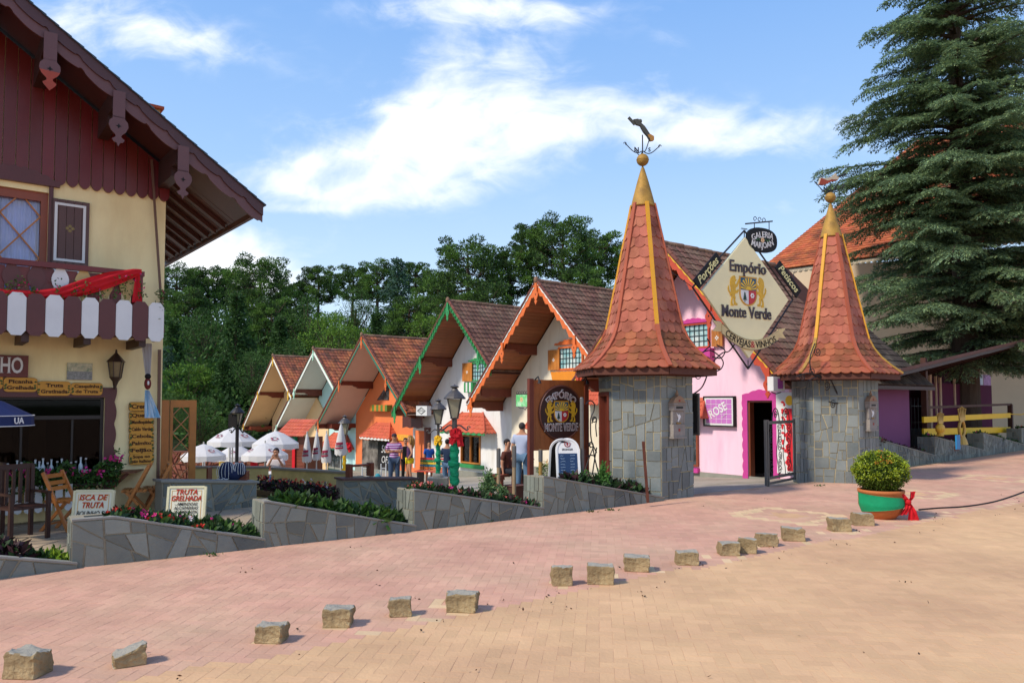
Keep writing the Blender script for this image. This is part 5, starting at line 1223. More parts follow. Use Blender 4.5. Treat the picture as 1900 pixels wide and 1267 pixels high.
def crest(parent, cx, cz, h, y, shade=0):
    w = h*.82; e = []
    for k in range(13): t_ = pi*k/12; e.append((cx+w/2*cos(t_), cz-h*.12-h*.38*sin(t_)))
    sh = [(cx+w/2, cz+h/2)]+[(x, z) for x, z in e]+[(cx-w/2, cz+h/2)]
    def sc(f): return [(cx+(x-cx)*f, cz+(z-cz)*f) for x, z in sh]
    mb = MB(); mb.outline(sc(1.0), y-.012, y); r = mb.build('crest', YEL, parent)
    mb = MB(); mb.outline([p for p in [(cx-w*.44, cz+h*.45), (cx+w*.44, cz+h*.45), (cx+w*.44, cz+.04*h), (cx-w*.44, cz+.04*h)]], y-.016, y-.0125, 0)
    lowL = [(cx, cz+.03*h), (cx-w*.44, cz+.03*h)]+[(cx+(x-cx)*.88, cz+(z-cz)*.9) for x, z in e[::-1] if x <= cx+1e-5]; lowR = [(cx, cz+.03*h), (cx+w*.44, cz+.03*h)]+[(cx+(x-cx)*.88, cz+(z-cz)*.9) for x, z in e if x >= cx-1e-5]
    mb.outline(lowL, y-.016, y-.0125, 1); mb.outline(lowR, y-.016, y-.0125, 2); mb.build('crest_fields', [mat('crest_blue', '#1d5068', .5), WHITE, mat('crest_red', '#bd2a2e', .5)], r)
    mb = MB(); n = 9
    for k in range(n):
        a = pi*(k+.5)/n; r0, r1 = h*.14, h*.40
        def cl(p): return (max(cx-w*.43, min(cx+w*.43, p[0])), min(cz+h*.44, p[1]))
        mb.outline([(cx+r0*cos(a-.10), cz+.05*h+r0*sin(a-.10)), cl((cx+r1*cos(a-.09), cz+.05*h+r1*sin(a-.09))), cl((cx+r1*cos(a+.09), cz+.05*h+r1*sin(a+.09))), (cx+r0*cos(a+.10), cz+.05*h+r0*sin(a+.10))], y-.021, y-.0165)
    mb.outline([(cx+h*.13*cos(pi*k/10), cz+.045*h+h*.13*sin(pi*k/10)) for k in range(11)], y-.022, y-.0165); mb.build('sun', mat('sun_yellow', '#e3b62a', .5), r)
    mb = MB(); tx = cx-w*.22
    for k in range(4): zz = cz-.02*h-k*h*.065; ww = h*(.04+.022*k); mb.outline([(tx, zz), (tx+ww, zz-h*.09), (tx-ww, zz-h*.09)], y-.022-.001*k, y-.0165)
    mb.box(tx-h*.012, tx+h*.012, y-.021, y-.0165, cz-h*.38, cz-h*.28); mb.build('fir_tree', mat('fir_green', '#1d3d33', .6), r)
    mb = MB(); fx, fz = cx+w*.22, cz-.14*h
    for k in range(6): a = k*pi/3; mb.ball((fx+h*.06*cos(a), y-.018, fz+h*.06*sin(a)), (h*.035, .005, h*.035), 8, 5)
    mb.build('flower', WHITE, r)
    return r
c_, z_ = cen(1386, 541); H_ = (d(1386, 514)[1]-d(1386, 568)[1]); crest(DS, c_, z_, H_, -.03)
mb = MB(); hh_ = H_*.98
x, z = cen(1357, 539); lion(mb, x, z, hh_, False, -.045, -.0305); x, z = cen(1411, 543); lion(mb, x, z, hh_, True, -.045, -.0305); mb.build('rampant_lions', mat('lion_gold', '#d6a520', .5, .15, 8, 0), DS)
# ribbon
mb = MB(); n = 24; pr = []; xa, za = d(1336, 610); xb, zb = d(1440, 622); xm, zm = d(1388, 640); hr = (d(1388, 619)[1]-d(1388, 634)[1])
def rib(u): x = xa+(xb-xa)*u; return x, (za+(zb-za)*u)-(((za+zb)/2-zm)*4*u*(1-u))
for i in range(n+1):
    x, z = rib(i/n); pr.append(((x, z+hr*.62), (x, z-hr*.62)))
mb.strip(pr, -.065, -.045, 0)
for s_, (x, z) in ((-1, rib(0)), (1, rib(1))): mb.outline([(x+s_*.0, z+hr*.75), (x+s_*.26, z+hr*.95), (x+s_*.15, z+hr*.3), (x+s_*.26, z-hr*.35), (x-s_*.03, z-hr*.35)], -.05, -.036, 0)
mb.build('ribbon', mat('ribbon_cream', '#d8bf86', .5), DS)
mb = MB(); n = 48
for s_ in (.60, -.60):
    for i in range(n): a_ = rib(i/n); b_ = rib((i+1)/n); mb.bar((a_[0], -.067, a_[1]+hr*s_), (b_[0], -.067, b_[1]+hr*s_), .006, .012, up=(0,1,0))
mb.build('ribbon_edge', LD, DS)
mb = MB(); xm_, zm_ = rib(.5)
text(mb, 'CERVEJAS   VINHOS', hr*1.15, TM(xm_, -.069, zm_, -radians(3)), 0, depth=.006, bold=.01, wid=(xb-xa)*.93, arc=-1.55, serif=.04)
text(mb, '&', hr*1.15, TM(xm_+.045, -.069, zm_), 1, depth=.006, bold=.01); mb.build('ribbon_lettering', [BLACK, mat('amp_red', '#b02c28', .5)], DS)
# two black side boards along the upper edges
for (p0, p1, s_, lb) in (((1290,527),(1330,478),'Porções','small black slanted board lettered Porções on the left edge of the diamond'), ((1440,492),(1478,545),'Petiscos','small black slanted board lettered Petiscos on the right edge of the diamond')):
    A_, B_ = d(*p0), d(*p1); mx_, mz_ = (A_[0]+B_[0])/2, (A_[1]+B_[1])/2; r_ = atan2(B_[1]-A_[1], B_[0]-A_[0]); L_ = hypot(B_[0]-A_[0], B_[1]-A_[1])*1.05; hw_ = .12
    qq = q+G.X*mx_; t = thing('slanted_board', lb, 'sign', (qq.x, qq.y, cz+mz_), AG)
    def rt_(x, z): return (x*cos(r_)-z*sin(r_), x*sin(r_)+z*cos(r_))
    mb = MB(); mb.outline([rt_(-L_/2,-hw_), rt_(L_/2,-hw_), rt_(L_/2,hw_), rt_(-L_/2,hw_)], -.06, -.03); mb.build('board', BLACK, t)
    mb = MB(); text(mb, s_, .24, TM(0, -.064, 0, r_), depth=.005, shear=.3, bold=.01, wid=L_*.82); mb.build('lettering', mat('script_yellow', '#e4dc9a', .5), t)
# oval sign on top
x, z = d(1413, 446); ax, az = d(1387, 430); qq = q+G.X*x
t = thing('oval_sign', 'black oval sign lettered Galeria Marjoan above the diamond sign', 'sign', (qq.x, qq.y, cz+z), AG)
rw = (d(1441, 446)[0]-d(1386, 446)[0])/2; rh = (d(1413, 424)[1]-d(1413, 469)[1])/2
mb = MB(); mb.outline([(rw*(abs(cos(a))**.8)*(1 if cos(a) > 0 else -1), rh*(abs(sin(a))**.8)*(1 if sin(a) > 0 else -1)) for a in [i*pi/18 for i in range(36)]], -.03, .03); mb.build('board', BLACK, t)
mb = MB(); text(mb, 'GALERIA', .19, TM(0, -.034, rh*.42, .12), depth=.006, bold=.012, wid=rw*1.5, arc=.9, serif=.03); text(mb, 'MARJOAN', .19, TM(0, -.034, -rh*.46, .10), depth=.006, bold=.012, wid=rw*1.5, arc=-.9, serif=.03); mb.build('lettering', WHITE, t)
mb = MB()
for k in range(5): a = k*2*pi/5; mb.ball((.035*cos(a), -.034, .035*sin(a)), (.028,.004,.028), 8, 5, 0)
for k in range(8): mb.ball(((-1)**k*(.10+.035*(k//2)), -.034, .02*cos(k*2)), (.022,.004,.010), 6, 4, 1)
mb.build('flower_mark', [mat('soft_orange', 0), mat('sprig_green', '#4a7a44', .6)], t)
mb = MB(); zt_ = rh+.10; mb.tube([(-.5, 0, zt_-.06), (.36, 0, zt_+.10)], .016, 6); mb.tube([(-.22, 0, rh-.04), (-.22, 0, zt_)], .01, 5); mb.tube([(.25, 0, rh-.12), (.25, 0, zt_+.08)], .01, 5)
for k in range(3): mb.tube([(-.2+k*.14+.06*cos(a)*(1-a/9), 0, zt_+.08+.07*sin(a)*(1-a/9)) for a in [i*.5 for i in range(13)]], .008, 5)
mb.build('iron_bracket', IRON, t)
# scroll brackets carrying the sign from the towers
def scroll(mb, c, r, a0, turns, y=0, w=.010, sg=1):
    n = int(14*turns); mb.tube([(c[0]+sg*r*(1-i/n*.85)*cos(a0+i/n*turns*2*pi), y, c[1]+r*(1-i/n*.85)*sin(a0+i/n*turns*2*pi)) for i in range(n+1)], w, 5)
mb = MB()
for pts in ([(1322,672),(1340,655),(1352,652),(1362,640),(1368,632)], [(1300,655),(1318,650),(1334,660),(1342,672),(1338,684),(1326,690)], [(1330,640),(1345,650),(1338,664),(1322,662)], [(1312,628),(1318,640),(1308,650),(1296,662)]):
    mb.tube(smooth([(d(*p_)[0], 0, d(*p_)[1]) for p_ in pts]), .014, 6)
x, z = d(1296, 700); scroll(mb, (x, z+.05), .14, 0, 1.6); scroll(mb, (x-.02, z+.28), .12, 2, 1.6); mb.tube(smooth([(x-.16, 0, z+.42), (x+.30, 0, z+.42), (x+.26, 0, z+.1), (x+.1, 0, z-.2), (x-.14, 0, z-.35)]), .016, 6)
x, z = d(1299, 662); scroll(mb, (x, z), .12, 1, 1.5); mb.build('left_bracket', IRON, DS)
mb = MB()
for pts in ([(1462,708),(1480,700),(1500,702),(1512,722),(1522,748),(1527,770),(1520,785)], [(1440,700),(1460,694),(1480,698),(1496,706)], [(1500,745),(1516,748),(1534,745)], [(1475,640),(1466,665),(1468,690),(1480,700)]):
    mb.tube(smooth([(d(*p_)[0], -.55, d(*p_)[1]) for p_ in pts]), .015, 6)
for (p_, r, a0) in (((1482,705),.12,0),((1470,690),.10,2),((1497,716),.11,4),((1508,750),.10,1),((1452,700),.09,3),((1480,655),.12,2)): x, z = d(*p_); scroll(mb, (x, z), r, a0, 1.7, y=-.55)
mb.build('right_bracket', IRON, DS)
mb = MB(); a_ = d(1470, 556); b_ = d(1505, 500); mb.tube([(a_[0],0,a_[1]), (b_[0],.5,b_[1])], .008, 5); a_ = d(1285, 533); b_ = d(1222, 470); mb.tube([(a_[0],0,a_[1]), (b_[0],.3,b_[1])], .008, 5); mb.build('stay_wires', IRON, DS)
# ------------------------------------------------------------- iron gate leaf between the towers
p = W(1421, 905, 16.3); p2 = W(1476, 900, 17.6)
ga_ = thing('iron_gate', 'open grey wrought iron gate leaf with scrolls against the second tower', 'gate', (p.x, p.y, .02), atan2(p2.y-p.y, p2.x-p.x)); wq = (p2-p).xy.length; HG = 1.43
mb = MB(); mb.box(0,.05,-.025,.025,0,HG); mb.box(.10,.16,-.025,.025,-.02,HG); mb.box(.16,wq,-.02,.02,HG-.10,HG-.03); mb.box(.16,wq,-.02,.02,.12,.18); mb.box(.16,wq,-.02,.02,.01,.06); mb.box(wq-.04,wq,-.022,.022,0,HG); mb.build('frame', GREY_METAL, ga_)
mb = MB(); rg = random.Random(12)
for k in range(7):
    z = .28+k*.17
    for xc in (.32, wq*.48, wq*.78): scroll(mb, (xc+rg.uniform(-.02,.02), z), .11, rg.uniform(0,6), 1.5, w=.009, sg=rg.choice((-1,1)))
for xc in (.25, wq*.4, wq*.62, wq*.85): mb.tube([(xc+.06*sin(z*7), 0, z) for z in [.18+i*.08 for i in range(15)]], .009, 5)
for xc in (wq*.35, wq*.7): mb.tube([(xc+.2*cos(a), 0, HG-.03+.28*sin(a)) for a in [i*pi/10 for i in range(11)]], .012, 5); scroll(mb, (xc, HG+.10), .10, 0, 1.5)
mb.build('scrollwork', IRON, ga_)
# ============================================================= trees
import numpy as np
def puff(mb, c, r, n, s, rg, mi=0, flat=.8, up=.25, mi2=None):
    for _ in range(n):
        a = rg.uniform(0, 2*pi); z = rg.uniform(-1, 1); q = sqrt(1-z*z); rr = r*(rg.uniform(.45, 1.08))
        d_ = Vector((q*cos(a), q*sin(a), z*flat)); p = Vector(c)+d_*rr
        # leaves point outward
        t = (d_+Vector((rg.uniform(-.5,.5), rg.uniform(-.5,.5), up+rg.uniform(-.3,.4)))).normalized(); b = t.cross(Vector((rg.uniform(-1,1), rg.uniform(-1,1), rg.uniform(-1,1))))
        if b.length < 1e-3: continue
        b.normalize(); k = len(mb.v); L_ = s*rg.uniform(.7,1.4); m = p+t*L_*.5
        mb.v += [tuple(p), tuple(m+b*s*.26), tuple(p+t*L_), tuple(m-b*s*.26)]; mb.f.append((k,k+1,k+2,k+3)); mb.m.append(mi if mi2 is None or rg.random() < .75 else mi2)
FOL = {}
for nm, c in (('araucaria', '#3b522b'), ('araucaria_lit', '#5a7a32'), ('conifer', '#38552a'), ('conifer_blue', '#4a6653'), ('broadleaf', '#688a2e'), ('broadleaf_dark', '#46662c')):
    FOL[nm] = mat('foliage_'+nm, c, .7, .3, .25, 0, island=.28, trans=.3)
def araucaria(H, R, seed, m1, m2, dens=1.0, base=.42):
    rg = random.Random(seed); T = bpy.data.objects.new('araucaria', None)
    tr = MB(); tr.tube([(0,0,-16),(.1,0,H*.4),(0,.1,H*.8),(0,0,H*.93)], [.42,.34,.22,.12], 8); cr = MB()
    nl = 7
    for l in range(nl):
        u = l/(nl-1); z0 = H*(base+(.90-base)*u); n = int((7+3*(1-abs(u-.5)))*dens)
        rad = R*(1.0-.55*max(0, u-.35)**1.4)*(.55 if l == 0 else 1)
        for k in range(n):
            a = 2*pi*(k+rg.random()*.8)/n+l; L_ = rad*rg.uniform(.6, 1.05); rise = H*(.045+.05*u)*rg.uniform(.6,1.3)
            pts = [Vector((0,0,z0)), Vector((cos(a)*L_*.5, sin(a)*L_*.5, z0-.1*L_*(1-u))), Vector((cos(a)*L_, sin(a)*L_, z0+rise))]
            tr.tube(pts, [.10,.07,.04], 4, cap=False)
            pr = rg.uniform(.75, 1.25)*R*.21; puff(cr, pts[2], pr, int(230*dens), .32, rg, 0 if rg.random() < .55 else 1, .62, .7, 1)
            if rg.random() < .85: puff(cr, pts[1].lerp(pts[2], .5)+Vector((rg.uniform(-.5,.5), rg.uniform(-.5,.5), .25)), pr*.75, int(100*dens), .32, rg, 0, .6, .6, 1)
    puff(cr, (0,0,H*.96), R*.25, 70, .34, rg, 0, .9, .5, 1)
    return tr, cr, m1, m2
def conifer(H, R, seed, m1, m2, base=.06, taper=1.0, s=.42, droop=.12, n0=34, dens=1.0):
    rg = random.Random(seed); tr = MB(); tr.tube([(0,0,-12),(0,0,H*.5),(0,0,H*.98)], [.45,.28,.04], 8); cr = MB(); z = base
    while z < .985:
        rad = R*((1-z)**taper)*(1.0+.12*sin(z*40))+.15; n = max(4, int(10*(1-z)+4))
        for k in range(n):
            a = rg.uniform(0, 2*pi); L_ = rad*rg.uniform(.7, 1.12); z0 = H*z; m = max(3, int(L_/.5))
            for q in range(1, m+1):
                v = q/m; c = Vector((cos(a)*L_*v, sin(a)*L_*v, z0+L_*(.10*v-droop*2*v*v)))
                puff(cr, c, .30+.32*(1-v)+.1, int(9*dens), s, rg, 0, .5, -.05, 1)
        z += max(.022, .042*(1-z)+.012)
    return tr, cr, m1, m2
def broad(H, R, seed, m1, m2, flat=.6, base=.45, n=34, s=.36):
    rg = random.Random(seed); tr = MB(); tr.tube([(0,0,-10),(.15,0,H*.4),(0,.1,H*.7)], [.36,.28,.14], 8); cr = MB()
    for k in range(n):
        a = rg.uniform(0, 2*pi); u = rg.random()**.5; z = H*(base+(1-base)*rg.random()); zc = H*(base+1)/2; e = sqrt(max(.05, 1-((z-zc)/(H*(1-base)/2))**2))
        c = Vector((cos(a)*R*u*e, sin(a)*R*u*e, z)); tr.tube([(0,0,H*base*.8), c], [.09,.03], 4, cap=False); puff(cr, c, R*rg.uniform(.24,.40), 120, s, rg, 0, flat, .35, 1)
    return tr, cr, m1, m2
def make_tree(spec, kind):
    tr, cr, m1, m2 = spec; e = bpy.data.objects.new(kind, None); COL.objects.link(e)
    tr.raw('trunk', BARK, e); cr.raw('crown', [FOL[m1], FOL[m2]], e); return e
PR = {'A': make_tree(araucaria(18, 4.2, 1, 'araucaria', 'araucaria_lit', .85, .60), 'araucaria_tree'), 'B': make_tree(araucaria(18, 5.4, 2, 'araucaria', 'araucaria_lit', .95, .50), 'araucaria_tree'),
      'C': make_tree(conifer(18, 4.6, 3, 'conifer', 'broadleaf_dark'), 'conifer_tree'), 'D': make_tree(conifer(18, 5.5, 4, 'conifer_blue', 'conifer', taper=.75, droop=.05), 'conifer_tree'),
      'E': make_tree(broad(12, 4.6, 5, 'broadleaf', 'broadleaf_dark'), 'broadleaf_tree'), 'G': make_tree(broad(12, 5.2, 6, 'broadleaf_dark', 'araucaria', flat=.8, base=.25, n=44), 'broadleaf_tree')}
PH = {'A': 18, 'B': 18, 'C': 18, 'D': 18, 'E': 12, 'G': 12}; PW = {'A': 5.0, 'B': 6.4, 'C': 4.8, 'D': 5.6, 'E': 5.8, 'G': 6.4}
# (px, top py, half width px, distance, kind, what sets it apart)
TL = [(328,500,52,84,'B','araucaria right beside the restaurant eave, on the skyline'),(388,503,48,88,'A','flat topped araucaria, second on the skyline from the restaurant eave'),
 (438,508,40,92,'A','narrow araucaria left of the tall dense dark one on the skyline'),(482,488,66,80,'B','tall dense dark araucaria on the skyline under the left end of the cloud'),(540,528,40,86,'A','low dark araucaria filling the gap right of the tall dense one'),
 (592,500,42,82,'A','lone umbrella shaped araucaria with bare trunk showing sky beneath it'),(655,500,38,90,'A','araucaria left of the two joined crowns on the skyline'),(700,492,44,84,'A','araucaria with rounded dark crown left of the pointed conifer'),
 (738,476,62,74,'D','pale blue green layered conifer with a pointed tip on the skyline'),(772,492,34,88,'A','araucaria peeking out right of the pointed blue green conifer'),(812,512,44,66,'A','araucaria left of the big flat topped one, over the green trimmed roof'),
 (868,458,74,60,'B','big flat topped araucaria above the green trimmed gable'),(948,468,56,62,'A','araucaria between the big flat topped one and the tallest one'),(985,424,44,64,'A','narrow tall araucaria just left of the tallest one'),
 (1043,414,70,62,'B','tallest araucaria of all, above the orange trimmed roof'),(1112,440,54,66,'A','araucaria between the tallest one and the near tower spire'),(1150,500,50,60,'A','araucaria half hidden behind the near tower spire'),(1215,560,50,70,'A','araucaria hidden mostly behind the spire and the pink gable'),
 (322,590,54,64,'C','dark conifer close beside the restaurant wall'),(385,585,58,68,'G','round dark leafy tree above the lattice screen'),(440,540,66,60,'C','big dark conifer left of the apricot gable'),
 (520,585,52,66,'C','dark conifer just behind the apricot gable'),(575,560,60,70,'G','dark leafy tree below the lone umbrella araucaria'),(610,585,56,62,'E','light green leafy tree between the mint gable and the umbrella araucaria'),
 (640,608,58,54,'E','bright green round topped pine like tree behind the mint and orange gables'),(700,575,56,62,'C','green conifer right of the bright round topped tree'),(760,560,50,58,'A','lower araucaria behind the orange roof'),
 (800,590,50,50,'E','light green leafy tree touching the left slope of the green trimmed gable'),(905,530,60,54,'A','lower araucaria between the green and orange trimmed gables'),(830,555,50,56,'B','lower araucaria right behind the green trimmed peak'),
 (1080,505,60,52,'A','lower araucaria behind the orange trimmed roof ridge'),(350,680,52,56,'E','lighter green leafy tree low beside the restaurant wall'),(415,660,54,54,'C','dark conifer rising behind the black lamp post'),
 (470,660,46,54,'G','dark leafy tree low behind the apricot gable'),(372,745,46,48,'G','dark shrubby tree above the umbrellas'),(430,740,42,50,'C','low conifer behind the open white umbrellas'),
 (312,640,46,60,'D','blue green conifer at the edge of the restaurant wall'),(545,640,50,60,'G','dark leafy tree between the apricot and mint peaks'),(30,560,90,70,'C','conifer hidden behind the restaurant'),(1300,560,60,72,'A','araucaria hidden behind the pink shop'),
 (320,735,38,46,'G','dark bush like tree behind the lattice screen'),(505,560,50,74,'A','araucaria below the tall dense one, left of the umbrella shaped one'),(545,590,44,72,'A','small araucaria under the gap in the skyline'),(660,545,46,74,'G','dark leafy tree under the joined skyline crowns'),(350,545,46,76,'A','araucaria just under the two skyline crowns near the eave')]
used = set()
for i, (px, py, hw, D, k, lb) in enumerate(TL):
    if lb.find('hidden') == 15 or px < 100: continue
    P = W(px, py, D); zg = hz(P.x, P.y); sc = (hw/FPX*D)/PW[k]*1.12; s_z = sc*(1.0 if k in 'EG' else .95); e = PR[k] if k not in used else copy_tree(PR[k]); used.add(k)
    e.location = (P.x, P.y, P.z-PH[k]*s_z); e.scale = (sc, sc, s_z); e.rotation_euler = (0, 0, i*1.7)
    tag(e, lb, 'tree', 'trees on the wooded hillside')
# ground cover filling between trunks
mb = MB(); rg = random.Random(77)
for k in range(900):
    x = rg.uniform(-50, 16); y = 50+38*rg.random()**1.3; z = hz(x, y); puff(mb, (x, y, z+rg.uniform(.3, 2.6)), rg.uniform(.9, 2.1), 60, .45, rg, 0, .7, .3, 1)
o = mb.raw('undergrowth', [FOL['broadleaf_dark'], FOL['conifer']], None); tag(o, 'dense dark green undergrowth covering the hillside below the trees', 'undergrowth', kind='stuff')
# ------------------------------------------------------------- the great conifer at the right
def cedar():
    rg = random.Random(21); base = W(1792, 745, 31.0); zb = gz(base.x, base.y)-.3; H = 28
    e = thing('cedar_tree', 'huge dark blue green conifer with drooping layered boughs at the right', 'tree', (base.x, base.y, zb)); tr = MB(); tr.tube([(0,0,-1),(0,0,2.5),(.05,0,8),(0,.1,15),(0,0,H)], [.62,.55,.42,.28,.05], 12)
    cr = MB(); prof = [(3.6,3.0),(5.0,4.2),(7.5,4.8),(10.8,4.9),(13.5,4.6),(16,3.9),(19,3.0),(23,1.7),(28,.2)]
    def spray(p0, d, L_, droop):
        """one flat twig with needle tufts hanging to both sides"""
        side = d.cross(Vector((0,0,1))).normalized(); n = max(4, int(L_/.10)); p = Vector(p0); pts = [p.copy()]
        for q in range(n):
            u = q/n; dd = (d+Vector((0,0,-droop*u*1.6))).normalized(); p = p+dd*(L_/n); pts.append(p.copy())
            for s_ in (-1, 1):
                for r_ in range(7):
                    t = (dd*rg.uniform(.2,1.0)+side*s_*rg.uniform(.3,1.0)+Vector((0,0,rg.uniform(-.5,.35)))).normalized(); b = t.cross(Vector((rg.uniform(-.5,.5), rg.uniform(-.5,.5), 1))).normalized()
                    ll = rg.uniform(.09,.21)*(1.1-.4*u); w = .020; k = len(cr.v); o = p+side*s_*rg.uniform(0,.14)+Vector((0,0,rg.uniform(-.05,.03)))
                    cr.v += [tuple(o-b*w*.5), tuple(o+t*ll*.55-b*w), tuple(o+t*ll), tuple(o+t*ll*.55+b*w)]; cr.f.append((k,k+1,k+2,k+3)); cr.m.append(0 if rg.random() < .72 else 1)
        return pts
    z = 4.0; lvl = 0
    while z < H-.4:
        R_ = interp(z, prof); n = int(7.5+R_*1.3)
        for k in range(n):
            a = rg.uniform(0, 2*pi)
            back = sin(a) > .25
            if back and rg.random() < .30: continue
            L_ = R_*rg.uniform(.50, 1.12); z0 = z+rg.uniform(-.3,.3); m = max(4, int(L_/.30)); rise = rg.uniform(.06,.22); dr = rg.uniform(.10,.30)
            bp = [Vector((cos(a)*L_*v, sin(a)*L_*v, z0+L_*(rise*v-dr*v*v))) for v in [q/m for q in range(m+1)]]
            tr.tube(bp, [.085*(1-.85*q/m) for q in range(m+1)], 4, cap=False)
            for q in range(1, m+1):
                v = q/m
                if v < .18: continue
                d0 = (bp[q]-bp[q-1]).normalized(); sd = d0.cross(Vector((0,0,1))).normalized()
                for s_ in (-1, 1):
                    if rg.random() < .10: continue
                    dd = (d0*.75+sd*s_*rg.uniform(.6,1.1)+Vector((0,0,rg.uniform(-.25,.12)))).normalized(); spray(bp[q], dd, L_*.30*(1.15-v*.75)*rg.uniform(.7,1.3)+.15, rg.uniform(.15,.55))
                if q == m or rg.random() < .35: spray(bp[q], d0, .55*rg.uniform(.7,1.2), .4)
        z += .50+.006*z; lvl += 1
    tr.raw('trunk', BARK, e); cr.raw('crown', [mat('needle_dark', '#6a8262', .75, .25, .5, 0, island=.3, trans=.3), mat('needle_light', '#98ad76', .75, .2, .5, 0, island=.25, trans=.3)], e)
cedar()
# ============================================================= buildings at the right
# big tiled roof house behind the conifer
o = W(1655, 745, 36.0); FRb = Fr((o.x, o.y, 0), A_HOUSE)
B = thing('large_tiled_house', 'large cream house with a broad orange tiled roof behind the big conifer', 'house', (o.x, o.y, -.5), 0)
def P_(px, py, D): return W(px, py, D)-Vector((o.x, o.y, -.5))
PB_T = mat('big_roof_tile', '#b4633c', .85, .2, 2, .4, 25, island=.22, col2='#6f4430', c2scale=.6, c2lo=.50, c2hi=.64)
A1, A2 = P_(1404, 505, 38.0), P_(1700, 262, 51.0)                 # left verge, lower and upper end
# roof plane: eave from A1 running right, ridge from A2
ev = P_(1560, 484, 36.5)-A1; ev.normalize(); Vd = (A1-A2); Lv = Vd.length; Vd.normalize(); ev = (ev-Vd*ev.dot(Vd)*.0).normalized()
mb = MB(); rg = random.Random(31); tile_field(mb, A2, ev, Vd, 24.0, Lv, .26, .36, rg, th=.04); 
nn = ev.cross(Vd).normalized()*-.12
if nn.z > 0: nn = -nn
q = [A2, A2+ev*24, A1+ev*24, A1]; mb2 = MB(); mb2.add(q+[p+nn for p in q], [(0,1,2,3),(7,6,5,4),(0,4,5,1),(1,5,6,2),(2,6,7,3),(3,7,4,0)]); rf = mb2.build('roof', mat('roof_under', 0), B); mb.build('roof_tiles', PB_T, rf)
mb = MB(); mb.bar(A1+nn*1.1, A1+ev*24+nn*1.1, .06, .22); n = 60
for i in range(90): a = A1+ev*(i*.26)+nn*1.0; mb.ball((a.x, a.y, a.z-.12), (.12,.05,.08), 6, 4)
mb.build('eave_board', mat('eave_pale', '#b9ab95', .7), rf)
mb = MB(); w0 = P_(1450, 760, 46.0); w1 = P_(1700, 760, 43.0); w2 = P_(1905, 760, 41.0)+Vector((5,-3,0))
for a, b in ((w0, w1), (w1, w2)):
    a = Vector((a.x, a.y, -2)); b = Vector((b.x, b.y, -2)); up_ = Vector((0, 0, 12.6)); bk = Vector((.3, .25, 0)); mb.add([a, b, b+up_, a+up_, a+bk, b+bk, b+bk+up_, a+bk+up_], [(0,1,2,3),(7,6,5,4),(3,2,6,7),(0,4,5,1),(0,3,7,4),(1,5,6,2)])
mb.build('wall', mat('peach_wall', '#dcc4a4', .85, .06, .8, .1), B)
# timber balcony with bars high at the right
b0 = P_(1795, 610, 39.6); b1 = P_(1960, 610, 38.0); e = bpy.data.objects.new('balcony', None); COL.objects.link(e); e.parent = B; mb = MB()
for dz in (0, .38, .76, 1.1): mb.bar(b0+Vector((0,0,dz)), b1+Vector((0,0,dz)), .06, .09)
d_ = b1-b0
for k in range(5): mb.bar(b0+d_*(k/4)+Vector((0,0,-.3)), b0+d_*(k/4)+Vector((0,0,1.35)), .11)
mb.build('railing', mat('grey_timber', '#5b4a3e', .7, .2, 3, .2), e)
mb = MB(); a_ = b0+Vector((0,0,-.35)); mb.bar(a_, a_+d_, .6, .25); mb.build('deck', DARKWOOD, e)
mb = MB(); rg = random.Random(5)
for k in range(1800): u = rg.random(); leafquad(mb, b0+d_*u+Vector((rg.gauss(0,.25)-.1, rg.gauss(0,.2)-.3, -.15+rg.gauss(0,.16))), .09, rg, 0)
mb.raw('hanging_ivy', LEAFD, e)
# dark drape of the roof side of the pink shop continues right: its side wall, shade painted in as mauve
o = W(1687, 745, 23.4); PF = Fr((o.x, o.y, 0), A_STREET)
PS = thing('pink_shop_side', 'pink shop side wall, its shade painted mauve, with dark eave between the far tower and the open shelter', 'shop', (o.x, o.y, 0), A_STREET)
PUR = mat('shaded_pink_plaster', '#7c4a6e', .85, .06, 1, .1, 50); DT = mat('dark_tile_roof', '#3d332c', .85, .2, 2, .4, 25, island=.3, col2='#544a3e', c2scale=1.4)
mb = MB(); mb.box(-2.9, 0, 0, 5, -.4, 2.45); mb.build('wall', PUR, PS)
mb = MB(); rg = random.Random(4); ln = Vector((0,-.62,-.5)); tile_field(mb, Vector((-3.4, 1.9, 4.7)), Vector((1,0,0)), Vector((0,-.72,-.69)), 3.8, 3.4, .2, .27, rg); tile_field(mb, Vector((.35, 1.9, 4.7)), Vector((0,1,0)), Vector((.35,0,-.9)), 3.6, .6, .2, .27, rg)
mb2 = MB(); mb2.add([(-3.4,1.9,4.67),(.4,1.9,4.67),(.4,-.55,2.33),(-3.4,-.55,2.33),(-3.4,1.9,4.57),(.4,1.9,4.57),(.4,-.55,2.23),(-3.4,-.55,2.23)], [(0,1,2,3),(7,6,5,4),(0,4,5,1),(1,5,6,2),(2,6,7,3),(3,7,4,0)])
mb2.add([(-3.3,1.9,2.4),(.3,1.9,2.4),(.3,1.9,4.6),(-3.3,1.9,4.6)], [(0,1,2,3)]); rf = mb2.build('roof', mat('roof_under', 0), PS); mb.build('roof_tiles', DT, rf)
mb = MB(); mb.box(-3.4, .4, -.62, -.56, 2.20, 2.3)
mb.build('eave_board', DARKWOOD, PS)
mb = MB(); x, z = PF.L(1624, 766, -.12); mb.ball((x, -.10, z), (.05,.04,.07), 8, 6); mb.tube([(x,-.1,z),(x,-.003,z)], .015, 5); mb.build('wall_bell', BRASS, PS)
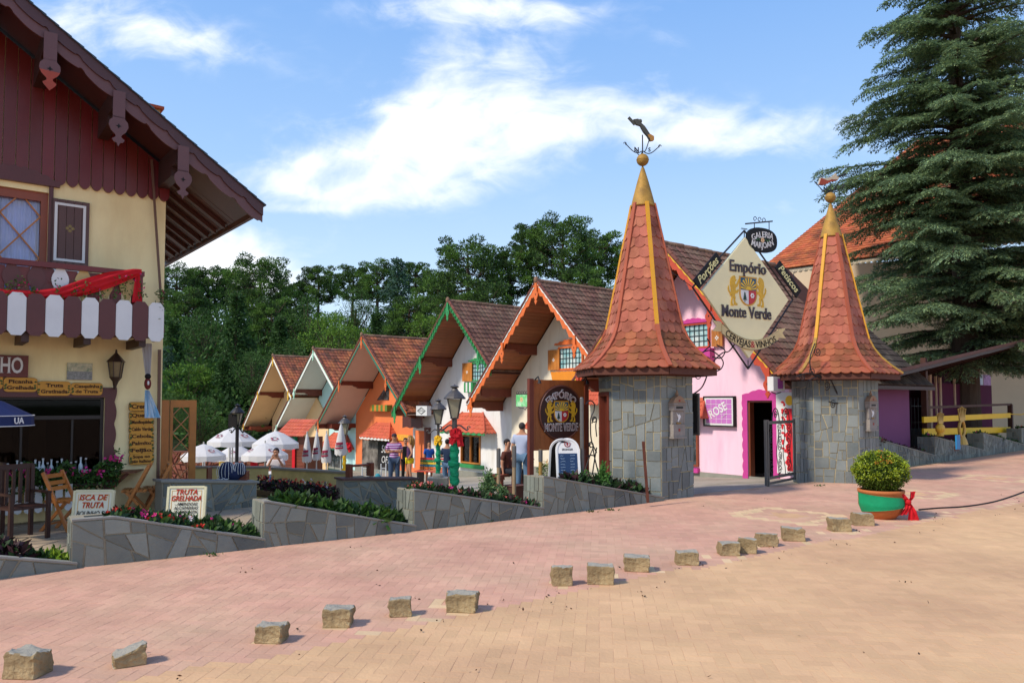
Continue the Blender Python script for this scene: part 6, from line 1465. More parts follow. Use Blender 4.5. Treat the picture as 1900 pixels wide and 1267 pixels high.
# lattice fence gap: light wall with iron bars behind
a, b = W(1690, 745, 25.0), W(1722, 745, 26.0); t = thing('iron_bar_fence', 'dark iron bar fence over a dark hedge between shade-painted pink shop side and shelter', 'fence', (a.x, a.y, 0), atan2(b.y-a.y, b.x-a.x)); L_ = (b-a).xy.length
mb = MB()
for k in range(6): x = k*L_/5; mb.tube([(x,0,.3),(x,0,1.85)], .014, 5); mb.tube([(x,0,1.85),(x+.04,0,1.98)], .01, 5)
for z in (1.15, 1.7): mb.bar((0,0,z), (L_,0,z), .02)
mb.build('bars', IRON, t)
mb = MB(); mb.box(-.1, L_+.3, .05, .3, -.2, .92); mb.build('base_hedge', mat('dark_hedge', '#17130f', .9, .4, 8, .8, 10), t)
# open shelter with lean-to roof, posts, yellow boards
c0, c1 = W(1716, 745, 24.3), W(1874, 745, 30.2); S = thing('open_shelter', 'dark timber lean-to shelter with sloping roof and plum back wall', 'shelter', (c0.x, c0.y, .0), atan2(c1.y-c0.y, c1.x-c0.x)); SF = Fr((c0.x, c0.y, 0), S.rotation_euler[2]); L_ = (c1-c0).xy.length
rx0, rz0 = SF.L(1672, 690, -1.0); rx1, rz1 = SF.L(1925, 628, -1.0)
TIM = mat('shelter_timber', '#4d2f25', .6, .2, 3, .2, 30)
mb = MB(); mb.add([(rx0,-1.0,rz0),(rx1,-1.0,rz1),(rx1,2.8,rz1-1.3),(rx0,2.8,rz0-1.3),(rx0,-1.0,rz0+.10),(rx1,-1.0,rz1+.10),(rx1,2.8,rz1-1.2),(rx0,2.8,rz0-1.2)], [(0,3,2,1),(4,5,6,7),(0,1,5,4),(1,2,6,5),(2,3,7,6),(3,0,4,7)]); mb.build('roof', mat('shelter_roof', '#6a473c', .7, .2, 2, .2), S)
mb = MB(); mb.bar((rx0+.1,-.9,rz0-.04), (rx1,-.9,rz1-.04), .08, .14)
for k in range(9): u = k/8; xx = rx0+.3+(rx1-rx0-.3)*u; zz = rz0+(rz1-rz0)*(xx-rx0)/(rx1-rx0)-.07; mb.bar((xx,-.86,zz), (xx,2.7,zz-1.26), .07, .12)
mb.build('rafters', DARKWOOD, S)
for px in (1716, 1874):
    x = SF.L(px, 745, 0)[0]; mb = MB(); mb.box(x-.08, x+.08, -.08, .08, 0, rz0+(rz1-rz0)*(x-rx0)/(rx1-rx0)+.05 if px < 1800 else SF.L(px, 750)[1]); mb.build('post', TIM, S)
mb = MB(); mb.prism([(0,-.2),(rx1+3,-.2),(rx1+3,rz1-.7),(0,rz0-1.0)], 2.55, 2.65); mb.box(4.6, rx1+3, 1.5, 1.6, -.2, rz0-.1); mb.build('back_wall', mat('plum_wall', '#5a1c3c', .85, .1, 1, .1), S)
mb = MB(); xq, zq = SF.L(1745, 760, 1.5)
for px, w_, h0, h1 in ((1727,.10,690,800),(1737,.05,698,780),(1745,.08,700,778),(1771,.06,702,752)):
    mb = MB(); x, z1 = SF.L(px, h0, 1.5); x, z0 = SF.L(px, h1, 1.5); mb.box(x-w_, x+w_, 1.45, 1.52, z0, z1); mb.build('pale_board', mat('peach_board', '#c9a98b', .8), S)
mb = MB(); x0, z1 = SF.L(1808, 694, 2.4); x1, z0 = SF.L(1840, 752, 2.4); mb.box(x0, x0+(x1-x0)*.5, 2.4, 2.42, z0, z1, 0); mb.box(x0+(x1-x0)*.55, x1, 2.4, 2.42, z0, z1, 1); mb.build('hanging_cloths', [mat('cloth_pale', '#c7ccd0', .8), mat('cloth_lilac', '#b78fae', .8, .3, 6, 0)], S)
def yb(px0, px1, pt0, pt1, h):
    mb = MB(); a_ = SF.L(px0, pt0, -.13); b_ = SF.L(px1, pt1, -.13); mb.prism([(a_[0], a_[1]-h*1.35), (b_[0], b_[1]-h*1.35), (b_[0], b_[1]), (a_[0], a_[1])], -.15, -.09); return mb
yb(1713, 1874, 773, 766, .14).build('yellow_board', mat('bright_yellow', '#f2c20f', .5, .06, 3, .05), S); yb(1713, 1874, 795, 792, .16).build('yellow_board', mat('bright_yellow', 0), S)
mb = MB(); a_ = SF.L(1716, 756, 0); b_ = SF.L(1876, 750, 0); mb.bar((a_[0], 0, a_[1]), (b_[0], 0, b_[1]), .07, .08); mb.build('top_rail', TIM, S)
mb = MB(); a_ = SF.L(1874, 768, -.1); b_ = SF.L(1915, 762, -.1); mb.tube([(a_[0],-.1,a_[1]), ((a_[0]+b_[0])/2,-.1,a_[1]-.04), (b_[0],-.1,b_[1])], .02, 6); mb.build('yellow_rope', mat('bright_yellow', 0), S)
q = SF.o+SF.X*SF.L(1828, 790, .7)[0]+SF.Y*.7; t = thing('hay_bale', 'straw bale behind the yellow boards of the shelter', 'hay bale', (q.x, q.y, .35), S.rotation_euler[2])
mb = MB(); mb.box(-.7, .7, -.25, .25, 0, .42)
rg = random.Random(2)
for k in range(500): x, z = rg.uniform(-.7,.7), rg.uniform(0,.44); a = rg.uniform(-.4,.4); mb.bar((x,-.26,z), (x+.12*cos(a), -.27, z+.12*sin(a)), .006)
mb.build('bale', mat('straw', '#a68a4a', .9, .3, 10, .8, 20), t); mb = MB(); mb.box(-.75,.75,-.2,.2,-.35,-.001); mb.build('bench', DARKWOOD, t)
# gold crowns standing in the planter
GOLD = mat('crown_gold', '#bf9a4a', .4, .15, 5, .1, metal=.3)
def crown(px, py, D, s, ring, lb):
    p = W(px, py, D); t = thing('crown_ornament', lb, 'ornament', p, A_STREET)
    mb = MB(); n = 5
    for k in range(n):
        x = (k-(n-1)/2)*.085*s; h = (.20+.05*(1-abs(k-2)/2))*s; mb.outline([(x*.75-.028*s, 0), (x*.75+.028*s, 0), (x*1.25+.006*s, h), (x*1.25-.006*s, h)], -.03, .0); mb.ball((x*1.25, -.015, h+.015*s), .022*s, 8, 6)
    mb.outline([(-.15*s,-.06*s),(.15*s,-.06*s),(.17*s,.02*s),(-.17*s,.02*s)], -.035, .005); mb.build('crown', GOLD, t)
    mb = MB()
    if ring:
        mb.tube([(.15*s*cos(a), 0, -.25*s+.19*s*sin(a)) for a in [i*2*pi/24 for i in range(25)]], .035*s, 8); mb.lathe([(.13*s,-.62*s),(.10*s,-.5*s),(.06*s,-.42*s)], 12)
    else: mb.ball((0,0,-.20*s), (.19*s,.12*s,.15*s), 14, 10); mb.lathe([(.10*s,-.42*s),(.08*s,-.32*s)], 12)
    mb.build('body', GOLD if ring else mat('gold_yellow', '#d5a32a', .5), t)
crown(1744, 782, 22.9, 1.05, False, 'small squat gold crown ornament on a yellow base')
crown(1784, 776, 24.0, 1.35, True, 'taller gold crown ornament on an open ring')
p = W(1777, 812, 22.0); t = thing('blue_signboard', 'small bright blue panel standing behind the taller gold crown planter', 'panel', (p.x, p.y, .45), A_STREET); mb = MB(); mb.box(-.13,.13,-.02,.02,0,.42); mb.build('board', mat('cyan_blue', '#1f7fb4', .5), t); mb = MB(); mb.box(-.14,.14,.021,.05,-.05,.1); mb.build('foot', DARKWOOD, t)
# ============================================================= low walls, logs, lamps, umbrellas, furniture
def zpt(px, py, D): p = W(px, py, D); return p
# grey polygon stone wall by the restaurant (left) and the one in the middle
def stone_wall(pa, pb, zt0, zt1, zb, th, label, seed, capm=CAPST, pol=.05, cap=.04, endslab=False):
    t = thing('stone_wall', label, 'wall', (pa.x, pa.y, 0), atan2(pb.y-pa.y, pb.x-pa.x)); L_ = (Vector(pb)-Vector(pa)).xy.length
    mb = MB(); mb.strip([((0,zt0),(0,zb)),((L_,zt1),(L_,zb))], 0, th); mb.build('core', MORTD, t)
    rg = random.Random(seed); mb = MB(); slabs(mb, [(0,zb),(L_,zb),(L_,zt1-.01),(0,zt0-.01)], pol, rg, planeM((0,0,0),(1,0,0),(0,0,1)), th=.016, gap=.03, dev=.75)
    mb.build('slab_cladding', SLATE, t); mb = MB(); mb.strip([((-.03,zt0+cap),(-.03,zt0+.001)),((L_+.03,zt1+cap),(L_+.03,zt1+.001))], -.04, th+.04); mb.build('coping', capm, t)
    return t
a, b = W(300, 930, 12.3), W(476, 930, 13.6)
stone_wall(a, b, EYE-(893-745)/FPX*12.3, EYE-(895-745)/FPX*13.6, -.15, .25, 'low grey crazy paved wall behind the right menu board', 3, pol=.03)
a, b = W(637, 930, 14.6), W(776, 930, 15.6)
stone_wall(a, b, EYE-(890-745)/FPX*14.6, EYE-(889-745)/FPX*15.6, -.5, .35, 'low wall of rounded slate pieces under the brown wooden frame', 8, capm=mat('brown_cap', '#5c4038', .7), pol=.035)
a, b = W(776, 930, 15.6), W(800, 930, 18.5)
YW = mat('dull_yellow_wall', '#cdb878', .9, .08, 1.5, .15, 40, col2='#a08c55', c2scale=1.2, c2lo=.5, c2hi=.75)
def plain_wall(pts, zt, zb, th, label, m=YW, capm=None):
    t = thing('yellow_wall', label, 'wall', (pts[0].x, pts[0].y, 0)); o = Vector((pts[0].x, pts[0].y, 0)); mb = MB(); cp = MB()
    for (p, q, z0, z1) in zip(pts, pts[1:], zt, zt[1:]):
        p = Vector((p.x, p.y, 0))-o; q = Vector((q.x, q.y, 0))-o; n = Vector((-(q-p).y, (q-p).x, 0)).normalized()*th
        for b_, zz0, zz1, lo, ex in ((mb, z0, z1, zb, 0), (cp, z0+.045, z1+.045, None, .03)):
            n2 = n.normalized()*(th+ex) ; n1 = -n.normalized()*ex
            l0, l1 = (lo, lo) if lo is not None else (z0+.002, z1+.002)
            b_.add([p+n1+Vector((0,0,l0)), q+n1+Vector((0,0,l1)), q+n2+Vector((0,0,l1)), p+n2+Vector((0,0,l0)), p+n1+Vector((0,0,zz0)), q+n1+Vector((0,0,zz1)), q+n2+Vector((0,0,zz1)), p+n2+Vector((0,0,zz0))], [(0,3,2,1),(4,5,6,7),(0,1,5,4),(1,2,6,5),(2,3,7,6),(3,0,4,7)])
    mb.build('plaster', m, t); cp.build('coping', capm or mat('grey_cap', '#8a7f6c', .8), t); return t
plain_wall([W(360, 900, 17.5), W(498, 900, 18.0)], [EYE-(868-745)/FPX*17.5, EYE-(868-745)/FPX*18.0], -1.0, .15, 'dull yellow parapet wall behind the blue striped bundle')
plain_wall([W(503, 900, 17.2), W(642, 900, 16.0)], [EYE-(870-745)/FPX*17.2, EYE-(878-745)/FPX*16.0], -1.0, .15, 'stained dull yellow wall behind the log flower troughs')
plain_wall([W(642, 900, 15.0), W(651, 900, 14.8)], [EYE-(887-745)/FPX*15.0]*2, -.5, .3, 'short cream end pier of the rounded slate wall', m=mat('cream_pier', '#d3c389', .9))
# terrace strip behind the wall in the middle, closing off what lies below
mb = MB(); q_ = [W(365, 900, 17.7), W(642, 900, 16.0), W(800, 900, 19.5), W(820, 900, 36), W(300, 900, 40)]
mb.add([(p.x, p.y, gz(p.x, p.y)+.01) for p in q_], [(0,1,2,3,4)])
# log flower troughs
def flowers(name, label, spots, n, s, mats, rg, cat='plants', loc=(0,0,0), rz=0, colour=None, nf=10, stiff=.5):
    mb = MB()
    for (x, y, z, r, h) in spots:
        for k in range(int(n)):
            a = rg.uniform(0, 2*pi); q = r*sqrt(rg.random()); leafquad(mb, (x+q*cos(a), y+q*sin(a), z+h*rg.random()*(1-.5*q/r)), s*rg.uniform(.7,1.3), rg, 0 if rg.random() < .7 else 1, 1.7, stiff)
        if colour is not None:
            ci = colour if isinstance(colour, int) else rg.choice(colour)
            for k in range(nf):
                a = rg.uniform(0, 2*pi); q = r*.8*sqrt(rg.random()); c = Vector((x+q*cos(a), y+q*sin(a), z+h*rg.uniform(.75,1.15)))
                for j in range(6): leafquad(mb, c, s*.62, rg, ci, 1.0, .2)
    o = mb.raw(name, mats, None); o.location = loc; o.rotation_euler = (0, 0, rz); tag(o, label, cat); return o
FM = [LEAF, LEAFD, PINKF, REDF, CORALF, WHITEF, LEAFM]
for (pa, pb, Da, Db, py0, py1, lb) in ((480, 572, 15.6, 15.2, 913, 925, 'left half log trough of dark leaved red flowers by the yellow wall'), (566, 636, 15.2, 14.8, 922, 934, 'right half log trough with white and red flowers by the yellow wall')):
    a, b = W(pa, py0, Da), W(pb, py1, Db); a.z += .08; b.z += .08; t = thing('log_trough', lb, 'flower trough', a, atan2(b.y-a.y, b.x-a.x), 'hollowed log flower troughs'); L_ = (b-a).xy.length; dz = b.z-a.z
    mb = MB(); n = 10; r = .17; vs = []
    for (x, z) in ((0,0),(L_,dz)):
        for i in range(n+1): an = pi+pi*i/n; vs.append((x, r*cos(an), z+r*sin(an)))
        for i in range(n+1): an = 2*pi-pi*i/n; vs.append((x, r*.8*cos(an), z+r*.8*sin(an)))
    m2 = 2*(n+1); mb.add(vs, [(i, (i+1) % m2, m2+(i+1) % m2, m2+i) for i in range(m2)]+[(i, i+1, m2-2-i, m2-1-i) for i in range(n)]+[(m2+i, m2+m2-1-i, m2+m2-2-i, m2+i+1) for i in range(n)]); mb.build('log', mat('log_bark', '#7a6446', .9, .3, 3, .8, 12, stretch=(.5,3,3)), t)
    mb = MB(); mb.add([(0,-.13,-.03),(L_,-.13,dz-.03),(L_,.13,dz-.03),(0,.13,-.03)], [(0,1,2,3)]); mb.build('soil', SOIL, t)
    rg = random.Random(pa); sp = [(L_*u, 0, dz*u-.02, .14, .26) for u in [(k+.5)/8 for k in range(8)]]
    o = flowers('trough_flowers', 'dark maroon leaved plants with red flowers in the left log trough' if pa == 480 else 'dark leaved plants with white and red flowers in the right log trough', sp, 90, .06, [LEAFM, LEAFD, REDF, WHITEF], rg, loc=a, rz=t.rotation_euler[2], colour=(2, 3) if pa != 480 else 2, nf=4)
# planting in the street planters
def pspots(pl, u0, u1, n, r, h, rg): 
    out = []
    for k in range(n):
        u = u0+(u1-u0)*(k+.5)/n; x = u*pl['ln']; out.append((x, .12+rg.uniform(.05,.28), pl['zt'](x)-.05, r*rg.uniform(.8,1.2), h*rg.uniform(.7,1.2)))
    return out
def bed(i, specs):
    pl = PL[i]; rz = atan2(pl['e'].y, pl['e'].x)
    for (nm, lb, u0, u1, n, r, h, m, c, nf, dens, ls, st) in specs: rg = random.Random(i*31+int(u0*100)); flowers(nm, lb, pspots(pl, u0, u1, n, r, h, rg), dens, ls, m, rg, loc=pl['P'], rz=rz, colour=c, nf=nf, stiff=st)
G_ = [LEAF, LEAFD, PINKF, REDF, CORALF, WHITEF]; Dk = [LEAFD, LEAF, PINKF, REDF, CORALF, WHITEF]; Mr = [LEAFM, LEAFD, PINKF, REDF, CORALF, WHITEF]
bed(0, [('shrub', 'dark maroon leaved shrub in the lowest planter at the far left', .52, .68, 2, .12, .20, Mr, None, 0, 170, .07, .7), ('shrub', 'small dark green shrub in the lowest planter', .74, .82, 1, .11, .14, Dk, None, 0, 200, .05, .4), ('shrub', 'bright lime green shrub in the lowest planter beside the slate corner', .86, .99, 2, .12, .15, [mat('lime_leaf', '#7f9a2a', .6, .2, 2, 0, island=.35, trans=.2), LEAF], None, 0, 240, .045, .4)])
bed(1, [('flower_bed', 'leafy flower bed with pink, red and white flowers in front of the menu boards', .20, .70, 15, .15, .12, Dk, (2, 3, 5, 3), 5, 110, .065, .4), ('flower_bed', 'lower end of the menu board planter with two magenta flowers', .70, .97, 7, .13, .14, Dk, 2, 1, 140, .07, .5)])
bed(2, [('leafy_plants', 'row of bright green and maroon leafy rosettes in the second planter', .12, .95, 11, .15, .18, [LEAF, LEAFD, LEAFM], None, 0, 150, .085, .8)])
bed(3, [('flower_bed', 'coral and orange red flowers at the left end of the planter under the lamp', .04, .24, 4, .12, .14, Dk, (3, 4), 10, 110, .06, .5), ('flower_bed', 'dark leaved bed with scattered red, magenta and pink flowers under the green lamp post', .26, .97, 14, .13, .15, [LEAFD, LEAFM, PINKF, REDF, CORALF], (2, 3, 4, 2), 2, 120, .065, .5)])
bed(4, [('leafy_plants', 'dark strappy leaf plants in the planter below the chalkboard', .28, .95, 10, .13, .17, [LEAFD, LEAFM, LEAF], None, 0, 110, .10, .9)])
bed(5, [('leafy_plants', 'low purple and green plants by the shade-painted pink shop wall', .1, .95, 9, .14, .13, [LEAFM, LEAF, LEAFD, REDF], 3, 1, 90, .08, .5)])
bed(6, [('flower_bed', 'low flowers in white, red and magenta round the small gold crown', .05, .95, 9, .14, .14, G_, (5, 3, 2), 3, 100, .08, .4)])
bed(7, [('flower_bed', 'low leafy bed with white and lilac flowers before the yellow boards', .08, .95, 9, .14, .14, G_, (5, 2), 2, 100, .08, .4)])
bed(8, [('flower_bed', 'red flowers at the right edge before the plum wall', .05, .8, 6, .13, .13, G_, 3, 4, 100, .08, .4)])
# rosemary-like bushes
def needlebush(px, py, D, h, r, n, label, m):
    p = W(px, py, D); mb = MB(); rg = random.Random(px)
    for k in range(n):
        a = rg.uniform(0, 2*pi); sp_ = r*rg.random(); tip = Vector((sp_*cos(a), sp_*sin(a), h*(1-.5*(sp_/r)**2)*rg.uniform(.6,1.05)))
        for j in range(15):
            v = .15+.85*j/14; c = tip*v; c.x *= v**.3; leafquad(mb, c, .034, rg, 0, 2.3, .6)
    o = mb.raw('rosemary_bush', m, None); o.location = p; tag(o, label, 'shrub'); return o
needlebush(907, 928, 12.9, .52, .20, 70, 'feathery grey green rosemary bush right of the green wrapped lamp', [mat('rosemary', '#5f7a4a', .7, .2, 2, 0, island=.3, trans=.2)])
needlebush(932, 932, 12.7, .26, .14, 40, 'low feathery tuft beside the taller rosemary bush', [mat('rosemary', 0)])
needlebush(1120, 912, 13.3, .50, .13, 55, 'upright bright green rosemary by the maroon tower door', [mat('rosemary_green', '#4e7a35', .7, .2, 2, 0, island=.3, trans=.2)])
needlebush(1085, 905, 13.4, .30, .13, 40, 'low rosemary tuft at the foot of the chalkboard', [mat('rosemary_green', 0)])
# ------------------------------------------------------------- street lamps
LG = mat('lamp_glass', '#b3a98c', .3, .15, 6, 0, trans=.3)
def lantern_on(t, z, s, m):
    mb = MB(); mb.lathe([(.03,0),(.05,.02),(.11,.04),(.115,.06)], 4, (0,0,z), a0=pi/4)
    for k in range(4): a = pi/4+k*pi/2; mb.bar((.105*s*cos(a), .105*s*sin(a), z+.06), (.215*s*cos(a), .215*s*sin(a), z+.50*s), .022*s)
    mb.lathe([(.25*s,.50*s),(.26*s,.52*s),(.24*s,.55*s),(.17*s,.63*s),(.09*s,.70*s),(.07*s,.74*s),(.05*s,.75*s),(.10*s,.78*s),(.10*s,.80*s),(.02*s,.83*s),(0,.86*s)], 16, (0,0,z)); mb.build('lantern_frame', m, t)
    mb = MB(); mb.lathe([(.10*s,.065),(.205*s,.495*s)], 4, (0,0,z), a0=pi/4); mb.build('lantern_glass', LG, t)
def wrapped_post(t, z0, z1, r0, r1, m, seed):
    mb = MB(); n = 90; pts = []; rs = []; rg = random.Random(seed)
    for i in range(n+1):
        u = i/n; ph = (u*13) % 1; pts.append((.006*sin(u*40), .006*cos(u*37), z0+(z1-z0)*u)); rs.append((r0+(r1-r0)*u)*(1+.16*ph+rg.uniform(-.05,.05))+(.03 if .40 < u < .46 else 0))
    mb.tube(pts, rs, 14); 
    for i in range(0, len(mb.v)):
        x, y, z = mb.v[i]; a = atan2(y, x); mb.v[i] = (x*(1+.08*sin(a*2+z*22)), y*(1+.08*sin(a*2+z*22)), z+.02*sin(a))
    mb.build('cloth_wrap', m, t, smooth=True)
def arms(t, z, L_, m):
    mb = MB()
    for s_ in (-1, 1):
        mb.tube([(s_*L_*u, 0, z+.05*sin(u*pi*1.5)-.02) for u in [i/8 for i in range(9)]], .016, 6); mb.tube([(s_*(L_+.02+.03*cos(a)), 0, z-.02+.03*sin(a)) for a in [i*.8 for i in range(7)]], .012, 5)
    mb.build('cross_arm', m, t)
LM = mat('lamp_metal', '#57524e', .45, .15, 5, .1, 50, metal=.4)
p = W(843, 897, 14.6); b0 = p.z; s = 1.0; zt_ = EYE+(745-712)/FPX*14.6-b0
t = thing('street_lamp', 'tall lamp post wrapped in green cloth with a red bow, nearest to the street', 'street lamp', p, 0, 'cloth wrapped courtyard lamps')
wrapped_post(t, 0, zt_-1.02, .085, .072, GREENC, 3); lantern_on(t, zt_-.72, .84, LM); mb = MB(); mb.tube([(0,0,-.3),(0,0,zt_-.7)], .05, 10); mb.build('pole', LM, t); arms(t, zt_-.84, .26, LM)
mb = MB(); rg = random.Random(4)
def bow(mb, c, s, mi=0):
    c = Vector(c)
    for sg in (-1, 1):
        for k in range(3):
            pts = [c+Vector((sg*s*(.5*sin(u*pi)+.1*k*u), -.02-.05*sin(u*pi*2+k), s*(.45*u*(1 if k < 2 else -1.2)-.15*k))) for u in [i/6 for i in range(7)]]
            for a, b in zip(pts, pts[1:]): mb.bar(a, b+(b-a)*.1, .018, s*(.30+.1*k), mi, up=(0,.3,1))
    mb.ball(tuple(c+Vector((0,-.04,0))), (s*.16,s*.14,s*.16), 10, 8, mi)
bow(mb, (.03,-.06,zt_-.98), .20); mb.bar((.08,-.08,zt_-.98), (.13,-.08,zt_-1.22), .02, .12); mb.bar((.02,-.08,zt_-.98), (-.02,-.09,zt_-1.15), .02, .09); mb.build('red_bow', RED, t)
p = W(820, 893, 18.2); zt_ = EYE+(745-738)/FPX*18.2-p.z; p2 = W(809, 893, 18.2); p.x = p2.x+.05
t = thing('street_lamp', 'smaller lamp post wrapped in green cloth with a yellow bow on a concrete block', 'street lamp', p, 0, 'cloth wrapped courtyard lamps')
wrapped_post(t, .12, zt_-.98, .055, .052, GREENC, 5); lantern_on(t, zt_-.68, .78, LM); mb = MB(); mb.tube([(0,0,.0),(0,0,zt_-.66)], .035, 10); mb.build('pole', LM, t); arms(t, zt_-.80, .24, LM)
mb = MB(); bow(mb, (0,-.05,zt_-1.0), .15); mb.build('yellow_bow', mat('yellow_cloth', '#e8b51c', .7, .1, 6, .2), t); mb = MB(); mb.box(-.24,.24,-.24,.24,-.3,.10); mb.lathe([(.13,.10),(.12,.15),(.07,.2)], 12); mb.build('base_block', CONC, t)
p = W(441, 748, 19.5); t = thing('street_lamp', 'plain dark lamp post behind the blue striped bundle', 'street lamp', (p.x, p.y, -.7)); zt_ = EYE-.003*0+(745-748)/FPX*19.5+.7
lantern_on(t, zt_-.62, .72, IRON); mb = MB(); mb.tube([(0,0,0),(0,0,zt_-.6)], .045, 10); mb.box(-.20,.02,-.10,-.02,zt_-.62,zt_-.28); mb.build('pole', IRON, t); arms(t, zt_-.70, .16, IRON)
p = W(636, 775, 25.0); t = thing('street_lamp', 'lamp post rising out of the folded umbrella, wrapped in yellow cloth', 'street lamp', (p.x, p.y+.3, -1.1)); zt_ = EYE+(745-775)/FPX*25.3+1.1
lantern_on(t, zt_-.62, .85, LM); mb = MB(); mb.tube([(0,0,0),(0,0,zt_-.6)], .045, 10); mb.build('pole', LM, t); wrapped_post(t, .05, zt_-1.0, .06, .05, mat('yellow_cloth', 0), 6); mb = MB(); bow(mb, (.12,-.05,zt_-.95), .2); mb.build('red_bow', RED, t)
# ------------------------------------------------------------- umbrellas
UMW = mat('umbrella_white', '#dedbd8', .75, .05, 3, .1, 20, trans=.25)
LOGO = mat('umbrella_logo', '#8e2440', .7); LOGB = mat('umbrella_logo_dark', '#3a3338', .7)
def open_umbrella(px, py, D, hwpx, label, m=UMW, seed=0, hgt=.42, logo=True):
    p = W(px, py, D); R_ = hwpx/FPX*D; g = gz(p.x, p.y); t = thing('patio_umbrella', label, 'umbrella', (p.x, p.y, g), seed*.7, 'open white patio umbrellas'); zt_ = p.z-g
    mb = MB(); n = 8; rows = [(0,0),(.35,-.10),(.7,-.27),(.97,-hgt)]
    for (r, z) in rows:
        for j in range(n*2): sag = .05*r*(1 if j % 2 else 0); a = pi*j/n; mb.v.append((R_*r*cos(a)*(1-sag), R_*r*sin(a)*(1-sag), zt_+z*R_*1.25-sag*.1))
    for i in range(3):
        for j in range(n*2): mb.f.append((i*16+j, i*16+(j+1) % 16, (i+1)*16+(j+1) % 16, (i+1)*16+j)); mb.m.append(0)
    k = len(mb.v)
    for j in range(n*2): x, y, z = mb.v[3*16+j]; mb.v.append((x*1.01, y*1.01, z)); mb.v.append((x*1.02, y*1.02, z-.15-.03*(j % 2)))
    for j in range(n*2): q = k+2*j; r = k+2*((j+1) % 16); mb.f.append((q, r, r+1, q+1)); mb.m.append(0)
    cn = mb.build('canopy', m, t)
    mb = MB(); mb.tube([(0,0,0),(0,0,zt_+.06)], .022, 8); mb.build('pole', mat('pole_pale', '#b9b4ac', .5), t)
    mb = MB()
    for j in range(8): a = pi*j/4; mb.tube([(0,0,zt_-.05), (R_*.95*cos(a), R_*.95*sin(a), zt_-hgt*R_*1.2-.03)], .009, 4)
    mb.build('ribs', mat('pole_pale', 0), t)
    if logo:
        mb = MB()
        for j in range(0, 8, 2):
            a = pi*(j+.5)/4; c = Vector((cos(a), sin(a), 0)); tv = Vector((-sin(a), cos(a), 0)); dn = (c*.62-Vector((0,0,.34))).normalized()
            for (u, v, w_, h_, mi) in ((0,.74,.26,.05,0),(-.10,.64,.10,.12,0),(.12,.66,.08,.10,0),(0,.58,.16,.04,1)):
                o = c*R_*(v)*.985+Vector((0,0,zt_+.014+interp(v, [(0,0),(.35,-.10),(.7,-.27),(.97,-hgt)])*R_*1.25))+tv*u*R_
                mb.add([o-tv*w_*R_*.5-dn*h_*R_*.5, o+tv*w_*R_*.5-dn*h_*R_*.3, o+tv*w_*R_*.4+dn*h_*R_*.5, o-tv*w_*R_*.45+dn*h_*R_*.35], [(0,1,2,3)], mi)
        mb.build('print', [LOGO, LOGB], cn)
open_umbrella(432, 793, 25.0, 47, 'open white umbrella, left of the black lamp and highest of the left pair', seed=1)
open_umbrella(512, 799, 24.0, 44, 'open white umbrella in front of the apricot shop', seed=2)
open_umbrella(378, 823, 23.0, 40, 'open white umbrella partly behind the lattice screen', seed=3)
open_umbrella(438, 825, 27.0, 38, 'open white umbrella in the back row behind the lamp pole', seed=4)
open_umbrella(492, 821, 22.5, 42, 'open white umbrella over the seated man, lowest in front', seed=5)
def closed_umbrella(px, py0, py1, D, w, label, seed):
    p = W(px, py0, D); q = W(px, py1, D); g = gz(p.x, p.y); t = thing('folded_umbrella', label, 'umbrella', (p.x, p.y, g), seed, 'folded white umbrellas'); zt_, zb = p.z-g, q.z-g; mb = MB(); n = 16; rows = 14; wr = w/FPX*D
    for i in range(rows+1):
        u = i/rows; r = wr*(.06+.94*u**.8)*(1-.12*max(0, u-.85)/.15)
        for j in range(n): a = 2*pi*j/n; f_ = 1-.30*(j % 2)*min(1, u*2); mb.v.append((r*f_*cos(a), r*f_*sin(a), zt_+(zb-zt_)*u-(.06*(j % 2)*u)))
    mb.f = [(i*n+j, i*n+(j+1) % n, (i+1)*n+(j+1) % n, (i+1)*n+j) for i in range(rows) for j in range(n)]; mb.m = [0]*len(mb.f); cn = mb.build('canopy', UMW, t, smooth=True)
    mb = MB(); mb.tube([(0,0,0),(0,0,zt_+.05)], .022, 8); mb.build('pole', mat('pole_pale', 0), t)
    mb = MB()
    for (u, h_, mi) in ((.66,.10,0),(.80,.07,0),(.73,.03,1)):
        a0 = -pi/2-seed
        r = wr*(.06+.94*u**.8)*.99; z = zt_+(zb-zt_)*u
        vs = []
        for k in range(6): a = a0-.9+1.5*k/5; vs += [(r*1.03*cos(a), r*1.03*sin(a), z+h_*(.4+.2*k/5)), (r*1.03*cos(a), r*1.03*sin(a), z-h_*.5+h_*.3*k/5)]
        mb.add(vs, [(2*k, 2*k+1, 2*k+3, 2*k+2) for k in range(5)], mi)
    mb.build('print', [LOGO, LOGB], cn)
closed_umbrella(570, 803, 855, 24.5, 10, 'folded white umbrella, leftmost of the four', .3)
closed_umbrella(588, 798, 851, 24.8, 9, 'folded white umbrella, second from the left of the four', .9)
closed_umbrella(606, 802, 856, 24.0, 11, 'folded white umbrella, third of the four, pole in front of the shop window', 1.4)
closed_umbrella(633, 786, 842, 23.5, 13, 'folded white umbrella on the right, directly below the lantern', 2.0)
